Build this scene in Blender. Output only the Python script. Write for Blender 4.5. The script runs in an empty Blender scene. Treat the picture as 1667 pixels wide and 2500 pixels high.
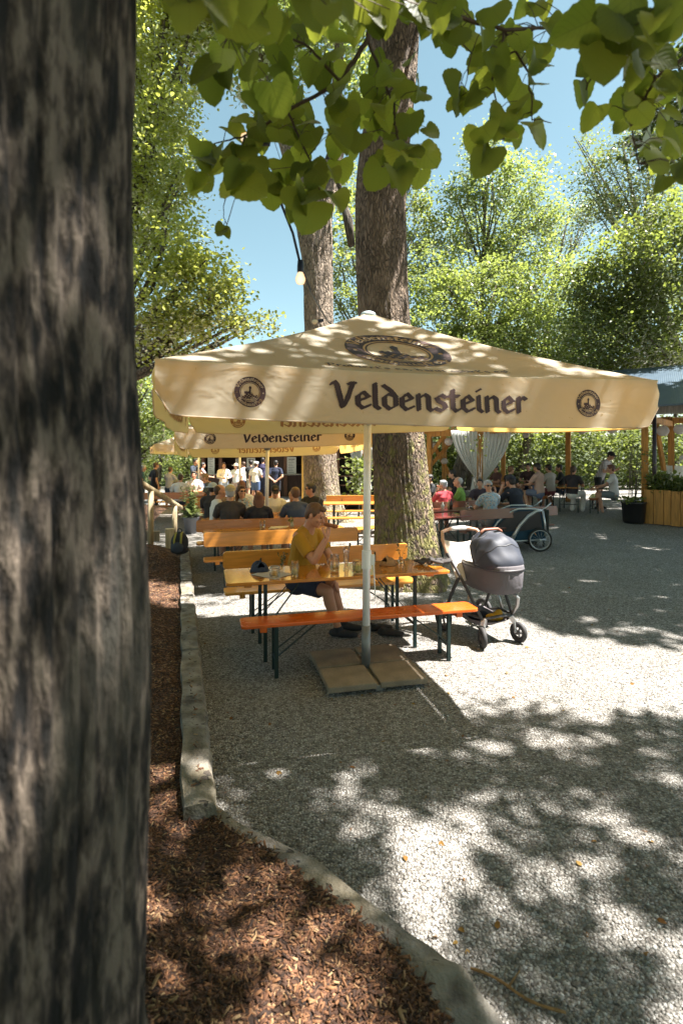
import bpy, math, random
import numpy as np
from mathutils import Vector, Matrix, Euler
random.seed(7)
RNG = np.random.default_rng(11)
R = math.radians
scene = bpy.context.scene
COL = scene.collection

# ------------------------------------------------------------------ camera
F, HZ, CH = 1300.0, 1115.0, 1.9          # focal length and horizon row in photo pixels, eye height
cam_d = bpy.data.cameras.new('camera')
cam = bpy.data.objects.new('camera', cam_d)
COL.objects.link(cam)
cam.location = (0, 0, CH)
cam.rotation_euler = (R(90), 0, 0)
cam_d.sensor_fit = 'VERTICAL'
cam_d.sensor_height = 36.0
cam_d.lens = F / 2500 * 36
cam_d.shift_y = -(1250 - HZ) / 2500
cam_d.clip_start = 0.05
cam_d.clip_end = 600
cam_d.dof.use_dof = True
cam_d.dof.focus_distance = 4.9
cam_d.dof.aperture_fstop = 2.8
scene.camera = cam

def P(x, y, Y):
    return Vector(((x - 833.5) * Y / F, Y, CH - (y - HZ) * Y / F))

def sstep(t):
    t = min(1.0, max(0.0, t))
    return t * t * (3 - 2 * t)

def gz(x, y):
    """height of the gravel"""
    return 0.25 * sstep((y - 11) / 5) * sstep((x - 2.5) / 3)

def G(x, y):
    """photo pixel -> point on the gravel"""
    z = 0.0
    for _ in range(12):
        Y = F * (CH - z) / max(y - HZ, 4)
        z = gz((x - 833.5) * Y / F, Y)
    return Vector(((x - 833.5) * Y / F, Y, z))

# ------------------------------------------------------------------ light
SUN_AZ, SUN_EL = R(-5), R(62)             # azimuth counted from +X towards +Y
SD = Vector((math.cos(SUN_EL) * math.cos(SUN_AZ), math.cos(SUN_EL) * math.sin(SUN_AZ), math.sin(SUN_EL)))
sl = bpy.data.lights.new('sun', 'SUN')
sl.energy = 5.0
sl.angle = R(0.53)
sl.color = (1.0, 0.955, 0.89)
so = bpy.data.objects.new('sun', sl)
COL.objects.link(so)
so.rotation_euler = SD.to_track_quat('Z', 'Y').to_euler()
so.location = (20, 0, 40)
w = bpy.data.worlds.new('World')
scene.world = w
w.use_nodes = True
nt = w.node_tree
nt.nodes.clear()
sky = nt.nodes.new('ShaderNodeTexSky')
sky.sky_type = 'NISHITA'
sky.sun_disc = False
sky.sun_elevation = SUN_EL
sky.sun_rotation = R(90) - SUN_AZ
sky.air_density = 1.0
sky.dust_density = 0.6
sky.ozone_density = 1.0
hs = nt.nodes.new('ShaderNodeHueSaturation')
hs.inputs['Hue'].default_value = 0.455
hs.inputs['Saturation'].default_value = 0.82
bg = nt.nodes.new('ShaderNodeBackground')
bg.inputs['Strength'].default_value = 0.044
wo = nt.nodes.new('ShaderNodeOutputWorld')
nt.links.new(sky.outputs[0], hs.inputs['Color'])
nt.links.new(hs.outputs[0], bg.inputs[0])
nt.links.new(bg.outputs[0], wo.inputs[0])
vs = scene.view_settings
vs.view_transform = 'Standard'
vs.look = 'None'
vs.exposure = 2.3
vs.gamma = 1.0
cy = scene.cycles
cy.max_bounces = 7
cy.diffuse_bounces = 3
cy.glossy_bounces = 3
cy.transmission_bounces = 6
cy.transparent_max_bounces = 8
cy.sample_clamp_indirect = 6.0
cy.use_denoising = True

# ------------------------------------------------------------------ materials
MATS = {}
class NT:
    def __init__(s, name):
        s.m = bpy.data.materials.new(name)
        s.m.use_nodes = True
        s.t = s.m.node_tree
        s.t.nodes.clear()
        s.out = s.t.nodes.new('ShaderNodeOutputMaterial')
    def n(s, typ, ins=None, **kw):
        nd = s.t.nodes.new(typ)
        for k, v in kw.items():
            setattr(nd, k, v)
        for k, v in (ins or {}).items():
            if hasattr(v, 'is_output') or isinstance(v, bpy.types.NodeSocket):
                s.t.links.new(v, nd.inputs[k])
            else:
                nd.inputs[k].default_value = v
        return nd
    def coord(s, kind='Object', scale=(1, 1, 1), rot=(0, 0, 0)):
        c = s.n('ShaderNodeTexCoord')
        return s.n('ShaderNodeMapping', {'Vector': c.outputs[kind], 'Scale': scale, 'Rotation': rot}).outputs[0]
    def ramp(s, fac, stops, interp='LINEAR'):
        r = s.n('ShaderNodeValToRGB', {'Fac': fac})
        r.color_ramp.interpolation = interp
        e = r.color_ramp.elements
        while len(e) < len(stops):
            e.new(0.5)
        for i, (p, c) in enumerate(stops):
            e[i].position = p
            e[i].color = (*c, 1) if len(c) == 3 else c
        return r.outputs[0]
    def mix(s, fac, a, b, mode='MIX'):
        nd = s.t.nodes.new('ShaderNodeMix')
        nd.data_type = 'RGBA'
        nd.blend_type = mode
        for idx, v in ((0, fac), (6, a), (7, b)):
            if isinstance(v, bpy.types.NodeSocket):
                s.t.links.new(v, nd.inputs[idx])
            else:
                nd.inputs[idx].default_value = (*v, 1) if isinstance(v, tuple) and len(v) == 3 else v
        return nd.outputs[2]
    def math(s, op, a, b=0.0, c=0.0):
        nd = s.t.nodes.new('ShaderNodeMath')
        nd.operation = op
        for i, v in enumerate((a, b, c)):
            if isinstance(v, bpy.types.NodeSocket):
                s.t.links.new(v, nd.inputs[i])
            else:
                nd.inputs[i].default_value = v
        return nd.outputs[0]
    def bump(s, h, strength=0.5, dist=0.01, normal=None):
        ins = {'Height': h, 'Strength': strength, 'Distance': dist}
        if normal:
            ins['Normal'] = normal
        return s.n('ShaderNodeBump', ins).outputs[0]
    def bsdf(s, col, rough=0.6, normal=None, **kw):
        ins = {'Base Color': (*col, 1) if isinstance(col, tuple) else col, 'Roughness': rough}
        if normal is not None:
            ins['Normal'] = normal
        ins.update({k.replace('_', ' '): v for k, v in kw.items()})
        return s.n('ShaderNodeBsdfPrincipled', ins)
    def done(s, sh):
        s.t.links.new(sh.outputs[0], s.out.inputs[0])
        return s.m

def cached(fn):
    def g(*a, **k):
        key = (fn.__name__, a, tuple(sorted(k.items())))
        if key not in MATS:
            MATS[key] = fn(*a, **k)
        return MATS[key]
    return g

@cached
def m_plain(col, rough=0.5, metal=0.0, var=0.12, scale=30.0, bump=0.1, name='painted'):
    t = NT(name)
    v = t.coord('Object')
    nz = t.n('ShaderNodeTexNoise', {'Vector': v, 'Scale': scale, 'Detail': 4.0}).outputs[0]
    c = t.mix(nz, tuple(x * (1 - var) for x in col), tuple(min(1, x * (1 + var)) for x in col))
    b = t.bump(nz, bump, 0.003)
    return t.done(t.bsdf(c, rough, b, Metallic=metal))

@cached
def m_cloth(col, name='cloth', pattern=None):
    t = NT(name)
    v = t.coord('Object')
    nz = t.n('ShaderNodeTexNoise', {'Vector': v, 'Scale': 7.0, 'Detail': 3.0, 'Distortion': 1.2}).outputs[0]
    fine = t.n('ShaderNodeTexNoise', {'Vector': v, 'Scale': 160.0, 'Detail': 2.0}).outputs[0]
    c = t.mix(fine, tuple(x * 0.86 for x in col), tuple(min(1, x * 1.12) for x in col))
    if pattern == 'floral':
        vo = t.n('ShaderNodeTexNoise', {'Vector': v, 'Scale': 22.0, 'Detail': 3.0}).outputs[0]
        c = t.mix(t.ramp(vo, [(0.42, (0, 0, 0)), (0.56, (1, 1, 1))]), (0.5, 0.42, 0.36), (0.28, 0.42, 0.52))
        v2 = t.n('ShaderNodeTexNoise', {'Vector': v, 'Scale': 34.0, 'Detail': 2.0}).outputs[0]
        c = t.mix(t.ramp(v2, [(0.58, (0, 0, 0)), (0.63, (1, 1, 1))]), c, (0.12, 0.11, 0.13))
    if pattern == 'plaid':
        wv = t.n('ShaderNodeTexWave', {'Vector': v, 'Scale': 9.0}, bands_direction='Z').outputs[1]
        w2 = t.n('ShaderNodeTexWave', {'Vector': v, 'Scale': 9.0}, bands_direction='X').outputs[1]
        k = t.math('MULTIPLY', t.math('ADD', wv, w2), 0.5)
        c = t.mix(k, tuple(x * 0.4 for x in col), (0.75, 0.7, 0.72))
    b = t.bump(nz, 0.55, 0.02)
    b = t.bump(fine, 0.15, 0.002, b)
    return t.done(t.bsdf(c, 0.85, b))

@cached
def m_skin(col=(0.52, 0.29, 0.19)):
    t = NT('skin')
    v = t.coord('Object')
    nz = t.n('ShaderNodeTexNoise', {'Vector': v, 'Scale': 14.0, 'Detail': 4.0}).outputs[0]
    c = t.mix(nz, tuple(x * 0.85 for x in col), (min(1, col[0] * 1.12), col[1] * 1.04, col[2] * 1.0))
    f = t.n('ShaderNodeTexNoise', {'Vector': v, 'Scale': 220.0}).outputs[0]
    return t.done(t.bsdf(c, 0.48, t.bump(f, 0.12, 0.001), Subsurface_Weight=0.08))

@cached
def m_hair(col):
    t = NT('hair')
    v = t.coord('Object', (60, 60, 9))
    nz = t.n('ShaderNodeTexNoise', {'Vector': v, 'Scale': 3.0, 'Detail': 4.0}).outputs[0]
    c = t.mix(nz, tuple(x * 0.5 for x in col), tuple(min(1, x * 1.5) for x in col))
    return t.done(t.bsdf(c, 0.5, t.bump(nz, 0.8, 0.006)))

@cached
def m_wood(col, rough=0.25, name='lacquered_wood', grain=1.0, coat=0.3):
    t = NT(name)
    v = t.coord('Object', (1.6, 16, 16))
    nz = t.n('ShaderNodeTexNoise', {'Vector': v, 'Scale': 2.2 * grain, 'Detail': 6.0, 'Distortion': 0.8}).outputs[0]
    k = t.ramp(nz, [(0.25, tuple(x * 0.8 for x in col)), (0.55, col), (0.8, tuple(min(1, x * 1.12) for x in col))])
    big = t.n('ShaderNodeTexNoise', {'Vector': t.coord('Object', (2, 5, 5)), 'Scale': 1.7, 'Detail': 5.0}).outputs[0]
    c = t.mix(t.ramp(big, [(0.55, (0, 0, 0)), (0.8, (0.4, 0.4, 0.4))]), k, tuple(x * 0.6 for x in col))
    rr = t.math('ADD', t.math('MULTIPLY', big, 0.14), rough - 0.06)
    return t.done(t.bsdf(c, rr, t.bump(nz, 0.12, 0.002), Coat_Weight=coat, Coat_Roughness=0.12))

@cached
def m_timber(col, name='timber'):
    t = NT(name)
    v = t.coord('Object', (14, 14, 1.2))
    nz = t.n('ShaderNodeTexNoise', {'Vector': v, 'Scale': 2.0, 'Detail': 6.0, 'Distortion': 0.6}).outputs[0]
    c = t.ramp(nz, [(0.3, tuple(x * 0.55 for x in col)), (0.6, col), (0.85, tuple(min(1, x * 1.3) for x in col))])
    return t.done(t.bsdf(c, 0.7, t.bump(nz, 0.35, 0.005)))

@cached
def m_bark(dark=(0.035, 0.025, 0.018), light=(0.17, 0.13, 0.1), scale=1.0, moss=0.0, zs=0.16, name='bark', stretch_bump=0.9):
    t = NT(name)
    v = t.coord('Object', (1, 1, zs))
    ds = t.n('ShaderNodeTexNoise', {'Vector': v, 'Scale': 5.0 * scale, 'Detail': 3.0})
    dv = t.mix(0.16, v, ds.outputs[1])
    vor = t.n('ShaderNodeTexVoronoi', {'Vector': dv, 'Scale': 17.0 * scale}, feature='DISTANCE_TO_EDGE').outputs[0]
    nz = t.n('ShaderNodeTexNoise', {'Vector': v, 'Scale': 42.0 * scale, 'Detail': 6.0}).outputs[0]
    h = t.math('ADD', t.ramp(vor, [(0.0, (0, 0, 0)), (0.28, (1, 1, 1))]), t.math('MULTIPLY', nz, 0.5))
    big = t.n('ShaderNodeTexNoise', {'Vector': t.coord('Object'), 'Scale': 3.0, 'Detail': 4.0}).outputs[0]
    c = t.ramp(h, [(0.15, dark), (0.75, tuple((a + b) / 2 for a, b in zip(dark, light))), (1.0, light)])
    c = t.mix(t.ramp(big, [(0.4, (0, 0, 0)), (0.7, (0.6, 0.6, 0.6))]), c, tuple(x * 1.25 for x in light))
    if moss:
        mn = t.n('ShaderNodeTexNoise', {'Vector': t.coord('Object'), 'Scale': 9.0, 'Detail': 6.0}).outputs[0]
        sx = t.n('ShaderNodeSeparateXYZ', {'Vector': t.coord('Object')}).outputs[2]
        hgt = t.math('SUBTRACT', 0.66, t.math('MULTIPLY', sx, 0.07))
        k = t.math('MULTIPLY', t.ramp(t.math('ADD', mn, t.math('SUBTRACT', hgt, 0.55)), [(0.5, (0, 0, 0)), (0.6, (1, 1, 1))]), moss)
        c = t.mix(k, c, (0.2, 0.19, 0.045))
    return t.done(t.bsdf(c, 0.9, t.bump(h, stretch_bump, 0.035)))

@cached
def m_old_bark():
    t = NT('old_bark')
    v = t.coord('Object', (1, 1, .26))
    ds = t.n('ShaderNodeTexNoise', {'Vector': t.coord('Object', (1, 1, .5)), 'Scale': 6.0, 'Detail': 3.0}).outputs[1]
    dv = t.mix(0.035, v, ds, 'ADD')
    n1 = t.n('ShaderNodeTexNoise', {'Vector': dv, 'Scale': 44.0, 'Detail': 6.0, 'Roughness': 0.6}).outputs[0]
    n2 = t.n('ShaderNodeTexNoise', {'Vector': t.coord('Object', (1, 1, .3)), 'Scale': 34.0, 'Detail': 5.0}).outputs[0]
    n3 = t.n('ShaderNodeTexNoise', {'Vector': t.coord('Object', (1, 1, .4)), 'Scale': 7.0, 'Detail': 4.0}).outputs[0]
    h = t.math('ADD', t.math('MULTIPLY', n1, 0.7), t.math('MULTIPLY', n2, 0.3))
    c = t.ramp(h, [(0.43, (0.004, 0.003, 0.002)), (0.5, (0.05, 0.036, 0.026)), (0.58, (0.17, 0.132, 0.10))])
    c = t.mix(t.ramp(n3, [(0.52, (0, 0, 0)), (0.7, (0.45, 0.45, 0.45))]), c, (0.085, 0.076, 0.056))
    return t.done(t.bsdf(c, 0.92, t.bump(h, 1.0, 0.045)))

@cached
def m_leaf(c1, c2, tr, trans=0.5, gloss=0.45, veins=False, name='leaf'):
    t = NT(name)
    at = t.n('ShaderNodeAttribute', attribute_name='tint').outputs['Fac']
    c = t.mix(at, c1, c2)
    lo_, hi_ = (0.45, 1.25) if veins else (0.75, 1.2)
    tc = t.mix(at, tuple(x * lo_ for x in tr), tuple(min(1, x * hi_) for x in tr))
    nrm = None
    if veins:
        uv = t.n('ShaderNodeUVMap', uv_map='uv').outputs[0]
        s = t.n('ShaderNodeSeparateXYZ', {'Vector': uv})
        au = t.math('ABSOLUTE', s.outputs[0])
        d = t.math('SUBTRACT', s.outputs[1], t.math('MULTIPLY', au, 0.42))
        fr = t.math('ABSOLUTE', t.math('SUBTRACT', t.math('FRACT', t.math('MULTIPLY', d, 7.0)), 0.5))
        side = t.math('LESS_THAN', fr, 0.045)
        mid = t.math('LESS_THAN', au, 0.03)
        vein = t.math('MAXIMUM', side, mid)
        c = t.mix(t.math('MULTIPLY', vein, 0.5), c, tuple(min(1, x * 2.2) for x in c2))
        tc = t.mix(t.math('MULTIPLY', vein, 0.5), tc, tuple(x * 0.45 for x in tr))
        nrm = t.bump(fr, 0.4, 0.004)
    ins = {'Color': c, 'Roughness': 1.0}
    d = t.n('ShaderNodeBsdfDiffuse', {'Color': c} | ({'Normal': nrm} if nrm else {}))
    tl = t.n('ShaderNodeBsdfTranslucent', {'Color': tc})
    mx = t.n('ShaderNodeMixShader', {0: trans, 1: d.outputs[0], 2: tl.outputs[0]})
    gl = t.n('ShaderNodeBsdfGlossy', {'Color': (1, 1, 1, 1), 'Roughness': gloss} | ({'Normal': nrm} if nrm else {}))
    fz = t.n('ShaderNodeFresnel', {'IOR': 1.35})
    mx2 = t.n('ShaderNodeMixShader', {0: t.math('MULTIPLY', fz.outputs[0], 0.4), 1: mx.outputs[0], 2: gl.outputs[0]})
    return t.done(mx2)

@cached
def m_fabric(col=(0.68, 0.63, 0.51), tr=(0.92, 0.61, 0.16), trans=0.48, name='parasol_cloth'):
    t = NT(name)
    v = t.coord('Object')
    nz = t.n('ShaderNodeTexNoise', {'Vector': v, 'Scale': 3.0, 'Detail': 5.0}).outputs[0]
    sp = t.n('ShaderNodeTexNoise', {'Vector': v, 'Scale': 30.0, 'Detail': 2.0}).outputs[0]
    c = t.mix(nz, tuple(x * 0.86 for x in col), col)
    c = t.mix(t.ramp(sp, [(0.72, (0, 0, 0)), (0.76, (0.75, 0.75, 0.75))]), c, (0.16, 0.12, 0.08))
    wr = t.n('ShaderNodeTexNoise', {'Vector': t.coord('Object', (1, 1, 2)), 'Scale': 2.6, 'Detail': 2.0, 'Distortion': 1.5}).outputs[0]
    b = t.bump(wr, 0.35, 0.03)
    d = t.n('ShaderNodeBsdfDiffuse', {'Color': c, 'Normal': b})
    tl = t.n('ShaderNodeBsdfTranslucent', {'Color': t.mix(nz, tuple(x * 0.9 for x in tr), tr), 'Normal': b})
    return t.done(t.n('ShaderNodeMixShader', {0: trans, 1: d.outputs[0], 2: tl.outputs[0]}))

@cached
def m_glass(col=(1, 1, 1), rough=0.02):
    t = NT('glass')
    nz = t.n('ShaderNodeTexNoise', {'Vector': t.coord('Object'), 'Scale': 40.0}).outputs[0]
    g = t.n('ShaderNodeBsdfGlass', {'Color': (*col, 1), 'Roughness': rough, 'IOR': 1.45, 'Normal': t.bump(nz, 0.1, 0.002)})
    tr = t.n('ShaderNodeBsdfTransparent', {'Color': (*[0.93 * c for c in col], 1)})
    return t.done(t.n('ShaderNodeMixShader', {0: 0.5, 1: g.outputs[0], 2: tr.outputs[0]}))

@cached
def m_emit(col, st):
    t = NT('lamp_glow')
    v = t.n('ShaderNodeLayerWeight', {'Blend': 0.4}).outputs[1]
    c = t.mix(v, (1.0, 0.86, 0.6), col)
    return t.done(t.n('ShaderNodeEmission', {'Color': c, 'Strength': st}))

def m_gravel():
    t = NT('gravel')
    v = t.coord('Object')
    wob = t.n('ShaderNodeTexNoise', {'Vector': v, 'Scale': 40.0, 'Detail': 2.0}).outputs[1]
    v1 = t.mix(0.012, v, wob, 'ADD')
    a = t.n('ShaderNodeTexVoronoi', {'Vector': v1, 'Scale': 62.0})
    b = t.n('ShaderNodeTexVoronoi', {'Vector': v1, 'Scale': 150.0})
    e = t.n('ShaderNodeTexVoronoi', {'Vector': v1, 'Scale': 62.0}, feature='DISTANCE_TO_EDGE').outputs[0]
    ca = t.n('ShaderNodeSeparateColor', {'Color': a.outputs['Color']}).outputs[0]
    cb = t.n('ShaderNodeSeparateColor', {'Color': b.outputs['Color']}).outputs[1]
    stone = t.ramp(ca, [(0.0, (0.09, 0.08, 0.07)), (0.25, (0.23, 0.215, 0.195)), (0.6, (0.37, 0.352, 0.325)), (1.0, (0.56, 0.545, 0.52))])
    grit_shade = t.ramp(cb, [(0.0, (0.06, 0.05, 0.042)), (1.0, (0.24, 0.22, 0.19))])
    c = t.mix(t.ramp(e, [(0.0, (0.0, 0.0, 0.0)), (0.16, (1, 1, 1))]), grit_shade, stone)  # gaps between stones darkened in the colour: grit plus painted crevice shade
    big = t.n('ShaderNodeTexNoise', {'Vector': v, 'Scale': 0.9, 'Detail': 5.0}).outputs[0]
    c = t.mix(t.ramp(big, [(0.4, (0, 0, 0)), (0.75, (0.4, 0.4, 0.4))]), c, (0.16, 0.14, 0.115))
    lit = t.n('ShaderNodeTexNoise', {'Vector': v, 'Scale': 16.0, 'Detail': 1.0}).outputs[0]
    c = t.mix(t.ramp(lit, [(0.74, (0, 0, 0)), (0.77, (0.8, 0.8, 0.8))]), c, (0.2, 0.1, 0.04))
    h = t.math('SUBTRACT', 1.0, a.outputs['Distance'])
    hh = t.math('ADD', h, t.math('MULTIPLY', ca, 0.7))
    n1 = t.bump(hh, 1.0, 0.022)
    n1 = t.bump(b.outputs['Distance'], 0.5, 0.006, n1)
    return t.done(t.bsdf(c, 0.9, n1))

def m_mulch():
    t = NT('bark_mulch')
    v = t.coord('Object')
    d = t.n('ShaderNodeTexNoise', {'Vector': v, 'Scale': 14.0, 'Detail': 2.0}).outputs[1]
    v1 = t.mix(0.09, v, d, 'ADD')
    a = t.n('ShaderNodeTexVoronoi', {'Vector': t.n('ShaderNodeMapping', {'Vector': v1, 'Scale': (34, 80, 34), 'Rotation': (0, 0, 0.6)}).outputs[0], 'Scale': 1.0})
    ca = t.n('ShaderNodeSeparateColor', {'Color': a.outputs['Color']}).outputs[0]
    c = t.ramp(ca, [(0.0, (0.02, 0.01, 0.006)), (0.45, (0.08, 0.036, 0.018)), (0.8, (0.17, 0.075, 0.035)), (1.0, (0.36, 0.21, 0.11))])
    h = t.math('ADD', ca, a.outputs['Distance'])
    return t.done(t.bsdf(c, 0.85, t.bump(h, 1.0, 0.025)))

# ------------------------------------------------------------------ mesh helpers
class MB:
    def __init__(s):
        s.v, s.f, s.mi = [], [], []
        s.cur = 0
    def add(s, vs, fs):
        o = len(s.v)
        s.v.extend([tuple(q) for q in vs])
        s.f.extend([tuple(i + o for i in f) for f in fs])
        s.mi.extend([s.cur] * len(fs))
        return s
    def box(s, c, size, rz=0.0, M=None):
        hx, hy, hz = size[0] / 2, size[1] / 2, size[2] / 2
        vs = [Vector((x, y, z)) for x in (-hx, hx) for y in (-hy, hy) for z in (-hz, hz)]
        m = M if M is not None else Matrix.Rotation(rz, 3, 'Z')
        vs = [m @ q + Vector(c) for q in vs]
        return s.add(vs, [(0, 1, 3, 2), (4, 6, 7, 5), (0, 4, 5, 1), (2, 3, 7, 6), (0, 2, 6, 4), (1, 5, 7, 3)])
    def beam(s, a, b, w, h, up=(0, 0, 1)):
        a, b = Vector(a), Vector(b)
        d = (b - a)
        L = d.length
        x = d.normalized()
        u = Vector(up)
        if abs(x.dot(u)) > 0.98:
            u = Vector((0, 1, 0))
        y = u.cross(x).normalized()
        z = x.cross(y)
        return s.box((a + b) / 2, (L, w, h), M=Matrix((x, y, z)).transposed())
    def tube(s, pts, rad, n=10, side=None, round_ends=False):
        pts = [Vector(p) for p in pts]
        k = len(pts)
        rad = rad if isinstance(rad, (list, tuple)) else [rad] * k
        rad = [(r, r) if not isinstance(r, (tuple, list)) else r for r in rad]
        T = []
        for i in range(k):
            d = pts[min(i + 1, k - 1)] - pts[max(i - 1, 0)]
            T.append(d.normalized() if d.length > 1e-9 else Vector((0, 0, 1)))
        if side is None:
            side = Vector((1, 0, 0)) if abs(T[0].x) < 0.8 else Vector((0, 1, 0))
        S = Vector(side)
        rings = []
        rr = list(zip(pts, rad, T))
        if round_ends:
            p, r, t = rr[0]
            q, e, u = rr[-1]
            m0, m1 = min(r), min(e)
            rr = [(p - t * m0 * 0.97, (r[0] * .26, r[1] * .26), t), (p - t * m0 * .72, (r[0] * .7, r[1] * .7), t)] + rr + \
                 [(q + u * m1 * .72, (e[0] * .7, e[1] * .7), u), (q + u * m1 * .97, (e[0] * .26, e[1] * .26), u)]
        for p, r, t in rr:
            x = (S - t * S.dot(t))
            x = x.normalized() if x.length > 1e-6 else t.orthogonal().normalized()
            y = t.cross(x)
            S = x
            rings.append([p + x * (r[0] * math.cos(2 * math.pi * j / n)) + y * (r[1] * math.sin(2 * math.pi * j / n)) for j in range(n)])
        vs = [q for rg in rings for q in rg]
        fs = []
        for i in range(len(rings) - 1):
            for j in range(n):
                fs.append((i * n + j, i * n + (j + 1) % n, (i + 1) * n + (j + 1) % n, (i + 1) * n + j))
        fs.append(tuple(reversed(range(n))))
        fs.append(tuple((len(rings) - 1) * n + j for j in range(n)))
        return s.add(vs, fs)
    def ell(s, c, r, M=None, nu=14, nv=9):
        c = Vector(c)
        vs, fs = [], []
        for i in range(1, nv):
            a = math.pi * i / nv
            for j in range(nu):
                b = 2 * math.pi * j / nu
                q = Vector((r[0] * math.sin(a) * math.cos(b), r[1] * math.sin(a) * math.sin(b), r[2] * math.cos(a)))
                vs.append((M @ q if M else q) + c)
        t = Vector((0, 0, r[2]))
        t = M @ t if M else t
        vs += [c + t, c - t]
        N = len(vs)
        for i in range(nv - 2):
            for j in range(nu):
                fs.append((i * nu + j, (i + 1) * nu + j, (i + 1) * nu + (j + 1) % nu, i * nu + (j + 1) % nu))
        for j in range(nu):
            fs.append((N - 2, j, (j + 1) % nu))
            fs.append((N - 1, (nv - 2) * nu + (j + 1) % nu, (nv - 2) * nu + j))
        return s.add(vs, fs)
    def lathe(s, c, prof, n=24, M=None):
        c = Vector(c)
        vs, fs = [], []
        for r, z in prof:
            for j in range(n):
                a = 2 * math.pi * j / n
                q = Vector((r * math.cos(a), r * math.sin(a), z))
                vs.append((M @ q if M else q) + c)
        for i in range(len(prof) - 1):
            for j in range(n):
                fs.append((i * n + j, i * n + (j + 1) % n, (i + 1) * n + (j + 1) % n, (i + 1) * n + j))
        return s.add(vs, fs)
    def torus(s, c, Rr, r, M=None, n=28, m=8):
        c = Vector(c)
        vs, fs = [], []
        for i in range(n):
            a = 2 * math.pi * i / n
            for j in range(m):
                b = 2 * math.pi * j / m
                q = Vector(((Rr + r * math.cos(b)) * math.cos(a), (Rr + r * math.cos(b)) * math.sin(a), r * math.sin(b)))
                vs.append((M @ q if M else q) + c)
        for i in range(n):
            for j in range(m):
                fs.append((i * m + j, ((i + 1) % n) * m + j, ((i + 1) % n) * m + (j + 1) % m, i * m + (j + 1) % m))
        return s.add(vs, fs)
    def grid(s, fn, nu, nv):
        vs = [fn(i / nu, j / nv) for j in range(nv + 1) for i in range(nu + 1)]
        fs = [(j * (nu + 1) + i, j * (nu + 1) + i + 1, (j + 1) * (nu + 1) + i + 1, (j + 1) * (nu + 1) + i) for j in range(nv) for i in range(nu)]
        return s.add(vs, fs)
    def build(s, name, mats, parent=None, smooth=False, bevel=0.0, solid=0.0, loc=None):
        me = bpy.data.meshes.new(name)
        vs = s.v
        if loc is not None:
            L = Vector(loc)
            vs = [tuple(Vector(q) - L) for q in vs]
        me.from_pydata(vs, [], s.f)
        mats = mats if isinstance(mats, (list, tuple)) else [mats]
        for m in mats:
            me.materials.append(m)
        if len(mats) > 1:
            me.polygons.foreach_set('material_index', s.mi)
        if smooth:
            me.polygons.foreach_set('use_smooth', [True] * len(me.polygons))
        me.update()
        o = bpy.data.objects.new(name, me)
        COL.objects.link(o)
        if loc is not None:
            o.location = loc
        if solid:
            md = o.modifiers.new('solid', 'SOLIDIFY')
            md.thickness = solid
            md.offset = 0
        if bevel:
            md = o.modifiers.new('bevel', 'BEVEL')
            md.width = bevel
            md.segments = 2
            md.limit_method = 'ANGLE'
        if parent:
            adopt(o, parent)
        return o

def adopt(o, parent):
    o.parent = parent
    # parents are only translated / turned: keep the child's own matrix in parent space
    pm = parent_matrix(parent)
    o.matrix_parent_inverse = pm.inverted()
    return o

def parent_matrix(p):
    m = Matrix.LocRotScale(p.location, p.rotation_euler, p.scale)
    if p.parent:
        m = parent_matrix(p.parent) @ p.matrix_parent_inverse @ m
    return m

def tag(o, label=None, cat=None, group=None, kind=None):
    if label: o['label'] = label
    if cat: o['category'] = cat
    if group: o['group'] = group
    if kind: o['kind'] = kind
    return o

def empty(name, loc, label, cat, group=None, rz=0.0):
    o = bpy.data.objects.new(name, None)
    COL.objects.link(o)
    o.empty_display_size = 0.1
    o.location = loc
    o.rotation_euler = (0, 0, rz)
    return tag(o, label, cat, group)

# ---- voxel-joined bodies, finished in one batch at the end
PENDING = []
def blob(name, mb, voxel, mats, parent, smooth_it=4, raw=None):
    o = mb.build(name, mats, None, smooth=True)
    md = o.modifiers.new('r', 'REMESH')
    md.mode = 'VOXEL'
    md.voxel_size = voxel
    if smooth_it:
        sm = o.modifiers.new('s', 'SMOOTH')
        sm.iterations = smooth_it
        sm.factor = 0.5
    if parent:
        adopt(o, parent)
    PENDING.append((o, raw))
    return o

def finish_blobs():
    bpy.context.view_layer.update()
    dg = bpy.context.evaluated_depsgraph_get()
    for o, raw in PENDING:
        me = bpy.data.meshes.new_from_object(o.evaluated_get(dg))
        if raw and raw.v:
            n = len(me.vertices)
            v0 = np.empty(n * 3)
            me.vertices.foreach_get('co', v0)
            vs = [tuple(q) for q in v0.reshape(-1, 3)] + raw.v
            fs = [tuple(p.vertices) for p in me.polygons]
            nf = len(fs)
            fs += [tuple(i + n for i in f) for f in raw.f]
            m2 = bpy.data.meshes.new(o.name)
            m2.from_pydata(vs, [], fs)
            for m in o.data.materials:
                m2.materials.append(m)
            m2.polygons.foreach_set('material_index', [0] * nf + raw.mi)
            me = m2
        me.polygons.foreach_set('use_smooth', [True] * len(me.polygons))
        me.update()
        o.modifiers.clear()
        o.data = me

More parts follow.
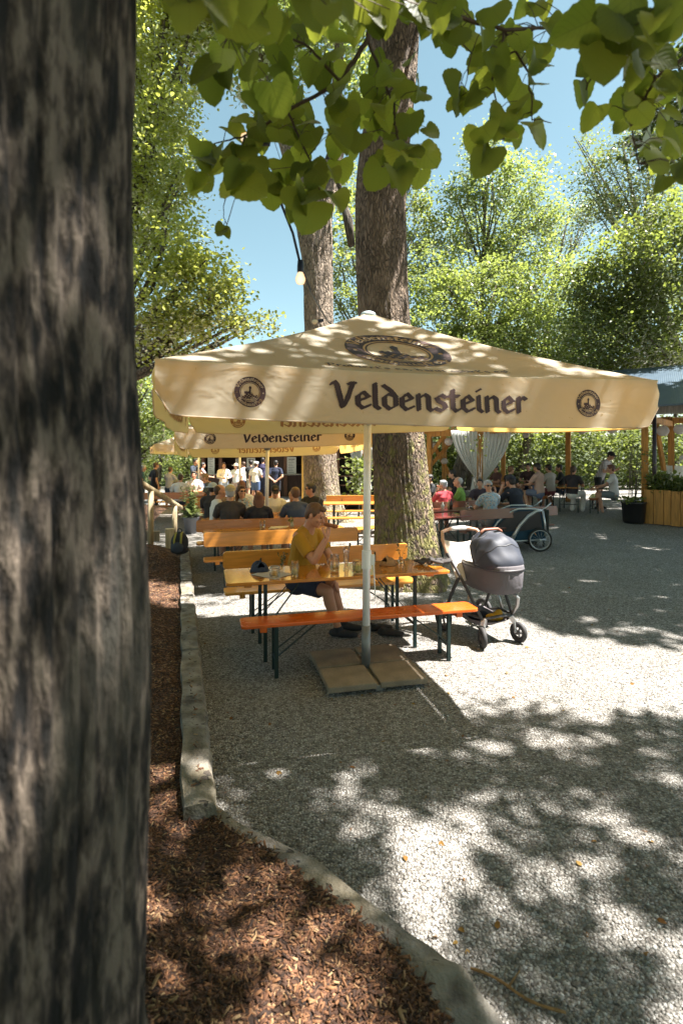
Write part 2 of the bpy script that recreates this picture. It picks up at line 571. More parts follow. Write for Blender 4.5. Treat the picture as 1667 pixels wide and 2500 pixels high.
# ---- leaves: many small faces from numpy arrays
LEAF_T = np.array([(0, 0, 0), (.34, .22, .07), (.30, .66, .07), (0, 1, -.06), (-.30, .66, .07), (-.34, .22, .07)])
LEAF_F = [(0, 1, 2, 3), (0, 3, 4, 5)]
def norm(a):
    return a / np.maximum(np.linalg.norm(a, axis=1, keepdims=True), 1e-9)
def leaf_mesh(name, base, tip, nrm, size, mat, parent=None, template=None, faces=None, uv=None, tint=None):
    T = LEAF_T if template is None else template
    Fs = LEAF_F if faces is None else faces
    n, k = len(base), len(T)
    y = norm(tip)
    x = norm(np.cross(y, nrm))
    z = np.cross(x, y)
    sz = size[:, None, None]
    V = base[:, None, :] + sz * (T[None, :, 0:1] * x[:, None, :] + T[None, :, 1:2] * y[:, None, :] + T[None, :, 2:3] * z[:, None, :])
    V = V.reshape(-1, 3)
    fa = np.array(Fs)
    fl = fa.shape[1]
    FA = (fa[None] + (np.arange(n) * k)[:, None, None]).reshape(-1)
    nf = n * len(Fs)
    me = bpy.data.meshes.new(name)
    me.vertices.add(n * k)
    me.vertices.foreach_set('co', V.astype(np.float32).ravel())
    me.loops.add(nf * fl)
    me.loops.foreach_set('vertex_index', FA.astype(np.int32))
    me.polygons.add(nf)
    me.polygons.foreach_set('loop_start', (np.arange(nf) * fl).astype(np.int32))
    me.polygons.foreach_set('use_smooth', np.ones(nf, dtype=bool))
    at = me.attributes.new('tint', 'FLOAT', 'POINT')
    tv = RNG.random(n) if tint is None else tint
    at.data.foreach_set('value', np.repeat(tv, k).astype(np.float32))
    if uv is not None:
        ul = me.uv_layers.new(name='uv')
        ul.data.foreach_set('uv', np.tile(uv, (n, 1))[FA].astype(np.float32).ravel())
    me.materials.append(mat)
    me.update()
    me.validate()
    o = bpy.data.objects.new(name, me)
    COL.objects.link(o)
    if parent:
        adopt(o, parent)
    return o
# ------------------------------------------------------------------ ground
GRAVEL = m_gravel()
def ground():
    xs = sorted(set([-300, -120, -60, -40, -30, -24] + [x * 0.5 for x in range(-40, 61)] + [36, 44, 60, 120, 300]))
    ys = sorted(set([-300, -100, -40, -20, -10, -5] + [y * 0.5 for y in range(-6, 61)] + [34, 40, 50, 70, 120, 300]))
    mb = MB()
    nx = len(xs)
    vs = [(x, y, gz(x, y)) for y in ys for x in xs]
    fs = [(j * nx + i, j * nx + i + 1, (j + 1) * nx + i + 1, (j + 1) * nx + i) for j in range(len(ys) - 1) for i in range(nx - 1)]
    mb.add(vs, fs)
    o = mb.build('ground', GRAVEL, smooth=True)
    tag(o, 'pale grey gravel covering the whole beer garden', 'ground', kind='structure')
ground()

# kerb lines (right-hand top edge), measured on the photo
def bl_near(t):   # near curved kerb: outer edge, inner edge, from far to near
    O = [(-.70, 2.86), (-.642, 2.713), (-.442, 2.574), (-.175, 2.39), (-.008, 2.242), (.194, 2.06), (.341, 1.916), (.43, 1.834), (.50, 1.671), (.56, 1.45), (.6, 1.1), (.62, .6)]
    I = [(-.80, 2.70), (-.634, 2.62), (-.50, 2.50), (-.257, 2.309), (-.079, 2.149), (.06, 2.02), (.17, 1.91), (.235, 1.81), (.29, 1.66), (.34, 1.45), (.38, 1.1), (.4, .6)]
    f = t * (len(O) - 1)
    i = min(int(f), len(O) - 2)
    a = f - i
    def l(A):
        p0, p1, p2, p3 = (Vector(A[max(0, min(len(A) - 1, i + k))]) for k in (-1, 0, 1, 2))
        return 0.5 * (2 * p1 + (p2 - p0) * a + (2 * p0 - 5 * p1 + 4 * p2 - p3) * a * a + (3 * p1 - p0 - 3 * p2 + p3) * a ** 3)
    return l(O), l(I)

def kx(y):        # long straight kerb: x of its right top edge
    return -.787 - .303 * (y - 3.126)

def mulch_right(y):
    """x where the mulch meets its kerb"""
    if y > 2.68:
        return kx(y) - .085
    best = None
    for k in range(121):
        o, i = bl_near(k / 120)
        d = abs(i.y * .85 + o.y * .15 - y)
        if best is None or d < best[0]:
            best = (d, i.x * .85 + o.x * .15)
    return best[1]
MULCH = m_mulch()
def mz(x, y):
    d = max(0.0, mulch_right(y) - x)
    return 0.13 + 0.10 * min(d, 4) + 0.03 * math.sin(x * 5.1 + y * 3.3) * min(1, d * 3) + 0.02 * math.sin(x * 11 - y * 7.7) * min(1, d * 3)
def mulch():
    rows = [0.3 + 0.06 * k for k in range(170)]
    rows = [y for y in rows if y < 10.3]
    nx = 46
    vs = []
    for y in rows:
        xr = mulch_right(y)
        for i in range(nx + 1):
            a = (i / nx) ** 1.7
            x = xr - a * 5.5
            vs.append((x, y, mz(x, y) if i else 0.08))
    fs = [(j * (nx + 1) + i + 1, j * (nx + 1) + i, (j + 1) * (nx + 1) + i, (j + 1) * (nx + 1) + i + 1) for j in range(len(rows) - 1) for i in range(nx)]
    o = MB().add(vs, fs).build('mulch_bed', MULCH, smooth=True)
    tag(o, 'red brown bark mulch bed sloping up behind the kerb', 'mulch bed', kind='structure')
    # loose chips
    n = 62000
    ys = 0.9 + RNG.random(n) ** 1.8 * 8.5
    d = RNG.random(n) ** 1.3 * np.minimum(0.5 + ys * .35, 2.6) - .035 * (RNG.random(n) < .12)
    base = []
    for y, dd in zip(ys, d):
        x = mulch_right(y) - 0.005 - dd
        base.append((x, y, (mz(x, y) if dd > -.004 else (.2 if y > 2.68 else .135)) + 0.004))
    base = np.array(base)
    a = RNG.random(n) * 6.283
    tip = np.stack([np.cos(a), np.sin(a), RNG.normal(0, .28, n)], 1)
    nr = np.stack([RNG.normal(0, .45, n), RNG.normal(0, .45, n), np.ones(n)], 1)
    T = np.array([(-.13, 0, 0), (.13, 0, 0), (.17, 1, 0), (-.10, .93, 0), (-.13, 0, -.1), (.13, 0, -.1), (.17, 1, -.1), (-.10, .93, -.1)])
    Fc = [(0, 1, 2, 3), (0, 4, 5, 1), (1, 5, 6, 2), (2, 6, 7, 3), (3, 7, 4, 0)]
    t = NT('bark_chip')
    at = t.n('ShaderNodeAttribute', attribute_name='tint').outputs['Fac']
    nz = t.n('ShaderNodeTexNoise', {'Vector': t.coord('Object', (60, 60, 60)), 'Scale': 3.0, 'Detail': 3.0}).outputs[0]
    c = t.ramp(at, [(0.0, (0.02, 0.01, 0.006)), (0.5, (0.105, 0.042, 0.018)), (0.85, (0.26, 0.115, 0.045)), (1.0, (0.42, 0.28, 0.14))])
    c = t.mix(nz, c, t.mix(0.5, c, (0.05, 0.025, 0.015)))
    m = t.done(t.bsdf(c, 0.85, t.bump(nz, 0.5, 0.003)))
    o = leaf_mesh('bark_chips', base, tip, nr, RNG.uniform(.008, .030, n) * (1 + .5 * (RNG.random(n) > .95)), m, template=T, faces=Fc)
    tag(o, 'loose splintered bark chips lying on the mulch bed', 'bark chips', kind='stuff')
mulch()

# loose stones on the near gravel
def pebbles():
    n = 42000
    y = 1.5 + RNG.random(n) ** 1.5 * 6.0
    x = RNG.uniform(-1, 1, n) * (0.66 * y + .3) + 0.1 * y
    keep = np.array([xx > (kx(yy) + .02 if yy > 2.68 else mulch_right(yy) + .14) for xx, yy in zip(x, y)])
    x, y = x[keep], y[keep]
    n = len(x)
    base = np.stack([x, y, RNG.uniform(-.003, .002, n)], 1)
    a = RNG.random(n) * 6.283
    tip = np.stack([np.cos(a), np.sin(a), RNG.normal(0, .3, n)], 1)
    nr = np.stack([RNG.normal(0, .35, n), RNG.normal(0, .35, n), np.ones(n)], 1)
    T = np.array([(-.5, 0, 0), (0, -.55, -.05), (.5, .05, 0), (.05, .62, .05), (.02, .04, .42), (-.05, 0, -.38)])
    Fc = [(0, 1, 4), (1, 2, 4), (2, 3, 4), (3, 0, 4), (1, 0, 5), (2, 1, 5), (3, 2, 5), (0, 3, 5)]
    t = NT('pebble')
    at = t.n('ShaderNodeAttribute', attribute_name='tint').outputs['Fac']
    nz = t.n('ShaderNodeTexNoise', {'Vector': t.coord('Object', (1, 1, 1)), 'Scale': 150.0, 'Detail': 3.0}).outputs[0]
    c = t.ramp(at, [(0.0, (0.10, 0.088, 0.078)), (0.35, (0.23, 0.215, 0.195)), (0.8, (0.38, 0.362, 0.335)), (1.0, (0.58, 0.565, 0.54))])
    m = t.done(t.bsdf(t.mix(nz, c, t.mix(0.5, c, (0.14, 0.12, 0.1))), 0.85))
    o = leaf_mesh('loose_gravel', base, tip, nr, RNG.uniform(.008, .021, n), m, template=T, faces=Fc)
    tag(o, 'loose angular pebbles scattered over the gravel', 'gravel', kind='stuff')
    # fallen dry leaves
    n = 120
    y = 1.8 + RNG.random(n) * 6
    x = RNG.uniform(-.3, .75, n) * y
    x = np.maximum(x, np.array([kx(v) + .1 if v > 2.68 else mulch_right(v) + .25 for v in y]))
    base = np.stack([x, y, np.full(n, .006)], 1)
    a = RNG.random(n) * 6.283
    tip = np.stack([np.cos(a), np.sin(a), RNG.normal(0, .2, n)], 1)
    nr = np.stack([RNG.normal(0, .4, n), RNG.normal(0, .4, n), np.ones(n)], 1)
    o = leaf_mesh('fallen_leaves', base, tip, nr, RNG.uniform(.02, .04, n), m_leaf((.16, .07, .02), (.28, .18, .05), (.3, .15, .04), .2, name='dry_leaf'))
    tag(o, 'tiny dry leaves fallen on the gravel', 'fallen leaves', kind='stuff')
pebbles()

STONE = None
def kerbs():
    t = NT('weathered_kerb')
    v = t.coord('Object')
    nz = t.n('ShaderNodeTexNoise', {'Vector': v, 'Scale': 9.0, 'Detail': 8.0}).outputs[0]
    n2 = t.n('ShaderNodeTexNoise', {'Vector': v, 'Scale': 2.3, 'Detail': 4.0}).outputs[0]
    n3 = t.n('ShaderNodeTexNoise', {'Vector': v, 'Scale': 70.0, 'Detail': 3.0}).outputs[0]
    c = t.ramp(nz, [(0.32, (0.06, 0.05, 0.042)), (0.48, (0.17, 0.152, 0.13)), (0.7, (0.3, 0.275, 0.245))])
    c = t.mix(t.ramp(n2, [(0.45, (0, 0, 0)), (0.65, (0.7, 0.7, 0.7))]), c, (0.2, 0.165, 0.1))
    hole = t.ramp(t.n('ShaderNodeTexNoise', {'Vector': v, 'Scale': 13.0, 'Detail': 2.0}).outputs[0], [(0.66, (0, 0, 0)), (0.7, (1, 1, 1))])
    c = t.mix(t.math('MULTIPLY', hole, 0.8), c, (0.04, 0.03, 0.025))
    h = t.math('SUBTRACT', t.math('ADD', nz, t.math('MULTIPLY', n3, 0.35)), t.math('MULTIPLY', hole, 0.5))
    m = t.done(t.bsdf(c, 0.9, t.bump(h, 1.0, 0.035)))
    # near curved kerb
    mb = MB()
    N = 90
    vs = []
    for k in range(N + 1):
        o, i = bl_near(k / N)
        zt = .125 + .01 * math.sin(k * .25) + .004 * math.sin(k * .7)
        j = .006 * math.sin(k * .31) + .003 * math.sin(k * .8)
        dirx = (o - i).normalized()
        o2, i2 = o + dirx * j, i + dirx * j * .6
        m1 = (o2 + i2) / 2
        vs += [(o2.x + .03 * dirx.x, o2.y + .03 * dirx.y, -.05), (o2.x + .012 * dirx.x, o2.y + .012 * dirx.y, zt * .7), (o2.x, o2.y, zt - .006), (m1.x, m1.y, zt + .006), (i2.x, i2.y, zt), (i2.x - .02 * dirx.x, i2.y - .02 * dirx.y, -.05)]
    fs = []
    for k in range(N):
        for j in range(5):
            a = k * 6 + j
            fs.append((a, a + 1, a + 7, a + 6))
    fs += [(5, 4, 3, 2, 1, 0), tuple(N * 6 + j for j in range(6))]
    o = mb.add(vs, fs).build('kerb', m, smooth=False)
    tag(o, 'curving weathered kerb with rough top between near mulch and gravel', 'kerb')
    # straight kerb stones, one behind the other
    segs = [(2.62, 3.58, .2), (3.6, 4.72, .19), (4.74, 6.0, .2), (6.02, 7.35, .185), (7.37, 8.75, .2), (8.77, 10.1, .19)]
    words = ['nearest straight kerb stone beside the bend in the kerb line', 'second straight kerb stone from the bend, mossy and worn',
             'straight kerb stone with dark pits level with the orange bench', 'straight kerb stone level with the table of the man in yellow',
             'straight kerb stone the backpack leans on', 'farthest straight kerb stone ending at the wooden post']
    for (y0, y1, zt), lab in zip(segs, words):
        mb = MB()
        n = 14
        vs = []
        for k in range(n + 1):
            y = y0 + (y1 - y0) * k / n
            x = kx(y)
            wv = .135 + .008 * math.sin(y * 9)
            e = .006 * math.sin(y * 23) + .004 * math.sin(y * 51)
            vs += [(x + .035, y, -.05), (x + .02 + e, y, zt - .03), (x + e, y, zt), (x - wv / 2, y - .02, zt + .004), (x - wv, y - .04, zt), (x - wv - .02, y - .04, -.05)]
        fs = []
        for k in range(n):
            for j in range(5):
                a = k * 6 + j
                fs.append((a + 1, a, a + 6, a + 7))
        fs += [tuple(range(6)), tuple(n * 6 + 5 - j for j in range(6))]
        o = mb.add(vs, fs).build('kerb_stone', m)
        tag(o, lab, 'kerb stone', 'straight kerb stones along the mulch bed')
kerbs()

def stick():
    a, b = G(1150, 2378), G(1375, 2478)
    pts = []
    for k in range(13):
        t = k / 12
        p = a.lerp(b, t)
        pts.append(p + Vector((.01 * math.sin(t * 7), .012 * math.sin(t * 5 + 1), .012)))
    mb = MB().tube(pts, [.004 + .0015 * math.sin(k) ** 2 for k in range(13)], 8)
    mb.tube([pts[5], pts[5] + Vector((.05, .03, .03))], [.004, .002], 6)
    o = mb.build('stick', m_timber((.3, .17, .06), name='stick_bark'), smooth=True)
    tag(o, 'thin yellow brown stick lying on gravel by the near kerb', 'stick')
stick()

# ------------------------------------------------------------------ trees
def trunk_mesh(name, pts, rads, bark, parent, nu=64, per=26, ridge=.03, freq=11, roots=0.0, seed=0):
    """ridged tapering trunk through pts (list of Vectors)"""
    pts = [Vector(p) for p in pts]
    L = []
    for i in range(len(pts) - 1):
        for k in range(per):
            t = k / per
            p0, p1, p2, p3 = pts[max(i - 1, 0)], pts[i], pts[i + 1], pts[min(i + 2, len(pts) - 1)]
            c = 0.5 * ((2 * p1) + (p2 - p0) * t + (2 * p0 - 5 * p1 + 4 * p2 - p3) * t * t + (3 * p1 - p0 - 3 * p2 + p3) * t ** 3)
            r = rads[i] * (1 - t) + rads[i + 1] * t
            L.append((c, r))
    L.append((pts[-1], rads[-1]))
    rs = random.Random(seed)
    ph = [rs.random() * 6.28 for _ in range(12)]
    z0 = pts[0].z
    vs = []
    for c, r in L:
        h = c.z - z0
        for j in range(nu):
            a = 2 * math.pi * j / nu
            u = a * freq / 2
            rd = abs(math.sin(u + .5 * math.sin(h * 4.1 + ph[0]) + 1.1 * math.sin(a * 3 + ph[1] + h * .8))) * ridge
            rd += ridge * .7 * abs(math.sin(a * freq * .83 + ph[2] + math.sin(h * 6 + a * 2)))
            rd += .03 * r * math.sin(a * 3 + ph[3] + h * .5) + .025 * r * math.sin(a * 5 + h * 1.3 + ph[4])
            fl = roots * math.exp(-h * 2.6) * (.55 + .45 * math.sin(a * 5 + ph[5])) if roots else 0
            q = r + rd - ridge * .8 + fl
            vs.append((c.x + q * math.cos(a), c.y + q * math.sin(a), c.z))
    fs = []
    for i in range(len(L) - 1):
        for j in range(nu):
            fs.append((i * nu + j, i * nu + (j + 1) % nu, (i + 1) * nu + (j + 1) % nu, (i + 1) * nu + j))
    fs.append(tuple((len(L) - 1) * nu + j for j in range(nu)))
    return MB().add(vs, fs).build(name, bark, parent, smooth=True)

def sprays(centers, radii, n_leaf, leaf, spread, flat=.6, droop=.25):
    """leaf arrays for leaf clumps: centers (N,3) with n_leaf leaves each"""
    N = len(centers)
    c = np.repeat(centers, n_leaf, axis=0)
    m = len(c)
    off = RNG.normal(0, 1, (m, 3)) * np.array([1, 1, flat]) * np.repeat(radii, n_leaf)[:, None] * spread
    base = c + off
    tip = RNG.normal(0, 1, (m, 3)) * np.array([1, 1, .5]) + np.array([0, 0, -droop])
    nr = np.repeat(RNG.normal(0, .42, (N, 3)), n_leaf, axis=0) + RNG.normal(0, .24, (m, 3)) + np.array([0, 0, 1.0])
    sz = leaf * RNG.uniform(.7, 1.25, m)
    tint = np.clip(np.repeat(RNG.random(N), n_leaf) * .6 + RNG.random(m) * .4, 0, 1)
    return base, tip, nr, sz, tint

def lobe_points(lobes, dens):
    """points in ellipsoid lobes, crowded towards their outside; dens = clumps per square metre of lobe surface"""
    out = []
    for (c, r) in lobes:
        c = np.array(c)
        r = np.array(r)
        A = 4 * math.pi * ((r[0] * r[1]) ** 1.6 / 3 + (r[0] * r[2]) ** 1.6 / 3 + (r[1] * r[2]) ** 1.6 / 3) ** (1 / 1.6)
        n = max(6, int(A * dens))
        d = norm(RNG.normal(0, 1, (n, 3)))
        bump = 1 + .16 * np.sin(d[:, 0] * 7 + c[0]) * np.sin(d[:, 2] * 6 + c[2]) + .12 * np.sin(d[:, 1] * 11 + 3 * d[:, 2])
        rad = (1 - .55 * RNG.random(n) ** 2.2) * bump
        out.append(c + d * rad[:, None] * r)
    return np.concatenate(out)

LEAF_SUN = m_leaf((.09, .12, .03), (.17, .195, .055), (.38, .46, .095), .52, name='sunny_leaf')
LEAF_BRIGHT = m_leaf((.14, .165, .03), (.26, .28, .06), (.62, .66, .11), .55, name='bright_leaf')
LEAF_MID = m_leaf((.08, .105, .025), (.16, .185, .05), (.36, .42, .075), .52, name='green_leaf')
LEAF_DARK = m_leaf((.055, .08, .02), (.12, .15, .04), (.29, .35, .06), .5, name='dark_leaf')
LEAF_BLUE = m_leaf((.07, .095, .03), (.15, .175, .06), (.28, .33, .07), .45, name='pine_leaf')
BARK_FAR = m_bark((.03, .024, .018), (.16, .13, .1), 1.0)

def far_tree(name, label, base, lobes_px, leaf, dens, mat, n_leaf=12, trunk_r=.2, group=None, flat=.7, spread=.42, clump=.55, depth=.9):
    """lobes_px: (x, y, Y, r px[, ry px]) in photo pixels at depth Y"""
    root = empty(name, base, label, 'tree', group)
    lobes = []
    for q in lobes_px:
        x, y, Y, r = q[:4]
        ry = q[4] if len(q) > 4 else r
        k = Y / F
        lobes.append((P(x, y, Y), (r * k, r * k * depth, ry * k)))
    pts = lobe_points(lobes, dens)
    b, t, n, s, ti = sprays(pts, np.full(len(pts), clump), int(n_leaf * 2.1), leaf * .68, spread, flat)
    leaf_mesh('crown', b, t, n, s, mat, root, tint=ti)
    top = max(c.z for c, r in lobes)
    mb = MB()
    bs = Vector(base)
    cx = sum(c.x for c, r in lobes) / len(lobes)
    cyy = sum(c.y for c, r in lobes) / len(lobes)
    hub = [bs + (Vector((cx, cyy, top)) - bs) * t + Vector((.15 * math.sin(t * 6), .1 * math.cos(t * 7), 0)) for t in (0, .2, .4, .6, .8, .97)]
    mb.tube(hub, [trunk_r * (1.25 - t) for t in (0, .2, .4, .6, .85, 1.1)], 12)
    rs = random.Random(len(label))
    for c, r in lobes:
        t = max(.12, min(.9, (c.z - bs.z) / (top - bs.z) * .75))
        i = t * 5
        p0 = hub[int(i)].lerp(hub[min(int(i) + 1, 5)], i - int(i))
        for q in range(3):
            tgt = c + Vector((rs.uniform(-.7, .7) * r[0], rs.uniform(-.7, .7) * r[1], rs.uniform(-.2, .8) * r[2]))
            mid = p0.lerp(tgt, .5) + Vector((rs.uniform(-.3, .3), rs.uniform(-.3, .3), -.15))
            mb.tube([p0, mid, tgt], [trunk_r * .3, trunk_r * .2, trunk_r * .06], 6)
    mb.build('trunk', BARK_FAR, root, smooth=True)
    return root

# big sunlit tree behind, to the left
far_tree('leafy_tree', 'tall sunlit yellow green tree rising beside the big foreground trunk', (-8.2, 17, 0),
  [(390, 70, 15, 150), (500, 20, 15.5, 90), (420, -90, 15, 170), (330, 230, 16, 130), (420, 260, 14.5, 60, 70), (360, 380, 15, 120, 90), (420, 470, 15, 70, 60),
   (330, 520, 15.5, 130, 110), (420, 600, 14.5, 100, 80), (500, 680, 14.5, 80, 60), (390, 720, 15.2, 150, 90), (520, 770, 15, 90, 50), (610, 795, 15, 50, 28), (430, 830, 15.5, 120, 60), (250, 300, 17, 200, 300), (560, 720, 15, 40, 40)],
  .17, 5.2, LEAF_BRIGHT, 14, .35, spread=.4)
far_tree('leafy_tree', 'lower light green tree between the big foreground trunk and the left parasol', (-8.5, 21, 0),
  [(350, 960, 21, 90, 75), (330, 1060, 21, 60, 60), (410, 1010, 22, 60, 60), (300, 900, 22, 100, 90), (390, 1090, 22, 50, 30)], .18, 5, LEAF_SUN, 12, .2)
far_tree('leafy_tree', 'tall airy tree with thin bare stems seen right of the thick trunk', (6.2, 26, 0),
  [(1190, 430, 25, 75, 60), (1130, 470, 25, 50, 45), (1275, 450, 25, 75, 50), (1330, 520, 25, 60, 40), (1210, 540, 26, 110, 70), (1100, 560, 26, 60, 50), (1170, 350, 25, 45, 35), (1280, 600, 25, 90, 60), (1150, 650, 26, 110, 60)],
  .2, 3.3, LEAF_SUN, 12, .16, spread=.5)
far_tree('leafy_tree', 'broad bright green tree low behind the parasol top', (5.0, 24, .1),
  [(1060, 690, 24, 90, 75), (1180, 740, 23, 130, 90), (1320, 700, 24, 110, 80), (1040, 800, 23, 90, 70), (1160, 850, 23, 130, 60), (1300, 830, 23, 130, 80), (1420, 850, 23, 100, 70), (1240, 930, 23, 150, 60), (1400, 940, 24, 110, 60), (1080, 930, 24, 100, 50)],
  .2, 4.4, LEAF_SUN, 12, .3)
far_tree('leafy_tree', 'slim light green tree showing between the two trunks', (.6, 25, 0),
  [(845, 640, 25, 45, 50), (870, 560, 25, 35, 50), (830, 720, 25, 45, 40), (890, 760, 25, 60, 50), (1015, 470, 25, 40, 50), (1030, 570, 26, 55, 60), (1000, 650, 26, 50, 60), (850, 470, 26, 40, 60), (880, 860, 25, 80, 60), (1010, 420, 25, 25, 30)],
  .2, 4.2, LEAF_MID, 12, .2)
far_tree('pine_tree', 'bluish green feathery tree at the upper right', (17, 25, .25),
  [(1500, 460, 20, 85, 70), (1440, 400, 20, 45, 40), (1560, 370, 20, 95, 80), (1640, 330, 20, 80, 90), (1590, 500, 20, 110, 80), (1470, 540, 20, 60, 45), (1420, 340, 21, 30, 22)],
  .13, 4.0, LEAF_BLUE, 14, .22, spread=.5)
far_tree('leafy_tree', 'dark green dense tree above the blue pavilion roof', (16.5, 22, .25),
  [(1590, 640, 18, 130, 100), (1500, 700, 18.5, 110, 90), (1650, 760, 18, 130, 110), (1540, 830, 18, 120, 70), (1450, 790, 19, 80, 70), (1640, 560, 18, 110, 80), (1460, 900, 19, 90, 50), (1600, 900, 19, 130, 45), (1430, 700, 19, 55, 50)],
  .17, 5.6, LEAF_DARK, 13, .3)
far_tree('leafy_tree', 'grey green tree with thin twiggy crown between bright and dark trees', (8.8, 27, .25),
  [(1390, 560, 26, 60, 50), (1400, 650, 26, 70, 60), (1370, 760, 26, 70, 60), (1430, 500, 26, 40, 35)], .15, 3.0, LEAF_BLUE, 11, .18, spread=.55)

# the wood behind everything: one mass
def woods():
    n = 6800
    x = RNG.uniform(-30, 38, n)
    y = 29.5 + RNG.random(n) * 8 + np.abs(x - 4) * .12
    top = 5.6 + 1.3 * np.sin(x * .35 + 1) + .9 * np.sin(x * .83) + np.clip(x - 2, 0, 10) * .55
    z = RNG.random(n) ** .8 * top
    pts = np.stack([x, y - z * .25, z + .1], 1)
    n2 = 1900
    x2 = RNG.uniform(1, 24, n2)
    p2 = np.stack([x2, 26.5 + RNG.random(n2) * 1.6, .25 + RNG.random(n2) * 3.4], 1)
    n3 = 3000
    an = RNG.uniform(2.5, 6.9, n3)
    rr = RNG.uniform(15, 21, n3)
    p3 = np.stack([rr * np.cos(an), rr * np.sin(an) * .8 - 2, RNG.random(n3) * 9], 1)  # unseen ring of woods added round the camera to dim ambient light
    p3 = p3[(p3[:, 1] < 6) & ~((p3[:, 0] > 0) & (np.abs(p3[:, 1] - 3) < 5) & (p3[:, 2] > 4))]
    pts = np.concatenate([pts, p3])
    hb, ht, hn, hs_, hti = sprays(p2, np.full(len(p2), .8), 15, .17, .4, .7)
    ho = leaf_mesh('undergrowth', hb, ht, hn, hs_, LEAF_DARK, tint=hti)  # darker leaf colour stands in for the shade of the big trees
    tag(ho, 'dense green undergrowth with shade put into its leaf colour, right behind the pavilion', 'undergrowth', kind='stuff')
    b, t, nn, s, ti = sprays(pts, np.full(len(pts), .8), 17, .17, .4, .7)
    o = leaf_mesh('woods', b, t, nn, s, LEAF_MID, tint=ti)
    tag(o, 'green woodland edge closing the garden behind pavilion and kiosk, plus an unseen ring added round the camera', 'woods', kind='stuff')
    mb = MB()
    for k in range(46):
        xx = -28 + k * 1.4 + random.uniform(-.5, .5)
        yy = 30.5 + random.random() * 5
        mb.tube([(xx, yy, -.1), (xx + random.uniform(-.3, .3), yy, 4), (xx + random.uniform(-.6, .6), yy, 8)], [.14, .11, .05], 7)
    mb.build('tree_trunks', BARK_FAR, o, smooth=True)['kind'] = 'stuff'
    # dark forest floor rise so that no sky shows under the leaves
    mb = MB().grid(lambda u, v: Vector((-70 + 150 * u, 33 + 9 * v + 7 * abs(u - .5), -0.3 + (4.6 + .8 * math.sin(u * 19)) * v)), 60, 8)
    o = mb.build('hills', m_plain((.035, .05, .018), .9, var=.4, scale=2.0, name='forest_floor'), smooth=True)
    tag(o, 'dark wooded slope behind the garden', 'hill', kind='structure')
woods()

# thick linden in the middle and the one behind it
def mid_tree():
    b = P(985, 1410, 8.0)
    root = empty('linden_tree', (b.x, b.y, 0), 'thick mossy linden trunk standing right behind the pushchair and table', 'tree')
    bark = m_bark((.03, .021, .014), (.23, .165, .115), 1.7, moss=.7, zs=.3)
    px = [(1000, 1425, 88), (992, 1300, 72), (980, 1150, 65), (972, 1052, 62), (955, 900, 61), (938, 776, 61), (931, 600, 61), (931, 446, 60), (945, 300, 57), (965, 150, 50), (975, 0, 45), (985, -150, 38)]
    pts, rad = [], []
    for x, y, r in px:
        p = P(x, y, 8.0)
        pts.append(p)
        rad.append(r * 8.0 / F)
    pts[0].z = -.05
    trunk_mesh('trunk', pts, rad, bark, root, 120, 16, .013, 34, roots=.16, seed=3)
    # crown high above, mostly out of the picture
    c = []
    for k in range(230):
        a = random.random() * 6.28
        rr = random.random() ** .5 * 4.2
        c.append((b.x + .8 + rr * math.cos(a), b.y + 3 + rr * math.sin(a), 14 + random.random() * 4.5))
    c = np.array(c)
    br, t, n, s, ti = sprays(c, np.full(len(c), .7), 22, .15, .45)
    leaf_mesh('crown', br, t, n, s, LEAF_MID, root, tint=ti)
    mb = MB()
    for (x0, y0, x1, y1, x2, y2, dY, r) in [(955, 190, 915, 90, 900, -60, .3, .15), (972, 60, 1010, -40, 1100, -150, .5, .14), (950, 250, 985, 200, 1020, 60, -.4, .04)]:
        mb.tube([P(x0, y0, 8), P(x1, y1, 8 + dY), P(x2, y2, 8 + 2 * dY)], [r * 1.1, r * .8, r * .6], 10)
    mb.build('branch', bark, root, smooth=True)
mid_tree()

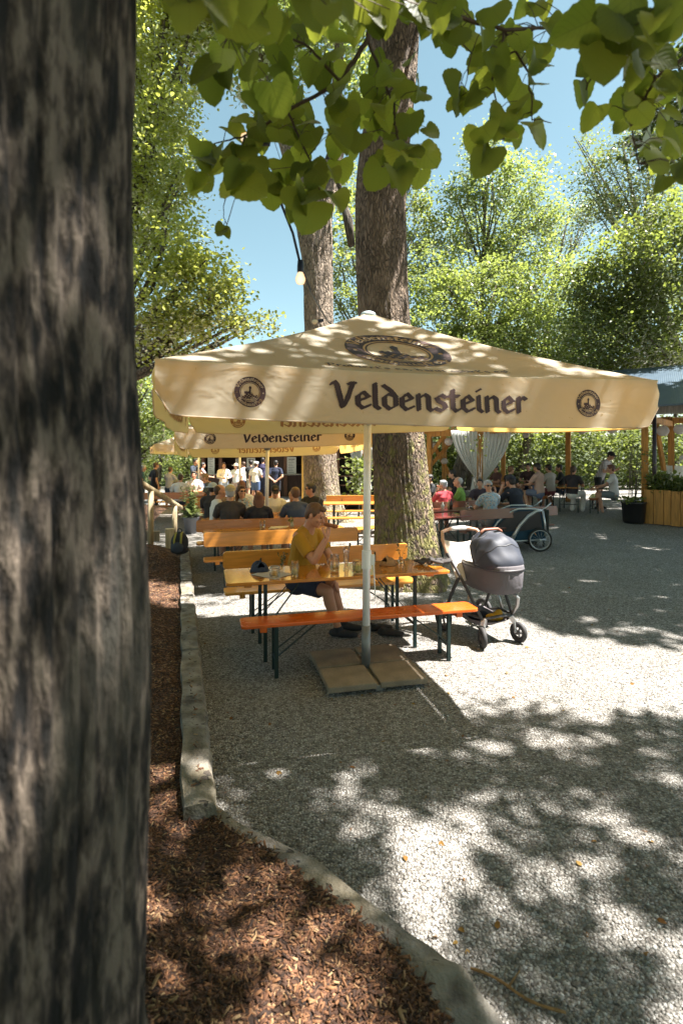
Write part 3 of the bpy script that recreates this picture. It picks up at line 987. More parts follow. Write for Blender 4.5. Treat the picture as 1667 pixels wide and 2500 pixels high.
def rear_tree():
    Y = 15.5
    b = P(790, 1265, Y)
    root = empty('linden_tree', (b.x, b.y, 0), 'forked grey linden trunk behind the string bulb, sunlit at its flared foot', 'tree')
    bark = m_bark((.05, .038, .028), (.31, .24, .18), 1.3, moss=.3, zs=.3)
    px = [(785, 1270, 46), (785, 1200, 40), (781, 1100, 39), (778, 900, 34), (776, 740, 34), (774, 640, 36), (770, 580, 41), (762, 520, 44), (756, 470, 40), (752, 430, 30)]
    trunk_mesh('trunk', [P(x, y, Y) if k else Vector((P(x, y, Y).x, Y, -.05)) for k, (x, y, r) in enumerate(px)], [r * Y / F for _, _, r in px], bark, root, 64, 14, .03, 13, roots=.5, seed=8)
    for pxs in ([(758, 540, 30), (738, 470, 27), (716, 400, 23), (690, 330, 18), (655, 280, 13), (640, 120, 11), (630, -60, 8)], [(778, 540, 30), (795, 470, 27), (808, 410, 23), (825, 340, 18), (822, 240, 13), (830, 80, 10)]):
        trunk_mesh('branch', [P(x, y, Y) for x, y, r in pxs], [r * Y / F for _, _, r in pxs], bark, root, 24, 8, .012, 9, seed=2)
    # hanging dead stub
    mb = MB().tube([P(835, 480, 14.6), P(850, 540, 14.5), P(858, 600, 14.5)], [.07, .13, .1], 10)
    mb.tube([P(800, 380, 14.8), P(822, 430, 14.7), P(835, 480, 14.6)], [.06, .06, .07], 8)
    mb.build('dead_stub', m_bark((.02, .016, .012), (.09, .07, .05), 1.0), root, smooth=True)
    lob = [(P(700, 40, 15), (1.9, 1.8, 1.2)), (P(640, 150, 15), (1.3, 1.4, 1.0)), (P(830, 60, 16), (1.6, 1.5, 1.1)), (P(560, 60, 15), (1.0, 1.2, .9)), (P(750, -120, 15.5), (3, 2.6, 1.6)), (P(880, 200, 16), (.8, .8, .7)), (P(840, 560, 15.8), (.4, .4, .9))]
    pts = lobe_points(lob, 4.2)
    br, t, n, s, ti = sprays(pts, np.full(len(pts), .55), 12, .16, .42)
    leaf_mesh('crown', br, t, n, s, LEAF_SUN, root, tint=ti)
rear_tree()

# ---- foreground linden: trunk at the left edge, crown overhead, sprays of big leaves hanging into the picture
def big_leaf_template():
    nt_, T, U = 11, [], []
    us = (-1, -.5, 0, .5, 1)
    for i in range(nt_ + 1):
        t = i / nt_
        wd = .5 * (1 - t) ** .68 * (t + .10) ** .3 * 1.8 if t < 1 else 0.0
        for u in us:
            ser = .018 * (1 if i % 2 else -1) if abs(u) == 1 and 0 < i < nt_ else 0
            x = u * (wd + ser)
            y = t - .13 * abs(u) * (1 - t) ** 4 + (-.05 if abs(u) == .5 and i == 0 else 0)
            z = .10 * abs(u) * wd + .015 * math.sin(u * 5 + t * 9) - .10 * t * t
            T.append((x, y, z))
            U.append((u, t))
    Fs = []
    for i in range(nt_):
        for j in range(4):
            a = i * 5 + j
            Fs.append((a, a + 1, a + 6, a + 5))
    return np.array(T), Fs, np.array(U)
BL_T, BL_F, BL_U = big_leaf_template()
def bend(T, fold, curl, twist, wide):
    V = T.copy()
    V[:, 0] *= wide
    V[:, 2] += fold * np.abs(T[:, 0]) + curl * T[:, 1] ** 2 + twist * T[:, 0] * T[:, 1]
    V[:, 0] += .06 * twist * T[:, 1] ** 2
    return V
BL_V = [BL_T, bend(BL_T, .35, -.22, .25, .92), bend(BL_T, -.18, .12, -.35, 1.08)]
LINDEN = m_leaf((.055, .08, .012), (.11, .135, .022), (.53, .59, .065), .6, .6, True, name='linden_leaf')
LINDEN_UP = m_leaf((.04, .06, .012), (.08, .11, .02), (.13, .17, .02), .35, name='canopy_leaf')

def fore_tree():
    root = empty('linden_tree', (-.66, .9, .3), 'huge furrowed foreground trunk filling the left edge, leafy branches hanging overhead', 'tree')
    bark = m_old_bark()
    c = (-.655, .9)
    prof = [(-.05, .34), (.4, .31), (.87, .268), (1.15, .278), (1.45, .289), (1.6, .291), (1.8, .287), (2.1, .276), (2.36, .275), (2.73, .283), (3.8, .27), (5.0, .25), (6.5, .2)]
    pts = [Vector((c[0] + .01 * math.sin(z * 2), c[1], z)) for z, r in prof]
    trunk_mesh('trunk', pts, [r for z, r in prof], bark, root, 260, 22, .009, 46, roots=.06, seed=5)
    limbs = MB()
    for pl in ([(-.65, .9, 4.6), (.6, 1.6, 6.0), (2.5, 2.6, 7.4), (4.6, 3.4, 8.6)], [(-.65, .9, 5.0), (.2, 2.6, 7.2), (1.2, 4.6, 9.2), (2.2, 6.4, 10.6)], [(-.65, .9, 5.4), (-2.2, 1.6, 7.4), (-4, 2.6, 9)],
               [(-.65, .9, 4.2), (-.3, 1.05, 4.4), (.1, 1.2, 4.0), (.25, 1.5, 3.6)], [(-.65, .9, 4.3), (.3, 1.0, 4.5), (1.0, 1.2, 3.9), (1.15, 1.5, 3.5)], [(.6, 1.6, 6.0), (.4, 1.2, 5.0), (.1, 1.5, 4.0)]):
        limbs.tube(pl, [.11, .085, .06, .03][:len(pl)], 10)
    limbs.build('limb', bark, root, smooth=True)

    # --- hanging sprays. each: twig through (x, y, Y) photo points, then leaf places round it
    def spray(twigs, spots, seed):
        rs = random.Random(seed)
        nodes = []
        mb = MB()
        for tw in twigs:
            p = [P(*q[:3]) for q in tw]
            fine = []
            for i in range(len(p) - 1):
                for k in range(6):
                    fine.append(p[i].lerp(p[i + 1], k / 6) + Vector((rs.uniform(-.003, .003), rs.uniform(-.003, .003), rs.uniform(-.003, .003))))
            fine.append(p[-1])
            r0 = tw[0][3] if len(tw[0]) > 3 else .006
            mb.tube(fine, [r0 * (1 - .75 * k / len(fine)) for k in range(len(fine))], 7)
            nodes += fine
        B, T, N, S, TI = [], [], [], [], []
        for (cx, cy_, rx, ry, Y0, Y1, n, s0, s1) in spots:
            for _ in range(n):
                while True:
                    u, v = rs.uniform(-1, 1), rs.uniform(-1, 1)
                    if u * u + v * v < 1:
                        break
                Y = rs.uniform(Y0, Y1)
                s = rs.uniform(s0, s1) * rs.uniform(.6, .92)
                b = P(cx + u * rx, cy_ + v * ry - s * F / Y * .35, Y)
                nd = min(nodes, key=lambda q: (q - b).length)
                away = (b - nd)
                a2 = away.normalized() if away.length > .02 else Vector((rs.uniform(-1, 1), rs.uniform(-1, 1), 0))
                t = Vector((a2.x * .55 + rs.gauss(0, .4), a2.y * .3 + rs.gauss(0, .3), -.75 + rs.gauss(0, .3))).normalized()
                nv = Vector((rs.gauss(.05, .33), -.95 + rs.gauss(0, .25), rs.gauss(.3, .3)))
                B.append(b); T.append(t); N.append(nv); S.append(s); TI.append(min(1, max(0, rs.gauss(.45, .38))))
                # petiole
                m = nd.lerp(b, .5) + Vector((0, 0, .012))
                mb.tube([nd, m, b], [.0016, .0012, .001], 5)
        br = mb.build('branch', m_timber((.09, .05, .025), name='twig_bark'), root, smooth=True)
        sel = np.arange(len(B)) % 3
        for g in range(3):
            k = sel == g
            o = leaf_mesh('leaves', np.array(B)[k], np.array(T)[k], np.array(N)[k], np.array(S)[k], LINDEN, br, BL_V[g], BL_F, BL_U, np.array(TI)[k])
            o['kind'] = 'stuff'
    d = 1 / .9406
    def sp(L):
        return [(a * d, b * d, c * d, e * d, f, g, n, s0, s1) for a, b, c, e, f, g, n, s0, s1 in L]
    spray([[(920, -60, 1.6, .009), (895, 100, 1.6), (830, 200, 1.62), (700, 270, 1.65), (600, 330, 1.7), (560, 430, 1.75)], [(830, 200, 1.62, .005), (760, 120, 1.6), (650, 60, 1.5), (560, 90, 1.45)],
           [(700, 270, 1.65, .004), (760, 400, 1.7), (790, 500, 1.72)], [(895, 100, 1.6, .005), (960, 250, 1.65), (980, 400, 1.7), (1000, 470, 1.75)], [(600, 330, 1.7, .003), (520, 350, 1.7), (470, 440, 1.7)], [(560, 430, 1.75, .002), (545, 520, 1.75), (560, 580, 1.75)]],
          sp([(720, 190, 190, 150, 1.5, 1.85, 44, .075, .11), (610, 330, 120, 90, 1.5, 1.85, 19, .08, .115), (800, 330, 130, 110, 1.55, 1.9, 27, .08, .11), (690, 420, 90, 60, 1.5, 1.8, 12, .085, .11), (480, 380, 40, 60, 1.55, 1.7, 8, .075, .1), (735, 470, 30, 25, 1.5, 1.6, 3, .11, .125),
              (945, 390, 40, 50, 1.5, 1.7, 6, .09, .12), (920, 250, 70, 120, 1.5, 1.9, 18, .07, .1), (500, 535, 25, 12, 1.7, 1.8, 3, .04, .055), (560, 150, 90, 100, 1.3, 1.7, 14, .08, .11), (560, 420, 30, 30, 1.5, 1.6, 3, .1, .115)]), 4)
    spray([[(1030, -30, 1.5, .008), (1080, 30, 1.5), (1230, 75, 1.55), (1400, 65, 1.6), (1500, 60, 1.65)], [(1230, 75, 1.55, .004), (1290, 180, 1.6), (1300, 290, 1.6), (1345, 300, 1.6)], [(1230, 75, 1.55, .004), (1200, 200, 1.6), (1230, 340, 1.6)], [(1040, 0, 1.5, .003), (1150, 130, 1.55), (1130, 230, 1.55)]],
          sp([(1170, 150, 90, 80, 1.5, 1.75, 20, .075, .105), (1090, 200, 50, 80, 1.5, 1.7, 9, .075, .1), (1190, 260, 60, 60, 1.5, 1.7, 10, .08, .115), (1140, 360, 22, 18, 1.5, 1.6, 2, .11, .12), (1110, 310, 30, 30, 1.5, 1.6, 2, .09, .1), (1060, 50, 70, 60, 1.4, 1.7, 14, .08, .11), (1240, 60, 50, 60, 1.5, 1.7, 8, .07, .09)]), 9)
    spray([[(1700, -40, 1.3, .008), (1560, 60, 1.35), (1460, 130, 1.4), (1430, 220, 1.45)], [(1700, 120, 1.4, .006), (1600, 190, 1.45), (1540, 300, 1.5), (1560, 420, 1.5)]],
          sp([(1390, 110, 60, 70, 1.15, 1.45, 9, .09, .12), (1480, 80, 90, 90, 1.15, 1.5, 14, .09, .12), (1490, 200, 80, 60, 1.3, 1.6, 16, .08, .105), (1330, 220, 25, 20, 1.5, 1.6, 2, .07, .09), (1360, 260, 15, 12, 1.5, 1.6, 1, .09, .1), (1500, 310, 60, 60, 1.4, 1.7, 12, .07, .1), (1540, 400, 30, 50, 1.5, 1.7, 5, .07, .09), (1540, 30, 60, 60, 1.0, 1.3, 9, .08, .1)]), 12)
    spray([[(300, -90, .9, .006), (420, -20, .95), (560, -30, 1.0), (700, -60, 1.0)]],
          sp([(420, 10, 100, 40, .85, 1.05, 9, .08, .11), (560, 30, 70, 60, .9, 1.2, 9, .08, .11), (680, 10, 80, 60, 1.0, 1.3, 9, .08, .1), (850, 10, 90, 60, 1.2, 1.5, 12, .08, .1), (970, 20, 60, 60, 1.2, 1.5, 8, .08, .1)]), 21)

    # --- crown overhead: mostly unseen leaf clumps, laid out to shape the dapples below
    LAT = np.random.default_rng(77).random((64, 64))
    def vn(x, y):
        i, j = math.floor(x), math.floor(y)
        fx, fy = sstep(x - i), sstep(y - j)
        g = lambda p, q: LAT[p % 64, q % 64]
        return (g(i, j) * (1 - fx) + g(i + 1, j) * fx) * (1 - fy) + (g(i, j + 1) * (1 - fx) + g(i + 1, j + 1) * fx) * fy
    def want(U, V):
        """how thick the leaves are above the ground point (U, V) along the sun's rays"""
        wob = .35 * math.sin(U * 2.1 + V) + .25 * math.sin(V * 3.7 - U * 1.3)
        if -2.4 < U < .2 and .2 < V < 1.3:
            return .0 if (-1.62 < U < -1.04 or -2.05 < U < -1.75) and .25 < V < .92 else 1.3
        if -1.0 < U < 1.2 and 7.1 < V < 9:
            return .05
        if V > 15 or V < -1.0:
            return 0.0
        up = 6.3 - (U - 2.1) * .75 + .4 * wob if U > 1.2 else 6.6
        lo = 3.85 + .35 * wob + (.15 if U > 2 else 0)
        if U > .45 + .5 * wob * .6 and lo < V < up:
            return .02
        if U > 0.9 and V >= up:
            return .89 if V < 12 else .82
        if -2.9 < U < .6 and 6.2 + .2 * wob < V < 7.4 + .2 * wob:
            return .05
        if U < -3.2 and V > 5.5:
            return .5
        if V > 9.4:
            return .22
        if V > 7.4:
            return .6
        if V < lo:
            return .83 if U < .3 else .63
        return .62
    GAP = np.random.default_rng(12).random((97, 97, 4))
    def gap(U, V):
        """true inside one of the roundish holes between the leaf clumps"""
        q = .40
        i, j = math.floor(U / q), math.floor(V / q)
        for di in (-1, 0, 1):
            for dj in (-1, 0, 1):
                g = GAP[(i + di) % 97, (j + dj) % 97]
                if g[0] > (.88 if U > 1.1 else .70):
                    continue
                r = .12 + .12 * g[3] ** 1.3
                if math.hypot(U - (i + di + g[1]) * q, (V - (j + dj + g[2]) * q) * 1.15) < r:
                    return True
        return False
    ct = math.tan(R(90) - SUN_EL)
    cells, far_c = [], []
    rs = random.Random(31)
    for k in range(26000):
        U, V = rs.uniform(-7, 9.5), rs.uniform(-1, 15)
        wd = want(U, V)
        if wd < .1:
            if rs.random() > wd * .3:
                continue
        else:
            nv = .6 * vn(U * 3.1 + 7, V * 3.7) + .4 * vn(U * 6.6, V * 7.3 + 3)
            if V < 6.4 and U > -3.2 and not (U < .2 and V < 1.6):
                if gap(U, V) or nv > .74:
                    continue
            elif nv > .5 + (wd - .62) * .62 + .045 or rs.random() > .97:
                continue
        right = U > 2.0 and V > 4.6
        z = rs.uniform(9.5, 14.5) if right else rs.uniform(8.6, 11) if V < 4.6 else rs.uniform(8.5, 12.5)
        p = Vector((U + z * ct * math.cos(SUN_AZ), V + z * ct * math.sin(SUN_AZ), z))
        if p.y > .2:
            px, py = 833.5 + F * p.x / p.y, HZ - F * (p.z - CH) / p.y
            if -40 < px < 1720 and py > -60:
                if not (px > 1480 and right and py < 500):
                    continue
        (far_c if right else cells).append(p)
    # unseen crown added over and behind the photographer to cut sky light
    back = []
    for k in range(5200):
        p = Vector((rs.uniform(-11, 9), rs.uniform(-9, 7), rs.uniform(6.5, 11)))
        if p.y > -.5 and p.x > -2.5:
            continue
        if p.y > .2 and (HZ - F * (p.z - CH) / p.y > -60 and 833.5 + F * p.x / p.y > 200):
            continue
        back.append(tuple(p))
    back = np.array(back)
    br, t, n, s, ti = sprays(back, np.full(len(back), .4), 7, .26, .5, .5)
    leaf_mesh('crown', br, t, n, s, LINDEN_UP, root, tint=ti)
    for lst, par, leaf, nl in ((cells, root, .115, 9), (far_c, None, .16, 10)):
        pts = np.array([tuple(q) for q in lst])
        br, t, n, s, ti = sprays(pts, np.full(len(pts), .24), nl, leaf, .42, .5)
        if par is None:
            par = empty('linden_tree', (9.5, 6.5, 0), 'wide linden just outside the right edge, its dark leaves laid out to shade the gravel', 'tree')
            trunk_mesh('trunk', [Vector((9.5, 6.5, -.05)), Vector((9.6, 6.6, 3)), Vector((9.7, 6.9, 7)), Vector((10, 7.2, 11))], [.42, .34, .3, .2], BARK_FAR, par, 40, 10, .02, 13, roots=.2)
        leaf_mesh('crown', br, t, n, s, LINDEN_UP, par, tint=ti)
fore_tree()
# ------------------------------------------------------------------ lettering (broad-nib strokes rasterised into runs)
NIB = (math.cos(R(38)), math.sin(R(38)))
GL = {
 'V': (.9, [[(-.02, 1.38), (.1, 1.52), (.2, 1.36), (.42, .06)], [(.44, .06), (.62, .5), (.88, 1.5)], [(.72, 1.46), (.96, 1.46)]]),
 'e': (.66, [[(.12, .74), (.12, .24), (.3, .02), (.6, .2)], [(.12, .72), (.36, .98), (.58, .7), (.16, .46)]]),
 'l': (.34, [[(.14, 1.5), (.14, .16), (.3, .02)]]),
 'd': (.74, [[(.14, .72), (.14, .26), (.36, .02), (.64, .24), (.64, .78), (.46, 1.1), (.12, 1.42)], [(.14, .72), (.36, .94), (.6, .82)]]),
 'n': (.78, [[(.14, .96), (.14, .04)], [(.16, .74), (.44, .98), (.6, .84), (.6, .14), (.72, .02)]]),
 's': (.62, [[(.56, .84), (.36, .98), (.14, .8), (.22, .6), (.48, .44), (.54, .22), (.32, .02), (.06, .16)]]),
 't': (.5, [[(.2, 1.3), (.2, .2), (.34, .02), (.48, .12)], [(.02, .94), (.46, .94)]]),
 'i': (.34, [[(.14, .98), (.14, .16), (.28, .02)], [(.1, 1.3), (.2, 1.38)]]),
 'r': (.56, [[(.14, .96), (.14, .04)], [(.16, .72), (.36, .98), (.5, .86)]]),
 'u': (.76, [[(.12, .96), (.12, .24), (.3, .02), (.56, .24)], [(.58, .98), (.58, .14), (.7, .02)]]),
 'a': (.7, [[(.12, .86), (.36, .98), (.54, .82), (.54, .14), (.66, .02)], [(.54, .56), (.16, .4), (.14, .16), (.3, .02), (.52, .2)]]),
 'h': (.76, [[(.14, 1.5), (.14, .04)], [(.16, .74), (.42, .98), (.6, .8), (.6, .2), (.48, -.2)]]),
 'b': (.74, [[(.14, 1.5), (.14, .2), (.36, .02), (.62, .24), (.62, .76), (.4, .98), (.16, .78)]]),
 'o': (.72, [[(.14, .72), (.14, .26), (.36, .02), (.6, .26), (.6, .74), (.38, .98), (.14, .72)]]),
 'p': (.74, [[(.14, .98), (.14, -.42)], [(.16, .76), (.4, .98), (.6, .76), (.6, .26), (.38, .02), (.16, .2)]]),
 'g': (.72, [[(.6, .96), (.36, .98), (.14, .74), (.14, .34), (.34, .1), (.58, .3)], [(.6, .98), (.6, -.2), (.36, -.42), (.1, -.3)]]),
 'N': (1.0, [[(.14, 1.42), (.2, .04)], [(.14, 1.3), (.3, 1.46), (.72, .04)], [(.84, 1.5), (.8, .1)]]),
 'P': (.86, [[(.2, 1.4), (.22, .04)], [(.02, 1.2), (.3, 1.46), (.66, 1.44), (.76, 1.1), (.56, .72), (.26, .76)]]),
 '/': (.5, [[(.06, -.1), (.42, 1.4)]]),
 '.': (.24, [[(.08, .02), (.14, .08)]]),
 ',': (.24, [[(.12, .06), (.06, -.2)]]),
 "'": (.24, [[(.12, 1.5), (.06, 1.26)]]),
 '!': (.28, [[(.12, 1.46), (.12, .5)], [(.08, .02), (.14, .08)]]),
 ' ': (.4, []),
}
GL['\u00fc'] = (.76, GL['u'][1] + [[(.16, 1.26), (.22, 1.32)], [(.5, 1.26), (.56, 1.32)]])
def raster_text(text, res=26, nw=.27, nt=.085, gap=.06):
    wtot = sum(GL[c][0] + gap for c in text)
    W, H = int((wtot + .4) * res), int(2.5 * res)
    M = np.zeros((H, W), bool)
    yy, xx = np.mgrid[0:H, 0:W]
    X = (xx + .5) / res - .2
    Yv = (yy + .5) / res - .6
    x0 = 0.0
    for ch in text:
        wd, st = GL[ch]
        a0, a1 = max(0, int((x0 - .2) * res)), min(W, int((x0 + wd + .6) * res))
        Xs, Ys, Ms = X[:, a0:a1], Yv[:, a0:a1], M[:, a0:a1]
        for s in st:
            for (ax, ay), (bx, by) in zip(s[:-1], s[1:]):
                n = max(2, int(math.hypot(bx - ax, by - ay) * res * 1.2))
                for k in range(n + 1):
                    px, py = x0 + ax + (bx - ax) * k / n, ay + (by - ay) * k / n
                    dx, dy = Xs - px, Ys - py
                    Ms |= (np.abs(dx * NIB[0] + dy * NIB[1]) < nw / 2) & (np.abs(-dx * NIB[1] + dy * NIB[0]) < nt / 2 + .012)
        x0 += wd + gap
    return M, wtot, res
def sample(M, res, s, t):
    j = ((s + .2) * res).astype(int)
    i = ((t + .6) * res).astype(int)
    ok = (i >= 0) & (j >= 0) & (i < M.shape[0]) & (j < M.shape[1])
    return np.where(ok, M[np.clip(i, 0, M.shape[0] - 1), np.clip(j, 0, M.shape[1] - 1)], False)
def logo_mask(N=150):
    yy, xx = np.mgrid[0:N, 0:N]
    x = (xx + .5) / N * 2 - 1
    y = (yy + .5) / N * 2 - 1
    r = np.hypot(x, y)
    m = (r < .97) & (r > .64)
    top, wt, rs = raster_text('Veldensteiner', 26, .25, .1)
    bot, wb, _ = raster_text('Neuhaus/Peg.', 26, .25, .1)
    a = np.arctan2(x, y)                    # 0 at the top, clockwise
    k = 2.5 / wt                            # radians per text unit
    hgt = .145
    mt = sample(top, rs, a / k + wt / 2, (r - .725) / hgt)
    b = np.arctan2(x, -y)                   # 0 at the bottom
    k2 = 2.15 / wb
    mb_ = sample(bot, rs, b / k2 + wb / 2, (.895 - r) / hgt)
    m &= ~mt & ~mb_
    m &= ~(np.hypot(np.abs(x) - .805, y + .04) < .045)
    ring = (r < .6) & (r > .565)
    hill = (y < -.08 - .55 * np.abs(x) ** 1.5 + .05 * np.sin(x * 19)) & (y > -.40 + .05 * np.sin(x * 9)) & (r < .56)
    hill &= ~((np.sin(x * 31 + y * 9) * np.sin(y * 37 - x * 8)) > .45)
    tower = (np.abs(x + .01) < .055 + .02 * (y > .2)) & (y > -.1) & (y < .3)
    tower |= (np.abs(x) < .09 - (y - .3) * .9) & (y >= .3) & (y < .4)
    wall = (np.abs(x + .2) < .16) & (y > -.12) & (y < .03 + .02 * np.sign(np.sin(x * 60)))
    low = (np.abs(np.sin(y * 26 + x * 2)) > .7) & (y < -.42) & (r < .53)
    return m | ring | hill | tower | wall | low
def mask_quads(M):
    """runs of set cells, equal runs of neighbouring rows joined: (u0, u1, v0, v1) in 0..1"""
    H, W = M.shape
    open_, out = {}, []
    for i in range(H + 1):
        runs = set()
        if i < H:
            d = np.diff(np.concatenate([[0], M[i].astype(np.int8), [0]]))
            runs = set(zip(np.where(d == 1)[0].tolist(), np.where(d == -1)[0].tolist()))
        for k in list(open_):
            if k not in runs:
                out.append((k[0] / W, k[1] / W, open_.pop(k) / H, i / H))
        for k in runs:
            open_.setdefault(k, i)
    return out
TXT_V = raster_text('Veldensteiner', 40, .235, .08)
TXT_P = raster_text("Probiert's es, dann sp\u00fcrt's es!", 24, .24, .085)
LOGO = mask_quads(logo_mask())
LOGO_BIG = mask_quads(logo_mask(220))
Q_V, Q_P = mask_quads(TXT_V[0]), mask_quads(TXT_P[0])
def put(mb, quads, fn):
    """fn(u, v) -> 3-D point; long quads are cut so they follow bends"""
    for u0, u1, v0, v1 in quads:
        n = max(1, int((u1 - u0) / .06))
        for k in range(n):
            a, b = u0 + (u1 - u0) * k / n, u0 + (u1 - u0) * (k + 1) / n
            mb.add([fn(a, v0), fn(b, v0), fn(b, v1), fn(a, v1)], [(0, 1, 2, 3)])

# ------------------------------------------------------------------ parasols
INK = m_plain((.045, .013, .009), .6, var=.1, name='print_ink')
INK_IN = m_plain((.33, .17, .075), .7, var=.1, name='ink_seen_through')
CLOTH = m_fabric()
ALU = m_plain((.78, .77, .75), .35, .2, name='white_pole')
GREY = m_plain((.2, .2, .2), .45, .5, name='grey_steel')
WOODRIB = m_plain((.7, .69, .66), .4, .6, name='rib_metal')

def parasol(label, pole, corners, apex, drop, full=True, detail=2, sleeve=True, group='cream brewery parasols'):
    """corners: canopy edge points FL, FR, BR, BL (top of the valance); drop: valance depth at each"""
    root = empty('parasol', pole, label, 'parasol', group)
    C = [Vector(c) for c in corners]
    A = Vector(apex)
    sides = [(0, 1), (1, 2), (2, 3), (3, 0)]
    cap = .05
    mb = MB()
    n = 26
    def facet(i, s, t):
        a, b = C[sides[i][0]], C[sides[i][1]]
        e = a.lerp(b, s)
        p = e.lerp(A, t)
        sag = -.10 * math.sin(math.pi * s) * (1 - t) ** .7 * math.sin(math.pi * min(1, t * .9 + .08)) - .035 * math.sin(math.pi * t)
        return p + Vector((0, 0, sag))
    for i in range(4):
        mb.grid(lambda u, v: facet(i, u, v), n, 14)
    mb.build('canopy', CLOTH, root, smooth=True)
    valn = []
    for i in range(4):
        a, b = C[sides[i][0]], C[sides[i][1]]
        out = (b - a).cross(Vector((0, 0, 1))).normalized()
        L = (b - a).length
        da, db = drop[sides[i][0]], drop[sides[i][1]]
        ph = i * 1.7 + L
        def val(s, t, i=i, a=a, b=b, out=out, L=L, da=da, db=db, ph=ph):
            """t 0 at the canopy edge, 1 at the hem; rounded lower corners"""
            p = a.lerp(b, s) - Vector((0, 0, .0248 * math.sin(math.pi * s) - .004))
            d = da + (db - da) * s
            m = min(s, 1 - s) * L
            cut = 0.0
            if m < .13:
                cut = .13 - math.sqrt(max(0, .13 ** 2 - (.13 - m) ** 2))
            z = -t * (d - cut)
            wav = .012 * math.sin(s * 11 + ph) * t + .008 * math.sin(s * 23 + ph * 2) * t * t + .03 * t * t * math.sin(math.pi * s) 
            crease = -.007 * math.exp(-(m / .18) ** 2) * math.sin(t * 9)
            return p + out * (.006 + wav + crease) + Vector((0, 0, z))
        valn.append((val, out, L))
        mbv = MB().grid(lambda u, v: val(u, v), 48, 8)
        vo = mbv.build('valance', CLOTH, root, smooth=True)
        hem = MB().tube([val(k / 40, 1.0) for k in range(41)], .004, 5)
        hem.build('hem', CLOTH, vo, smooth=True)
        if detail >= 1:
            d = (da + db) / 2
            for side, mat, off in ((1, INK, .004), (-1, INK_IN, -.006)):
                if detail == 1 and side == 1 and i in (1, 2):
                    continue
                tm = MB()
                hh, ww = TXT_V[0].shape
                th = d * .8
                tw = th * ww / hh * 1.4
                put(tm, Q_V, lambda u, v: val(.5 + (u - .5) * tw / L, .56 - (v - .43) * th / d) + out * off)
                for sx in (.158, .832):
                    lr = d * .285
                    put(tm, LOGO, lambda u, v: val(sx + (u - .5) * 2 * lr / L, .5 - (v - .5) * 2 * lr / d) + out * off)
                tm.build('lettering', mat, vo)
    # big emblem and slogan on the front slope
    if detail >= 2:
        tm = MB()
        L = (C[1] - C[0]).length
        H = ((A - C[0].lerp(C[1], .5))).length
        nrm = (C[1] - C[0]).cross(A - C[0]).normalized()
        def sl(x, y):
            """x metres along the edge from its middle, y metres up the slope"""
            t = y / H
            s = .5 + x / L / max(.05, 1 - t)
            return facet(0, s, t) + nrm * .006
        put(tm, LOGO_BIG, lambda u, v: sl((u - .5) * .80, .78 + (v - .5) * .80))
        hh, ww = TXT_P[0].shape
        tw = 1.24
        th = tw * hh / ww
        put(tm, Q_P, lambda u, v: sl((u - .5) * tw, .22 + (v - .4) * th))
        tm.build('slogan', INK, root)
    # cap on top
    MB().lathe((A.x, A.y, A.z - .02), [(.0, .035), (.035, .032), (.06, .02), (.07, 0), (.06, -.012)], 24).build('cap', m_plain((.55, .66, .7), .4, name='cap_plastic'), root, smooth=True)
    # pole, sleeve, crank
    p = Vector(pole)
    top = Vector((A.x, A.y, A.z - .05))
    MB().tube([p + Vector((0, 0, .05)), p.lerp(top, .5), top], .033, 20).build('pole', ALU, root, smooth=True)
    if sleeve:
        k = p.lerp(top, .135)
        MB().tube([p + Vector((0, 0, .02)), k], .04, 20).build('sleeve', GREY, root, smooth=True)
        MB().box(p + Vector((0, 0, .03)), (.78, .07, .05), .24).box(p + Vector((0, 0, .03)), (.07, .78, .048), .24).build('cross_foot', GREY, root, bevel=.006)
        kk = p.lerp(top, .32)
        mbk = MB().tube([kk - Vector((0, 0, .08)), kk + Vector((0, 0, .08))], .042, 16)
        mbk.box(kk + Vector((.045, -.01, 0)), (.05, .035, .09)).tube([kk + Vector((.06, -.02, -.02)), kk + Vector((.075, -.02, -.34))], .006, 8)
        mbk.build('crank', ALU, root, smooth=False, bevel=.003)
    hub = p.lerp(top, .72)
    MB().lathe(hub, [(.03, -.06), (.06, -.05), (.06, .05), (.03, .06)], 16).build('hub', GREY, root, smooth=True)
    for k in range(8):
        i = k // 2
        dn = Vector((0, 0, -.03))
        pts = [facet(i, 0 if k % 2 == 0 else .5, t) + dn for t in (.97, .8, .6, .4, .2, .03)]
        r = MB().tube(pts, .012, 6).build('rib', WOODRIB, root)
        MB().beam(hub, pts[3], .016, .022).build('strut', WOODRIB, r)
    return root

def tilt(c, zs):
    return [(x, y, z) for (x, y), z in zip(c, zs)]
parasol('big near cream parasol with dark lettering, over the man in yellow', (.214, 4.68, 0),
        tilt([(-.982, 2.808), (2.071, 3.498), (1.38, 6.55), (-1.673, 5.86)], [2.414, 2.40, 2.52, 2.46]), (.235, 4.69, 3.165), [.297, .315, .30, .305])
parasol('cream parasol behind the near one, pole rising among the second row of seats', (-1.36, 9.63, 0),
        tilt([(-2.42, 7.75), (.64, 8.45), (-.05, 11.5), (-3.1, 10.8)], [2.31, 2.41, 2.26, 2.18]), (-1.33, 9.63, 2.93), [.30, .30, .30, .30], detail=1)
parasol('farther cream parasol, only its pole and hem showing behind two others', (-2.86, 15, 0),
        tilt([(-4.1, 13.1), (-1.05, 13.8), (-1.7, 16.8), (-4.75, 16.1)], [2.26, 2.3, 2.26, 2.22]), (-2.86, 15, 2.8), [.27, .27, .27, .27], detail=0)
parasol('small far parasol at the left with tiny lettering on its turned side', (-5.09, 19, 0),
        tilt([(-7.12, 19.87), (-5.96, 16.97), (-3.06, 18.13), (-4.22, 21.03)], [2.24, 2.3, 2.28, 2.25]), (-5.09, 19, 3.0), [.24, .24, .24, .24], detail=1)

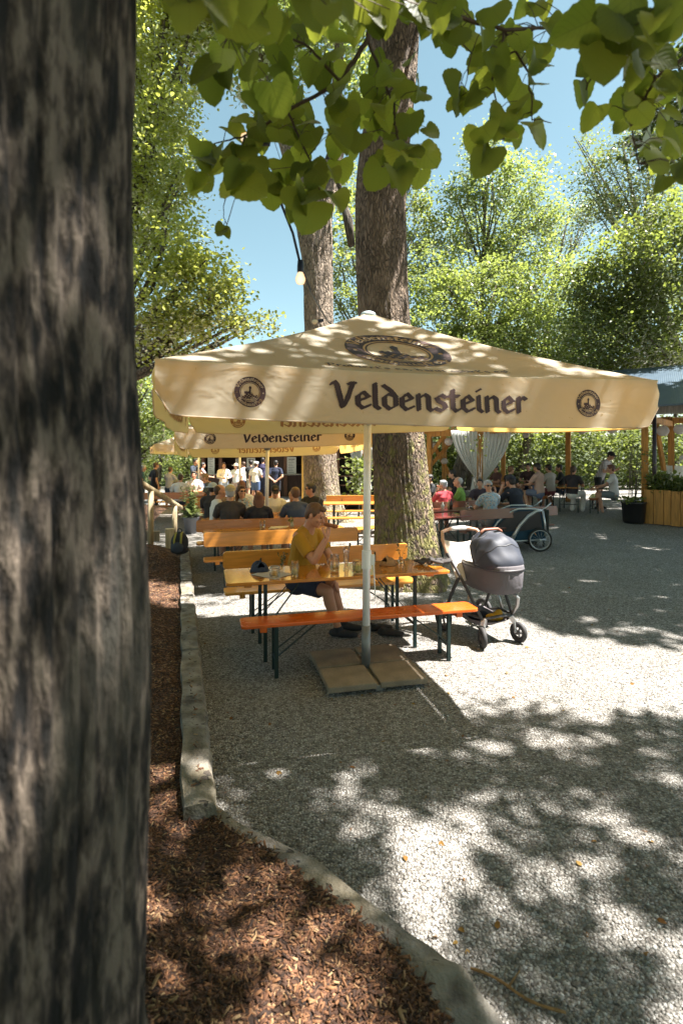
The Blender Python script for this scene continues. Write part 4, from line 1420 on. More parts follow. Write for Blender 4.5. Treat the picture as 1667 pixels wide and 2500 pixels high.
# ------------------------------------------------------------------ paving slabs round the pole foot
def slabs():
    t = NT('concrete_slab')
    v = t.coord('Object')
    nz = t.n('ShaderNodeTexNoise', {'Vector': v, 'Scale': 6.0, 'Detail': 8.0}).outputs[0]
    f = t.n('ShaderNodeTexNoise', {'Vector': v, 'Scale': 120.0, 'Detail': 3.0}).outputs[0]
    c = t.ramp(nz, [(0.3, (.17, .13, .09)), (0.7, (.29, .23, .165))])
    c = t.mix(t.ramp(f, [(0.35, (1, 1, 1)), (0.5, (0, 0, 0))]), c, (.15, .13, .1))
    m = t.done(t.bsdf(c, .85, t.bump(f, .3, .004)))
    cx, cy_ = .205, 4.69
    a = R(14)
    ux, uy = Vector((math.cos(a), math.sin(a), 0)), Vector((-math.sin(a), math.cos(a), 0))
    names = ['concrete slab left of the pole foot, farther from the bench', 'concrete slab nearest the camera on the left of the pole foot',
             'concrete slab behind the pole foot under the orange bench side', 'concrete slab at the front right of the pole foot']
    for k, (i, j) in enumerate([(-1, 1), (-1, -1), (1, 1), (1, -1)]):
        c = Vector((cx, cy_, .05)) + ux * i * .218 + uy * j * .218
        o = MB().box((0, 0, 0), (.40, .40, .05)).build('paving_slab', m, bevel=.008)
        o.location = c + Vector((0, 0, .004 * (k % 2) + .003))
        o.rotation_euler = (R(.25 * i), R(.25 * j), a + R([1.2, -.8, .5, -1.5][k]))
        tag(o, names[k], 'slab', 'concrete slabs weighing down the parasol foot')
slabs()

# ------------------------------------------------------------------ beer garden sets
AMBER = (.56, .22, .035)
ORANGE = (.60, .105, .01)
GOLD = (.64, .28, .05)
BROWN = (.17, .05, .022)
STEEL = m_plain((.012, .028, .026), .45, .3, name='dark_green_steel')
def leg_frame(x, w, h, inward, parent, splay=.0):
    """folding U frame at x with its diagonal brace towards the middle"""
    mb = MB()
    hw = w / 2
    mb.box((x, -hw, h / 2), (.034, .03, h)).box((x, hw, h / 2), (.034, .03, h))
    mb.box((x, 0, h - .02), (.032, w - .035, .03)).box((x, 0, h * .32), (.022, w - .035, .02))
    o = mb.build('leg', STEEL, parent, bevel=.004)
    b = MB()
    for s in (-1, 1):
        b.beam((x + inward * .02, s * hw * .82, h * .42), (x + inward * .36, s * hw * .55, h - .012), .02, .008)
    b.build('brace', STEEL, o)
    return o
def rounded_board(L, w, th, r=.035, n=5):
    pts = []
    for cx, cy_, a0 in ((L / 2 - r, w / 2 - r, 0), (-L / 2 + r, w / 2 - r, 90), (-L / 2 + r, -w / 2 + r, 180), (L / 2 - r, -w / 2 + r, 270)):
        for k in range(n + 1):
            a = R(a0 + 90 * k / n)
            pts.append((cx + r * math.cos(a), cy_ + r * math.sin(a)))
    N = len(pts)
    mb = MB()
    mb.add([(x, y, -th / 2) for x, y in pts] + [(x, y, th / 2) for x, y in pts],
           [tuple(range(N, 2 * N)), tuple(reversed(range(N)))] + [(i, (i + 1) % N, N + (i + 1) % N, N + i) for i in range(N)])
    return mb
def beer_table(c, ang, label, col=AMBER, L=2.2, w=.64, h=.76, rough=.2, group='beer garden tables', z=0.0, coat=.45):
    root = empty('beer_table', (0, 0, 0), label, 'table', group)
    W_ = m_wood(col, rough, coat=coat)
    top = rounded_board(L, w, .03, .04).build('tabletop', W_, root, bevel=.006)
    top.location = (0, 0, h - .015)
    for s in (-1, 1):
        leg_frame(s * (L / 2 - .36), w - .14, h - .03, -s, root)
        MB().box((s * (L / 2 - .2), 0, h - .045), (.07, w - .1, .03)).build('cleat', W_, root, bevel=.004)
    root.location = (c[0], c[1], z)
    root.rotation_euler = (0, 0, ang)
    return root
def beer_bench(c, ang, label, col=AMBER, L=2.2, w=.27, h=.47, back=0, rough=.25, group='beer garden benches', z=0.0, backcol=None):
    """back: 0 none, +1 on the far side (+y), -1 on the near side"""
    root = empty('beer_bench', (0, 0, 0), label, 'bench', group)
    W_ = m_wood(col, rough, grain=1.2)
    top = rounded_board(L, w, .032, .045).build('seat', W_, root, bevel=.008)
    top.location = (0, 0, h - .016)
    for s in (-1, 1):
        leg_frame(s * (L / 2 - .3), w - .06, h - .032, -s, root)
        MB().box((s * (L / 2 - .19), 0, h - .055), (.06, w - .05, .045)).build('cleat', W_, root, bevel=.005)
    if back:
        Wb = m_wood(backcol or col, rough, grain=.9)
        M = Matrix.Rotation(R(90 + 7 * back), 4, 'X')
        bo = rounded_board(L, .2, .026, .035).build('backrest', Wb, root, bevel=.006)
        bo.matrix_local = Matrix.Translation((0, back * (w / 2 + .05), h + .29)) @ M
        br = MB()
        for s in (-1, 1):
            x = s * (L / 2 - .42)
            br.beam((x, back * (w / 2 - .05), h - .05), (x, back * (w / 2 + .012), h + .04), .03, .008, (1, 0, 0))
            br.beam((x, back * (w / 2 + .012), h + .03), (x, back * (w / 2 + .034), h + .3), .03, .012, (1, 0, 0))
        br.build('back_bracket', STEEL, root)
    root.location = (c[0], c[1], z)
    root.rotation_euler = (0, 0, ang)
    return root
AA = R(14.5)
# front set
beer_table((-.05, 5.36), AA, 'amber lacquered table with glasses and caps, man in yellow behind it', (.50, .19, .025), rough=.1, coat=.8)
beer_bench((.195, 4.86), R(14), 'backless orange bench in front, nearest to the camera', ORANGE, w=.26, h=.475)
beer_bench((-.21, 6.05), R(15.5), 'yellow bench with backrest the man in yellow sits on', GOLD, w=.27, h=.455, back=1, rough=.2)
# second row
beer_bench((-.87, 7.75), R(15), 'amber bench with backrest turned to us, behind the man in yellow', AMBER, back=-1, rough=.3)
beer_table((-1.02, 8.32), R(14), 'amber table of the second row with empty glass and menu', (.58, .25, .05), w=.6)
beer_bench((-1.35, 9.15), R(14), 'bench carrying the row of people who show their backs', AMBER, back=-1, backcol=(.5, .17, .03))
beer_table((-1.45, 9.85), R(14), 'table between the row of backs and the boy in a black cap', GOLD, w=.6)
beer_bench((-1.6, 10.5), R(14), 'bench behind the table of the boy in a black cap', GOLD)
# farther rows on the left
beer_bench((-4.9, 15.7), R(12), 'dark orange bench with backrest by the potted plant, far left', (.45, .14, .03), back=-1)
beer_table((-5.0, 16.5), R(12), 'orange table far left under the far parasol', AMBER)
beer_bench((-5.1, 17.2), R(12), 'bench behind the far left orange table', AMBER)
beer_bench((-2.9, 13.9), R(12), 'orange bench with backrest just right of the potted plant', (.55, .2, .04), back=-1)
beer_table((-2.95, 14.5), R(12), 'bright sunlit table right of the potted plant', GOLD)
beer_bench((-3.0, 15.2), R(12), 'bench behind the bright table right of the potted plant', GOLD)
# sunlit empty set between pole and thick trunk
beer_table((.55, 13.3), R(4), 'empty sunlit yellow table between the parasol pole and thick trunk', GOLD, rough=.3)
beer_bench((.5, 12.6), R(4), 'empty sunlit backless bench before the empty yellow table', GOLD)
beer_bench((.7, 14.2), R(4), 'empty yellow bench with backrest behind the empty yellow table', GOLD, back=1)
beer_bench((1.05, 11.2), R(35), 'low yellow bench half hidden by the thick trunk', GOLD)
# right-hand set by the bicycle trailer
beer_bench((3.35, 10.95), R(24), 'dark red brown bench with long backrest behind the bicycle trailer', BROWN, L=2.5, back=-1, rough=.35)
beer_table((2.7, 11.75), R(24), 'dark brown table with bottles and plates right of the thick trunk', BROWN, rough=.3)
beer_bench((2.45, 12.55), R(24), 'dark brown bench under the people in pink and green', (.24, .07, .03), back=-1)
beer_table((1.95, 10.4), R(30), 'small dark red table end right behind the pushchair handle', (.2, .045, .03), L=1.1)
# pavilion sets
for c, a, lt, lb, lb2 in (((7.05, 16.4), R(-28), 'pavilion table where the waiter serves', 'pavilion bench of the man in a white shirt', 'pavilion bench behind the waiter table'),
                     ((5.3, 17.4), R(-28), 'pavilion table of the man in a tan top', 'pavilion bench under the man in a tan top', 'far pavilion bench of the middle table'),
                     ((3.7, 18.2), R(-28), 'pavilion table half hidden behind the white curtains', 'pavilion bench half hidden below the white curtains', 'far pavilion bench behind the white curtains')):
    g = gz(*c)
    u = Vector((math.cos(a), math.sin(a)))
    v = Vector((-u.y, u.x))
    beer_table(c, a + R(90), lt, (.4, .17, .04), L=2.0, z=g)
    for s, l in ((-1, lb), (1, lb2)):
        q = Vector(c) + u * s * .68
        beer_bench((q.x, q.y), a + R(90), l, (.36, .12, .03), L=2.0, z=g)

# ------------------------------------------------------------------ things on the tables
def on_table_A(px, py):
    """photo pixel -> point on the front table top"""
    z = .76
    Y = F * (CH - z) / (py - HZ)
    return Vector(((px - 833.5) * Y / F, Y, z + .001))
GLASS = m_glass()
def tumbler(name, p, r0, r1, h, liquid, label, cat, handle=False, foot=False, ribs=0, lid=None, level=.5):
    root = empty(name, p, label, cat)
    prof = [(0, .002), (r0, .002), (r0 * 1.02, .01)]
    if foot:
        prof = [(0, .002), (r0 * 1.15, .002), (r0 * 1.1, .012), (r0 * .72, .03), (r0 * .8, h * .3)]
    prof += [(r0 + (r1 - r0) * t, max(.02, h * t)) for t in (.35 if foot else .1, .5, .75, 1.0)]
    prof += [(r1 - .003, h)] + [(r0 + (r1 - r0) * t - .004, max(.02, h * t)) for t in (.75, .5, .35 if foot else .12)] + [(0, h * (.34 if foot else .1))]
    g = MB().lathe(p, prof, 28)
    if ribs:
        for k in range(ribs):
            a = 6.283 * k / ribs
            g.tube([p + Vector((r0 * math.cos(a), r0 * math.sin(a), h * .12)), p + Vector((r1 * math.cos(a), r1 * math.sin(a), h * .8))], .0035, 6)
    g.build('glass', GLASS, root, smooth=True)
    if liquid:
        a, b = (.36, level) if foot else (.11, level)
        MB().lathe(p, [(0, h * a)] + [(max(.002, r0 + (r1 - r0) * t - .0055), h * t) for t in (a, (a + b) / 2, b)] + [(0, h * b)], 24).build('drink', m_plain(liquid, .2, var=.05, name='drink'), root, smooth=True)
    if handle:
        hp = [p + Vector((-r0 * 1.0 - .03 * math.sin(t * 3.14) - .002, -.01, h * (.18 + .62 * t))) for t in [k / 10 for k in range(11)]]
        MB().tube(hp, .007, 10, round_ends=True).build('handle', GLASS, root, smooth=True)
    return root
def cap_thing(p, rz, col, label, s=1.0):
    """baseball cap lying with its adjuster opening towards us"""
    root = empty('baseball_cap', p, label, 'cap')
    M = Matrix.Rotation(rz, 3, 'Z')
    m = m_cloth(col)
    vs, fs = [], []
    nu, nv = 28, 9
    keep = lambda i, j: not (3 <= j <= 5 and abs((i + .5) / nu * 360 - 270) < (24 if j > 3 else 16))
    for j in range(nv + 1):
        a = (1 - j / nv) * math.pi / 2
        for i in range(nu):
            b = 2 * math.pi * i / nu
            crush = 1 - .12 * math.sin(b * 2 + 1) * math.sin(a)
            q = Vector((.088 * s * math.cos(b) * math.cos(a) ** .8 * 1.0, .10 * s * math.sin(b) * math.cos(a) ** .8, (.088 + .012 * math.sin(b * 3)) * s * math.sin(a) * crush))
            vs.append(p + M @ q)
    for j in range(nv):
        for i in range(nu):
            if keep(i, j):
                fs.append((j * nu + i, j * nu + (i + 1) % nu, (j + 1) * nu + (i + 1) % nu, (j + 1) * nu + i))
    MB().add(vs, fs).build('crown_panel', m, root, smooth=True, solid=.004)
    br = MB().grid(lambda u, v: p + M @ Vector(((.085 - .012 * v) * s * math.sin((u - .5) * 2.3) * (1 + .1 * v), (.085 * math.cos((u - .5) * 2.3) + .075 * v * math.cos((u - .5) * 1.6)) * s, .008 + .012 * math.cos((u - .5) * 3) * v)), 14, 5)
    br.build('brim', m, root, smooth=True, solid=.004)
    band = MB().torus(p + Vector((0, 0, .006)), .093 * s, .006, None, 28, 6)
    band.build('band', m, root, smooth=True)
    return root
def table_items():
    A = on_table_A
    # grey napkin / placemat
    q = [A(612, 1404), A(672, 1415), A(716, 1402), A(655, 1392)]
    mb = MB().grid(lambda u, v: q[0].lerp(q[1], u).lerp(q[3].lerp(q[2], u), v) + Vector((0, 0, .002 + .002 * math.sin(u * 5 + v * 4))), 12, 12)
    o = mb.build('napkin', m_cloth((.42, .39, .37), 'paper'), smooth=True, solid=.0015)
    tag(o, 'grey paper placemat under the candle jar', 'placemat')
    cap_thing(A(634, 1394), R(20), (.02, .03, .06), 'navy cap lying on the left of the front table')
    cap_thing(A(946, 1379) , R(-35), (.30, .16, .07), 'tan cap lying on the front table right of the pole', .9)
    # candle jar
    p = A(670, 1409)
    root = empty('candle_jar', p, 'clear candle jar with wire ring lid on the placemat', 'candle jar')
    MB().lathe(p, [(0, .003), (.044, .003), (.05, .012), (.052, .06), (.045, .082), (.042, .1), (.039, .1), (.042, .08), (.048, .06), (.046, .014), (0, .012)], 28).build('glass', GLASS, root, smooth=True)
    MB().torus(p + Vector((0, 0, .098)), .044, .004).build('rim_ring', m_plain((.5, .48, .45), .3, .9, name='wire'), root, smooth=True)
    MB().lathe(p, [(0, .014), (.024, .014), (.024, .055), (.006, .058), (0, .056)], 18).build('candle', m_plain((.6, .33, .08), .5, name='wax'), root, smooth=True)
    # vase with herbs
    def vase(p, label, h, n, col, leafcol, hh, r=.026):
        root = empty('flower_vase', p, label, 'vase')
        MB().lathe(p, [(0, .002), (r, .002), (r * 1.1, h * .5), (r * .7, h * .85), (r * .8, h), (r * .72, h), (r * .62, h * .85), (r, h * .5), (0, .01)], 18).build('glass', col, root, smooth=True)
        st = MB()
        B, T, N, S = [], [], [], []
        for k in range(n):
            d = Vector((random.gauss(0, .05), random.gauss(0, .05), hh * random.uniform(.6, 1.1)))
            e = p + Vector((0, 0, h * .5)) + d
            st.tube([p + Vector((0, 0, .02)), p + Vector((0, 0, h * .8)) + d * .3, e], [.0015, .0015, .001], 5)
            for q in range(9):
                t = random.uniform(.35, 1)
                B.append((p + Vector((0, 0, h * .5)) + d * t)[:])
                T.append((random.gauss(0, 1), random.gauss(0, 1), random.gauss(.3, .6)))
                N.append((random.gauss(0, .6), random.gauss(0, .6), 1))
                S.append(random.uniform(.014, .03))
        st.build('stem', m_plain((.08, .12, .03), .6, name='stem'), root, smooth=True)
        lf = leaf_mesh('leaves', np.array(B), np.array(T), np.array(N), np.array(S), leafcol, root)
        lf['kind'] = 'stuff'
    vase(A(688, 1393), 'little glass vase with dark herbs behind the candle jar', .07, 9, GLASS, m_leaf((.04, .035, .02), (.12, .12, .04), (.1, .1, .03), .2, name='herb'), .13)
    vase(A(978, 1374), 'tiny vase holding one bare flower stalk beside the tan cap', .06, 3, GLASS, m_leaf((.06, .04, .02), (.1, .1, .03), (.1, .1, .03), .2, name='dry_herb'), .2)
    tumbler('drinking_glass', A(720, 1408), .03, .036, .15, (.62, .5, .18), 'ribbed tumbler of pale yellow drink beside the placemat', 'glass', ribs=12, level=.45)
    tumbler('beer_mug', A(817, 1393), .042, .044, .16, (.5, .3, .06), 'tall handled beer mug in front of the man in yellow', 'beer mug', handle=True, ribs=10, level=.28)
    tumbler('wheat_beer_glass', A(845, 1391), .026, .034, .23, None, 'slim empty wheat beer glass with spoon beside the mug', 'beer glass', foot=True)
    s = A(846, 1391)
    sp = MB().tube([s + Vector((0, 0, .03)), s + Vector((.03, .01, .24))], .002, 6)
    sp.ell(s + Vector((.033, .011, .25)), (.012, .006, .02))
    tag(sp.build('spoon', m_plain((.1, .08, .06), .3, .6, name='spoon_metal'), smooth=True), 'long dark spoon standing in the slim glass', 'spoon')
    tumbler('beer_mug', A(874, 1400), .05, .056, .13, (.55, .46, .12), 'round bellied mug of yellow drink next to the parasol pole', 'beer mug', handle=True, ribs=12, level=.6)
    # jacket on the right end
    p = A(1058, 1378)
    mb = MB()
    rj = random.Random(6)
    for k in range(16):
        t_ = k / 15 - .5
        mb.ell(p + Vector((t_ * .30 + rj.gauss(0, .02), rj.gauss(0, .03), .022 + rj.random() * .038 * (1 - abs(t_)))), (rj.uniform(.03, .07), rj.uniform(.02, .035), rj.uniform(.014, .026)), Matrix.Rotation(rj.uniform(-1.2, 1.2), 3, 'Z') @ Matrix.Rotation(rj.uniform(-.5, .5), 3, 'Y'))
    o = blob('folded_jacket', mb, .008, m_cloth((.045, .04, .04)), None, 2)
    tag(o, 'crumpled dark jacket on the right end of the front table', 'jacket')
    # second row table
    def tb(px, py):
        Y = F * (CH - .76) / (py - HZ)
        return Vector(((px - 833.5) * Y / F, Y, .761))
    tumbler('drinking_glass', tb(641, 1292), .036, .042, .14, (.6, .45, .14), 'nearly empty tumbler on the second row table', 'glass', ribs=8, level=.2)
    vase(tb(713, 1287), 'little vase of green herbs on the second row table', .08, 8, m_plain((.5, .45, .3), .3, name='vase_glaze'), LEAF_MID, .1)
    q = [tb(655, 1292), tb(700, 1288), tb(706, 1284), tb(662, 1286)]
    o = MB().add([x + Vector((0, 0, .002)) for x in q], [(0, 1, 2, 3)]).build('menu_card', m_plain((.7, .62, .45), .6, name='paper_card'), solid=.002)
    tag(o, 'flat paper menu lying on the second row table', 'menu')
    # beer glasses between the people
    def tc(c, ang, dx, dy, z0):
        u = Vector((math.cos(ang), math.sin(ang), 0))
        return Vector((c[0], c[1], z0 + .761)) + u * dx + Vector((-u.y, u.x, 0)) * dy
    tumbler('beer_mug', tc((-.62, 10.05), R(14), .28, 0, 0), .045, .048, .16, (.7, .34, .04), 'full amber beer mug before the man in sunglasses', 'beer mug', handle=True, level=.8)
    tumbler('drinking_glass', tc((2.7, 11.75), R(24), .05, -.05, 0), .032, .037, .15, None, 'clear tumbler on the dark table near the floral blouse', 'glass', ribs=8)
    for k, (dx, dy, h, c, lab) in enumerate([(-.42, -.1, .24, (.03, .02, .015), 'dark brown sauce bottle on the dark table'), (-.36, .06, .2, (.5, .4, .2), 'pale yellow bottle on the dark table'), (-.55, .02, .17, (.5, .5, .45), 'short white bottle at the left of the dark table')]):
        p = tc((2.7, 11.75), R(24), dx, dy, 0)
        root = empty('bottle', p, lab, 'bottle')
        MB().lathe(p, [(0, 0), (.032, 0), (.034, h * .55), (.014, h * .75), (.013, h * .93)], 16).build('body', m_plain(c, .15, name='bottle_glass'), root, smooth=True)
        MB().lathe(p, [(.015, h * .92), (.015, h), (0, h)], 12).build('cap', m_plain((.4, .1, .06), .4, name='cap_red'), root, smooth=True)
    for k, (dx, dy, lab) in enumerate([(.3, .06, 'white plate on the dark table by the floral blouse'), (.62, .12, 'plate with green salad before the floral blouse')]):
        p = tc((2.7, 11.75), R(24), dx, dy, 0)
        o = MB().lathe(p, [(0, .004), (.08, .004), (.125, .02), (.128, .023), (.08, .008), (0, .008)], 24).build('plate', m_plain((.75, .74, .7), .25, name='china'), smooth=True)
        tag(o, lab, 'plate')
        if k:
            b = np.array([tuple(p + Vector((random.gauss(0, .045), random.gauss(0, .045), .02 + random.random() * .03))) for _ in range(90)])
            o2 = leaf_mesh('salad', b, RNG.normal(0, 1, (90, 3)), RNG.normal(0, 1, (90, 3)), RNG.uniform(.02, .05, 90), LEAF_SUN)
            tag(o2, 'heap of green salad leaves on the plate', 'salad', kind='stuff')
table_items()
# ------------------------------------------------------------------ people
SK = m_skin()
SK2 = m_skin((.42, .22, .14))
EYE = m_plain((.02, .015, .012), .2, name='eye')
def rz3(a):
    return Matrix.Rotation(a, 3, 'Z')

def hand_geo(mb, w, d, palm_n, s=1.0, curl=.5, side=1):
    """palm and five fingers: w wrist, d direction, palm_n palm normal; side +1 right, -1 left"""
    d = Vector(d).normalized()
    nrm = Vector(palm_n)
    nrm = (nrm - d * nrm.dot(d)).normalized()
    x = d.cross(nrm) * side                      # towards the thumb
    w = Vector(w)
    mb.tube([w - d * .01, w + d * .035 * s, w + d * .088 * s], [(.026 * s, .018 * s), (.038 * s, .017 * s), (.04 * s, .014 * s)], 10, side=x, round_ends=True)
    for k, (ln, off) in enumerate(((.07, .029), (.08, .010), (.074, -.010), (.058, -.029))):
        p = w + d * .088 * s + x * off * s
        pts, dd = [p - d * .012 * s, p], d.copy()
        for j, f in enumerate((.42, .32, .26)):
            dd = (Matrix.Rotation(curl * (.7 + .25 * j + .06 * k) * side * (1), 3, x * side) @ dd).normalized()
            pts.append(pts[-1] + dd * ln * f * s)
        mb.tube(pts, [.0088 * s, .009 * s, .0085 * s, .0078 * s, .006 * s], 7, side=x, round_ends=True)
    p = w + d * .02 * s + x * .03 * s
    t1 = p + (d * .55 + x * .75 + nrm * .25).normalized() * .04 * s
    t2 = t1 + (d * .85 + x * .25 + nrm * .5).normalized() * .032 * s
    t3 = t2 + (d * .9 - x * .05 + nrm * .6).normalized() * .025 * s
    mb.tube([p - d * .01 * s, t1, t2, t3], [.013 * s, .011 * s, .0095 * s, .0075 * s], 7, round_ends=True)

def head_geo(mb, c, fw, up, s=1.0):
    """head with face; c centre, fw where it looks, up crown direction. Returns a frame function"""
    fw, up = Vector(fw).normalized(), Vector(up).normalized()
    rt = fw.cross(up).normalized()
    up = rt.cross(fw)
    M = Matrix((rt, fw, up)).transposed()
    q = lambda x, y, z: Vector(c) + M @ (Vector((x, y, z)) * s)
    mb.ell(q(0, -.012, .022), (.077 * s, .096 * s, .094 * s), M)
    mb.ell(q(0, .02, -.03), (.064 * s, .072 * s, .082 * s), M)
    mb.ell(q(0, .048, -.078), (.043 * s, .04 * s, .034 * s), M)          # jaw and chin
    mb.ell(q(0, .071, -.097), (.022 * s, .018 * s, .018 * s), M)
    mb.tube([q(0, .083, .018), q(0, .1, -.012), q(0, .108, -.026)], [.009 * s, .0125 * s, .013 * s], 8, round_ends=True)   # nose
    mb.ell(q(0, .094, -.032), (.019 * s, .012 * s, .01 * s), M)
    mb.ell(q(0, .079, .03), (.055 * s, .014 * s, .011 * s), M)           # brow
    mb.ell(q(0, .083, -.058), (.026 * s, .012 * s, .007 * s), M)         # lips
    mb.ell(q(0, .08, -.07), (.022 * s, .012 * s, .007 * s), M)
    for e in (-1, 1):
        mb.ell(q(e * .078, -.01, -.008), (.008 * s, .02 * s, .032 * s), M)  # ear
        mb.ell(q(e * .04, .058, -.025), (.024 * s, .026 * s, .022 * s), M)  # cheek
    return q, M

def hair_geo(mb, q, M, style, s):
    if style in ('short', 'long', 'pony', 'bun'):
        mb.ell(q(0, -.02, .036), (.085 * s, .1 * s, .092 * s), M)
        mb.ell(q(0, -.055, -.005), (.076 * s, .055 * s, .075 * s), M)
        mb.ell(q(0, .045, .088), (.058 * s, .045 * s, .03 * s), M)
        for e in (-1, 1):
            mb.ell(q(e * .068, .012, .035), (.017 * s, .035 * s, .045 * s), M)
    if style == 'thin':
        mb.ell(q(0, -.035, .026), (.083 * s, .088 * s, .08 * s), M)
        mb.ell(q(0, -.06, -.02), (.07 * s, .045 * s, .05 * s), M)
    if style == 'long':
        mb.tube([q(0, -.05, .02), q(0, -.085, -.1), q(0, -.095, -.24), q(.01, -.09, -.33)], [(.08 * s, .045 * s), (.085 * s, .04 * s), (.07 * s, .03 * s), (.035 * s, .015 * s)], 12, side=M.col[0], round_ends=True)
        for e in (-1, 1):
            mb.tube([q(e * .075, -.01, .03), q(e * .085, -.02, -.07), q(e * .08, -.03, -.16)], [.022 * s, .026 * s, .016 * s], 8, round_ends=True)
    if style == 'pony':
        mb.tube([q(0, -.1, .03), q(0, -.15, -.02), q(0, -.13, -.14), q(0, -.12, -.2)], [.022 * s, .03 * s, .024 * s, .008 * s], 8, round_ends=True)
    if style == 'bun':
        mb.ell(q(0, -.1, .08), (.04 * s, .04 * s, .04 * s), M)

def make_person(label, base, yaw, pose='sit', s=1.0, shirt=(.5, .5, .5), legs=(.03, .04, .07), hair=(.05, .03, .02), style='short', hat=None, arms=('table', 'table'),
                lean=.0, pattern=None, shorts=True, long_sleeve=False, headyaw=0.0, voxel=.014, group=None, skin=None, dress=None, tilt_=0.0, glasses=False, sit_h=.47, shoecol=(.03, .03, .035)):
    """yaw 0 looks away from the camera (+Y), counter-clockwise"""
    sk = skin or SK
    Rm = rz3(yaw)
    B = Vector(base)
    W = lambda x, y, z: B + Rm @ (Vector((x, y, z)) * s)
    root = empty('person', B, label, 'person', group)
    ww = 1.0
    if pose == 'stand':
        hz, kn, an = .93, [(.10, .02, .50), (-.10, .0, .50)], [(.12, .0, .085), (-.12, -.03, .085)]
        pel, sh = Vector((0, 0, .96)), Vector((0, .02 + lean, 1.43))
    else:
        h0 = sit_h / s + .09
        kn, an = [(.13, .43, h0 + .01), (-.13, .42, h0 + .01)], [(.12, .40, .085), (-.14, .30, .085)]
        pel, sh = Vector((0, .02, h0 + .03)), Vector((0, .05 + lean, h0 + .50))
        hz = h0
    up = (sh - pel).normalized()
    nb = sh + up * .055 + Vector((0, .01, 0))
    hc = nb + up * .15 + Vector((0, .03, 0))
    V = lambda v: W(*v)
    body, raw = MB(), MB()
    # torso under the clothes, neck, head
    X = Rm @ Vector((1, 0, 0))
    tor = [pel - up * .06, pel + up * .06, pel + (sh - pel) * .5, pel + (sh - pel) * .8, sh + up * .0]
    body.tube([V(p) for p in tor], [(.15 * s, .105 * s), (.15 * s, .1 * s), (.135 * s, .092 * s), (.16 * s, .1 * s), (.12 * s, .07 * s)], 14, side=X, round_ends=True)
    body.tube([V(sh + up * .0), V(nb + up * .02), V(hc - up * .06)], [.075 * s, .056 * s, .054 * s], 12, round_ends=True)
    fwd = Rm @ (Matrix.Rotation(headyaw, 3, 'Z') @ Vector((0, math.cos(tilt_), -math.sin(tilt_))))
    q, M = head_geo(body, V(hc), fwd, Vector((0, 0, 1)) * .9 + (Rm @ up) * .1, s)
    raw.cur = 1
    for e in (-1, 1):
        raw.ell(q(e * .031, .081, .008), (.012 * s, .008 * s, .007 * s), M, 8, 5)
    raw.cur = 0
    shirt_mb, legs_mb, shoe_mb = MB(), MB(), MB()
    t2 = [pel + up * (.0 if pose == 'sit' else -.02), pel + up * .08, pel + (sh - pel) * .5, pel + (sh - pel) * .8, sh + up * .005]
    shirt_mb.tube([V(p) for p in t2], [(.178 * s, .132 * s), (.17 * s, .125 * s), (.158 * s, .112 * s), (.182 * s, .12 * s), (.135 * s, .082 * s)], 16, side=X, round_ends=True)
    shirt_mb.tube([V(sh + Vector((-.17, -.01, -.01))), V(sh + up * .02), V(sh + Vector((.17, -.01, -.01)))], [.058 * s, .07 * s, .058 * s], 10, round_ends=True)
    # arms
    for k, sd in enumerate((1, -1)):
        a = arms[k]
        S0 = sh + Vector((sd * .185, -.01, -.02))
        if a == 'down':
            E, H, hd = S0 + Vector((sd * .07, -.03, -.29)), S0 + Vector((sd * .08, .05, -.54)), Vector((0, .1, -1))
        elif a == 'behind':
            E, H, hd = S0 + Vector((sd * .09, -.12, -.27)), Vector((sd * .05, -.16, pel.z + .02)), Vector((-sd, 0, -.3))
        elif a == 'front':
            E, H, hd = S0 + Vector((sd * .07, .04, -.28)), S0 + Vector((-sd * .07, .24, -.22)), Vector((-sd * .6, .7, .2))
        elif a == 'hip':
            E, H, hd = S0 + Vector((sd * .17, -.06, -.25)), pel + Vector((sd * .17, .05, .08)), Vector((-sd, .3, -.3))
        elif a == 'up':
            E, H, hd = S0 + Vector((sd * .09, .16, -.2)), S0 + Vector((sd * .1, .2, .07)), Vector((0, .1, 1))
        elif a == 'chin':
            E, H, hd = S0 + Vector((sd * .03, .26, -.22)), hc + Vector((sd * .07, .17, -.15)), Vector((-sd * .4, -.1, .9))
        elif a == 'reach':
            E, H, hd = S0 + Vector((sd * .07, .2, -.2)), S0 + Vector((sd * .02, .45, -.32)), Vector((0, .9, -.3))
        else:
            E, H, hd = S0 + Vector((sd * .07, .14, -.24)), Vector((sd * .1, .44 + lean, max(.80 / s, sh.z - .3))), Vector((-sd * .5, .9, -.05))
        body.tube([V(S0), V(S0.lerp(E, .5)), V(E)], [.05 * s, .047 * s, .039 * s], 10, round_ends=True)
        body.tube([V(E), V(E.lerp(H, .35)), V(H)], [.039 * s, .041 * s, .026 * s], 10, round_ends=True)
        hand_geo(raw if voxel > .008 else body, V(H), Rm @ hd, Rm @ Vector((-sd * .6, .2, -.7)), s, .5, sd)
        se = E if not long_sleeve else E
        shirt_mb.tube([V(S0), V(S0.lerp(E, .45)), V(S0.lerp(E, .72 if not long_sleeve else 1.0))], [.068 * s, .066 * s, .064 * s], 10, round_ends=False)
        if long_sleeve:
            shirt_mb.tube([V(E), V(E.lerp(H, .5)), V(E.lerp(H, .93))], [.06 * s, .055 * s, .042 * s], 10, round_ends=True)
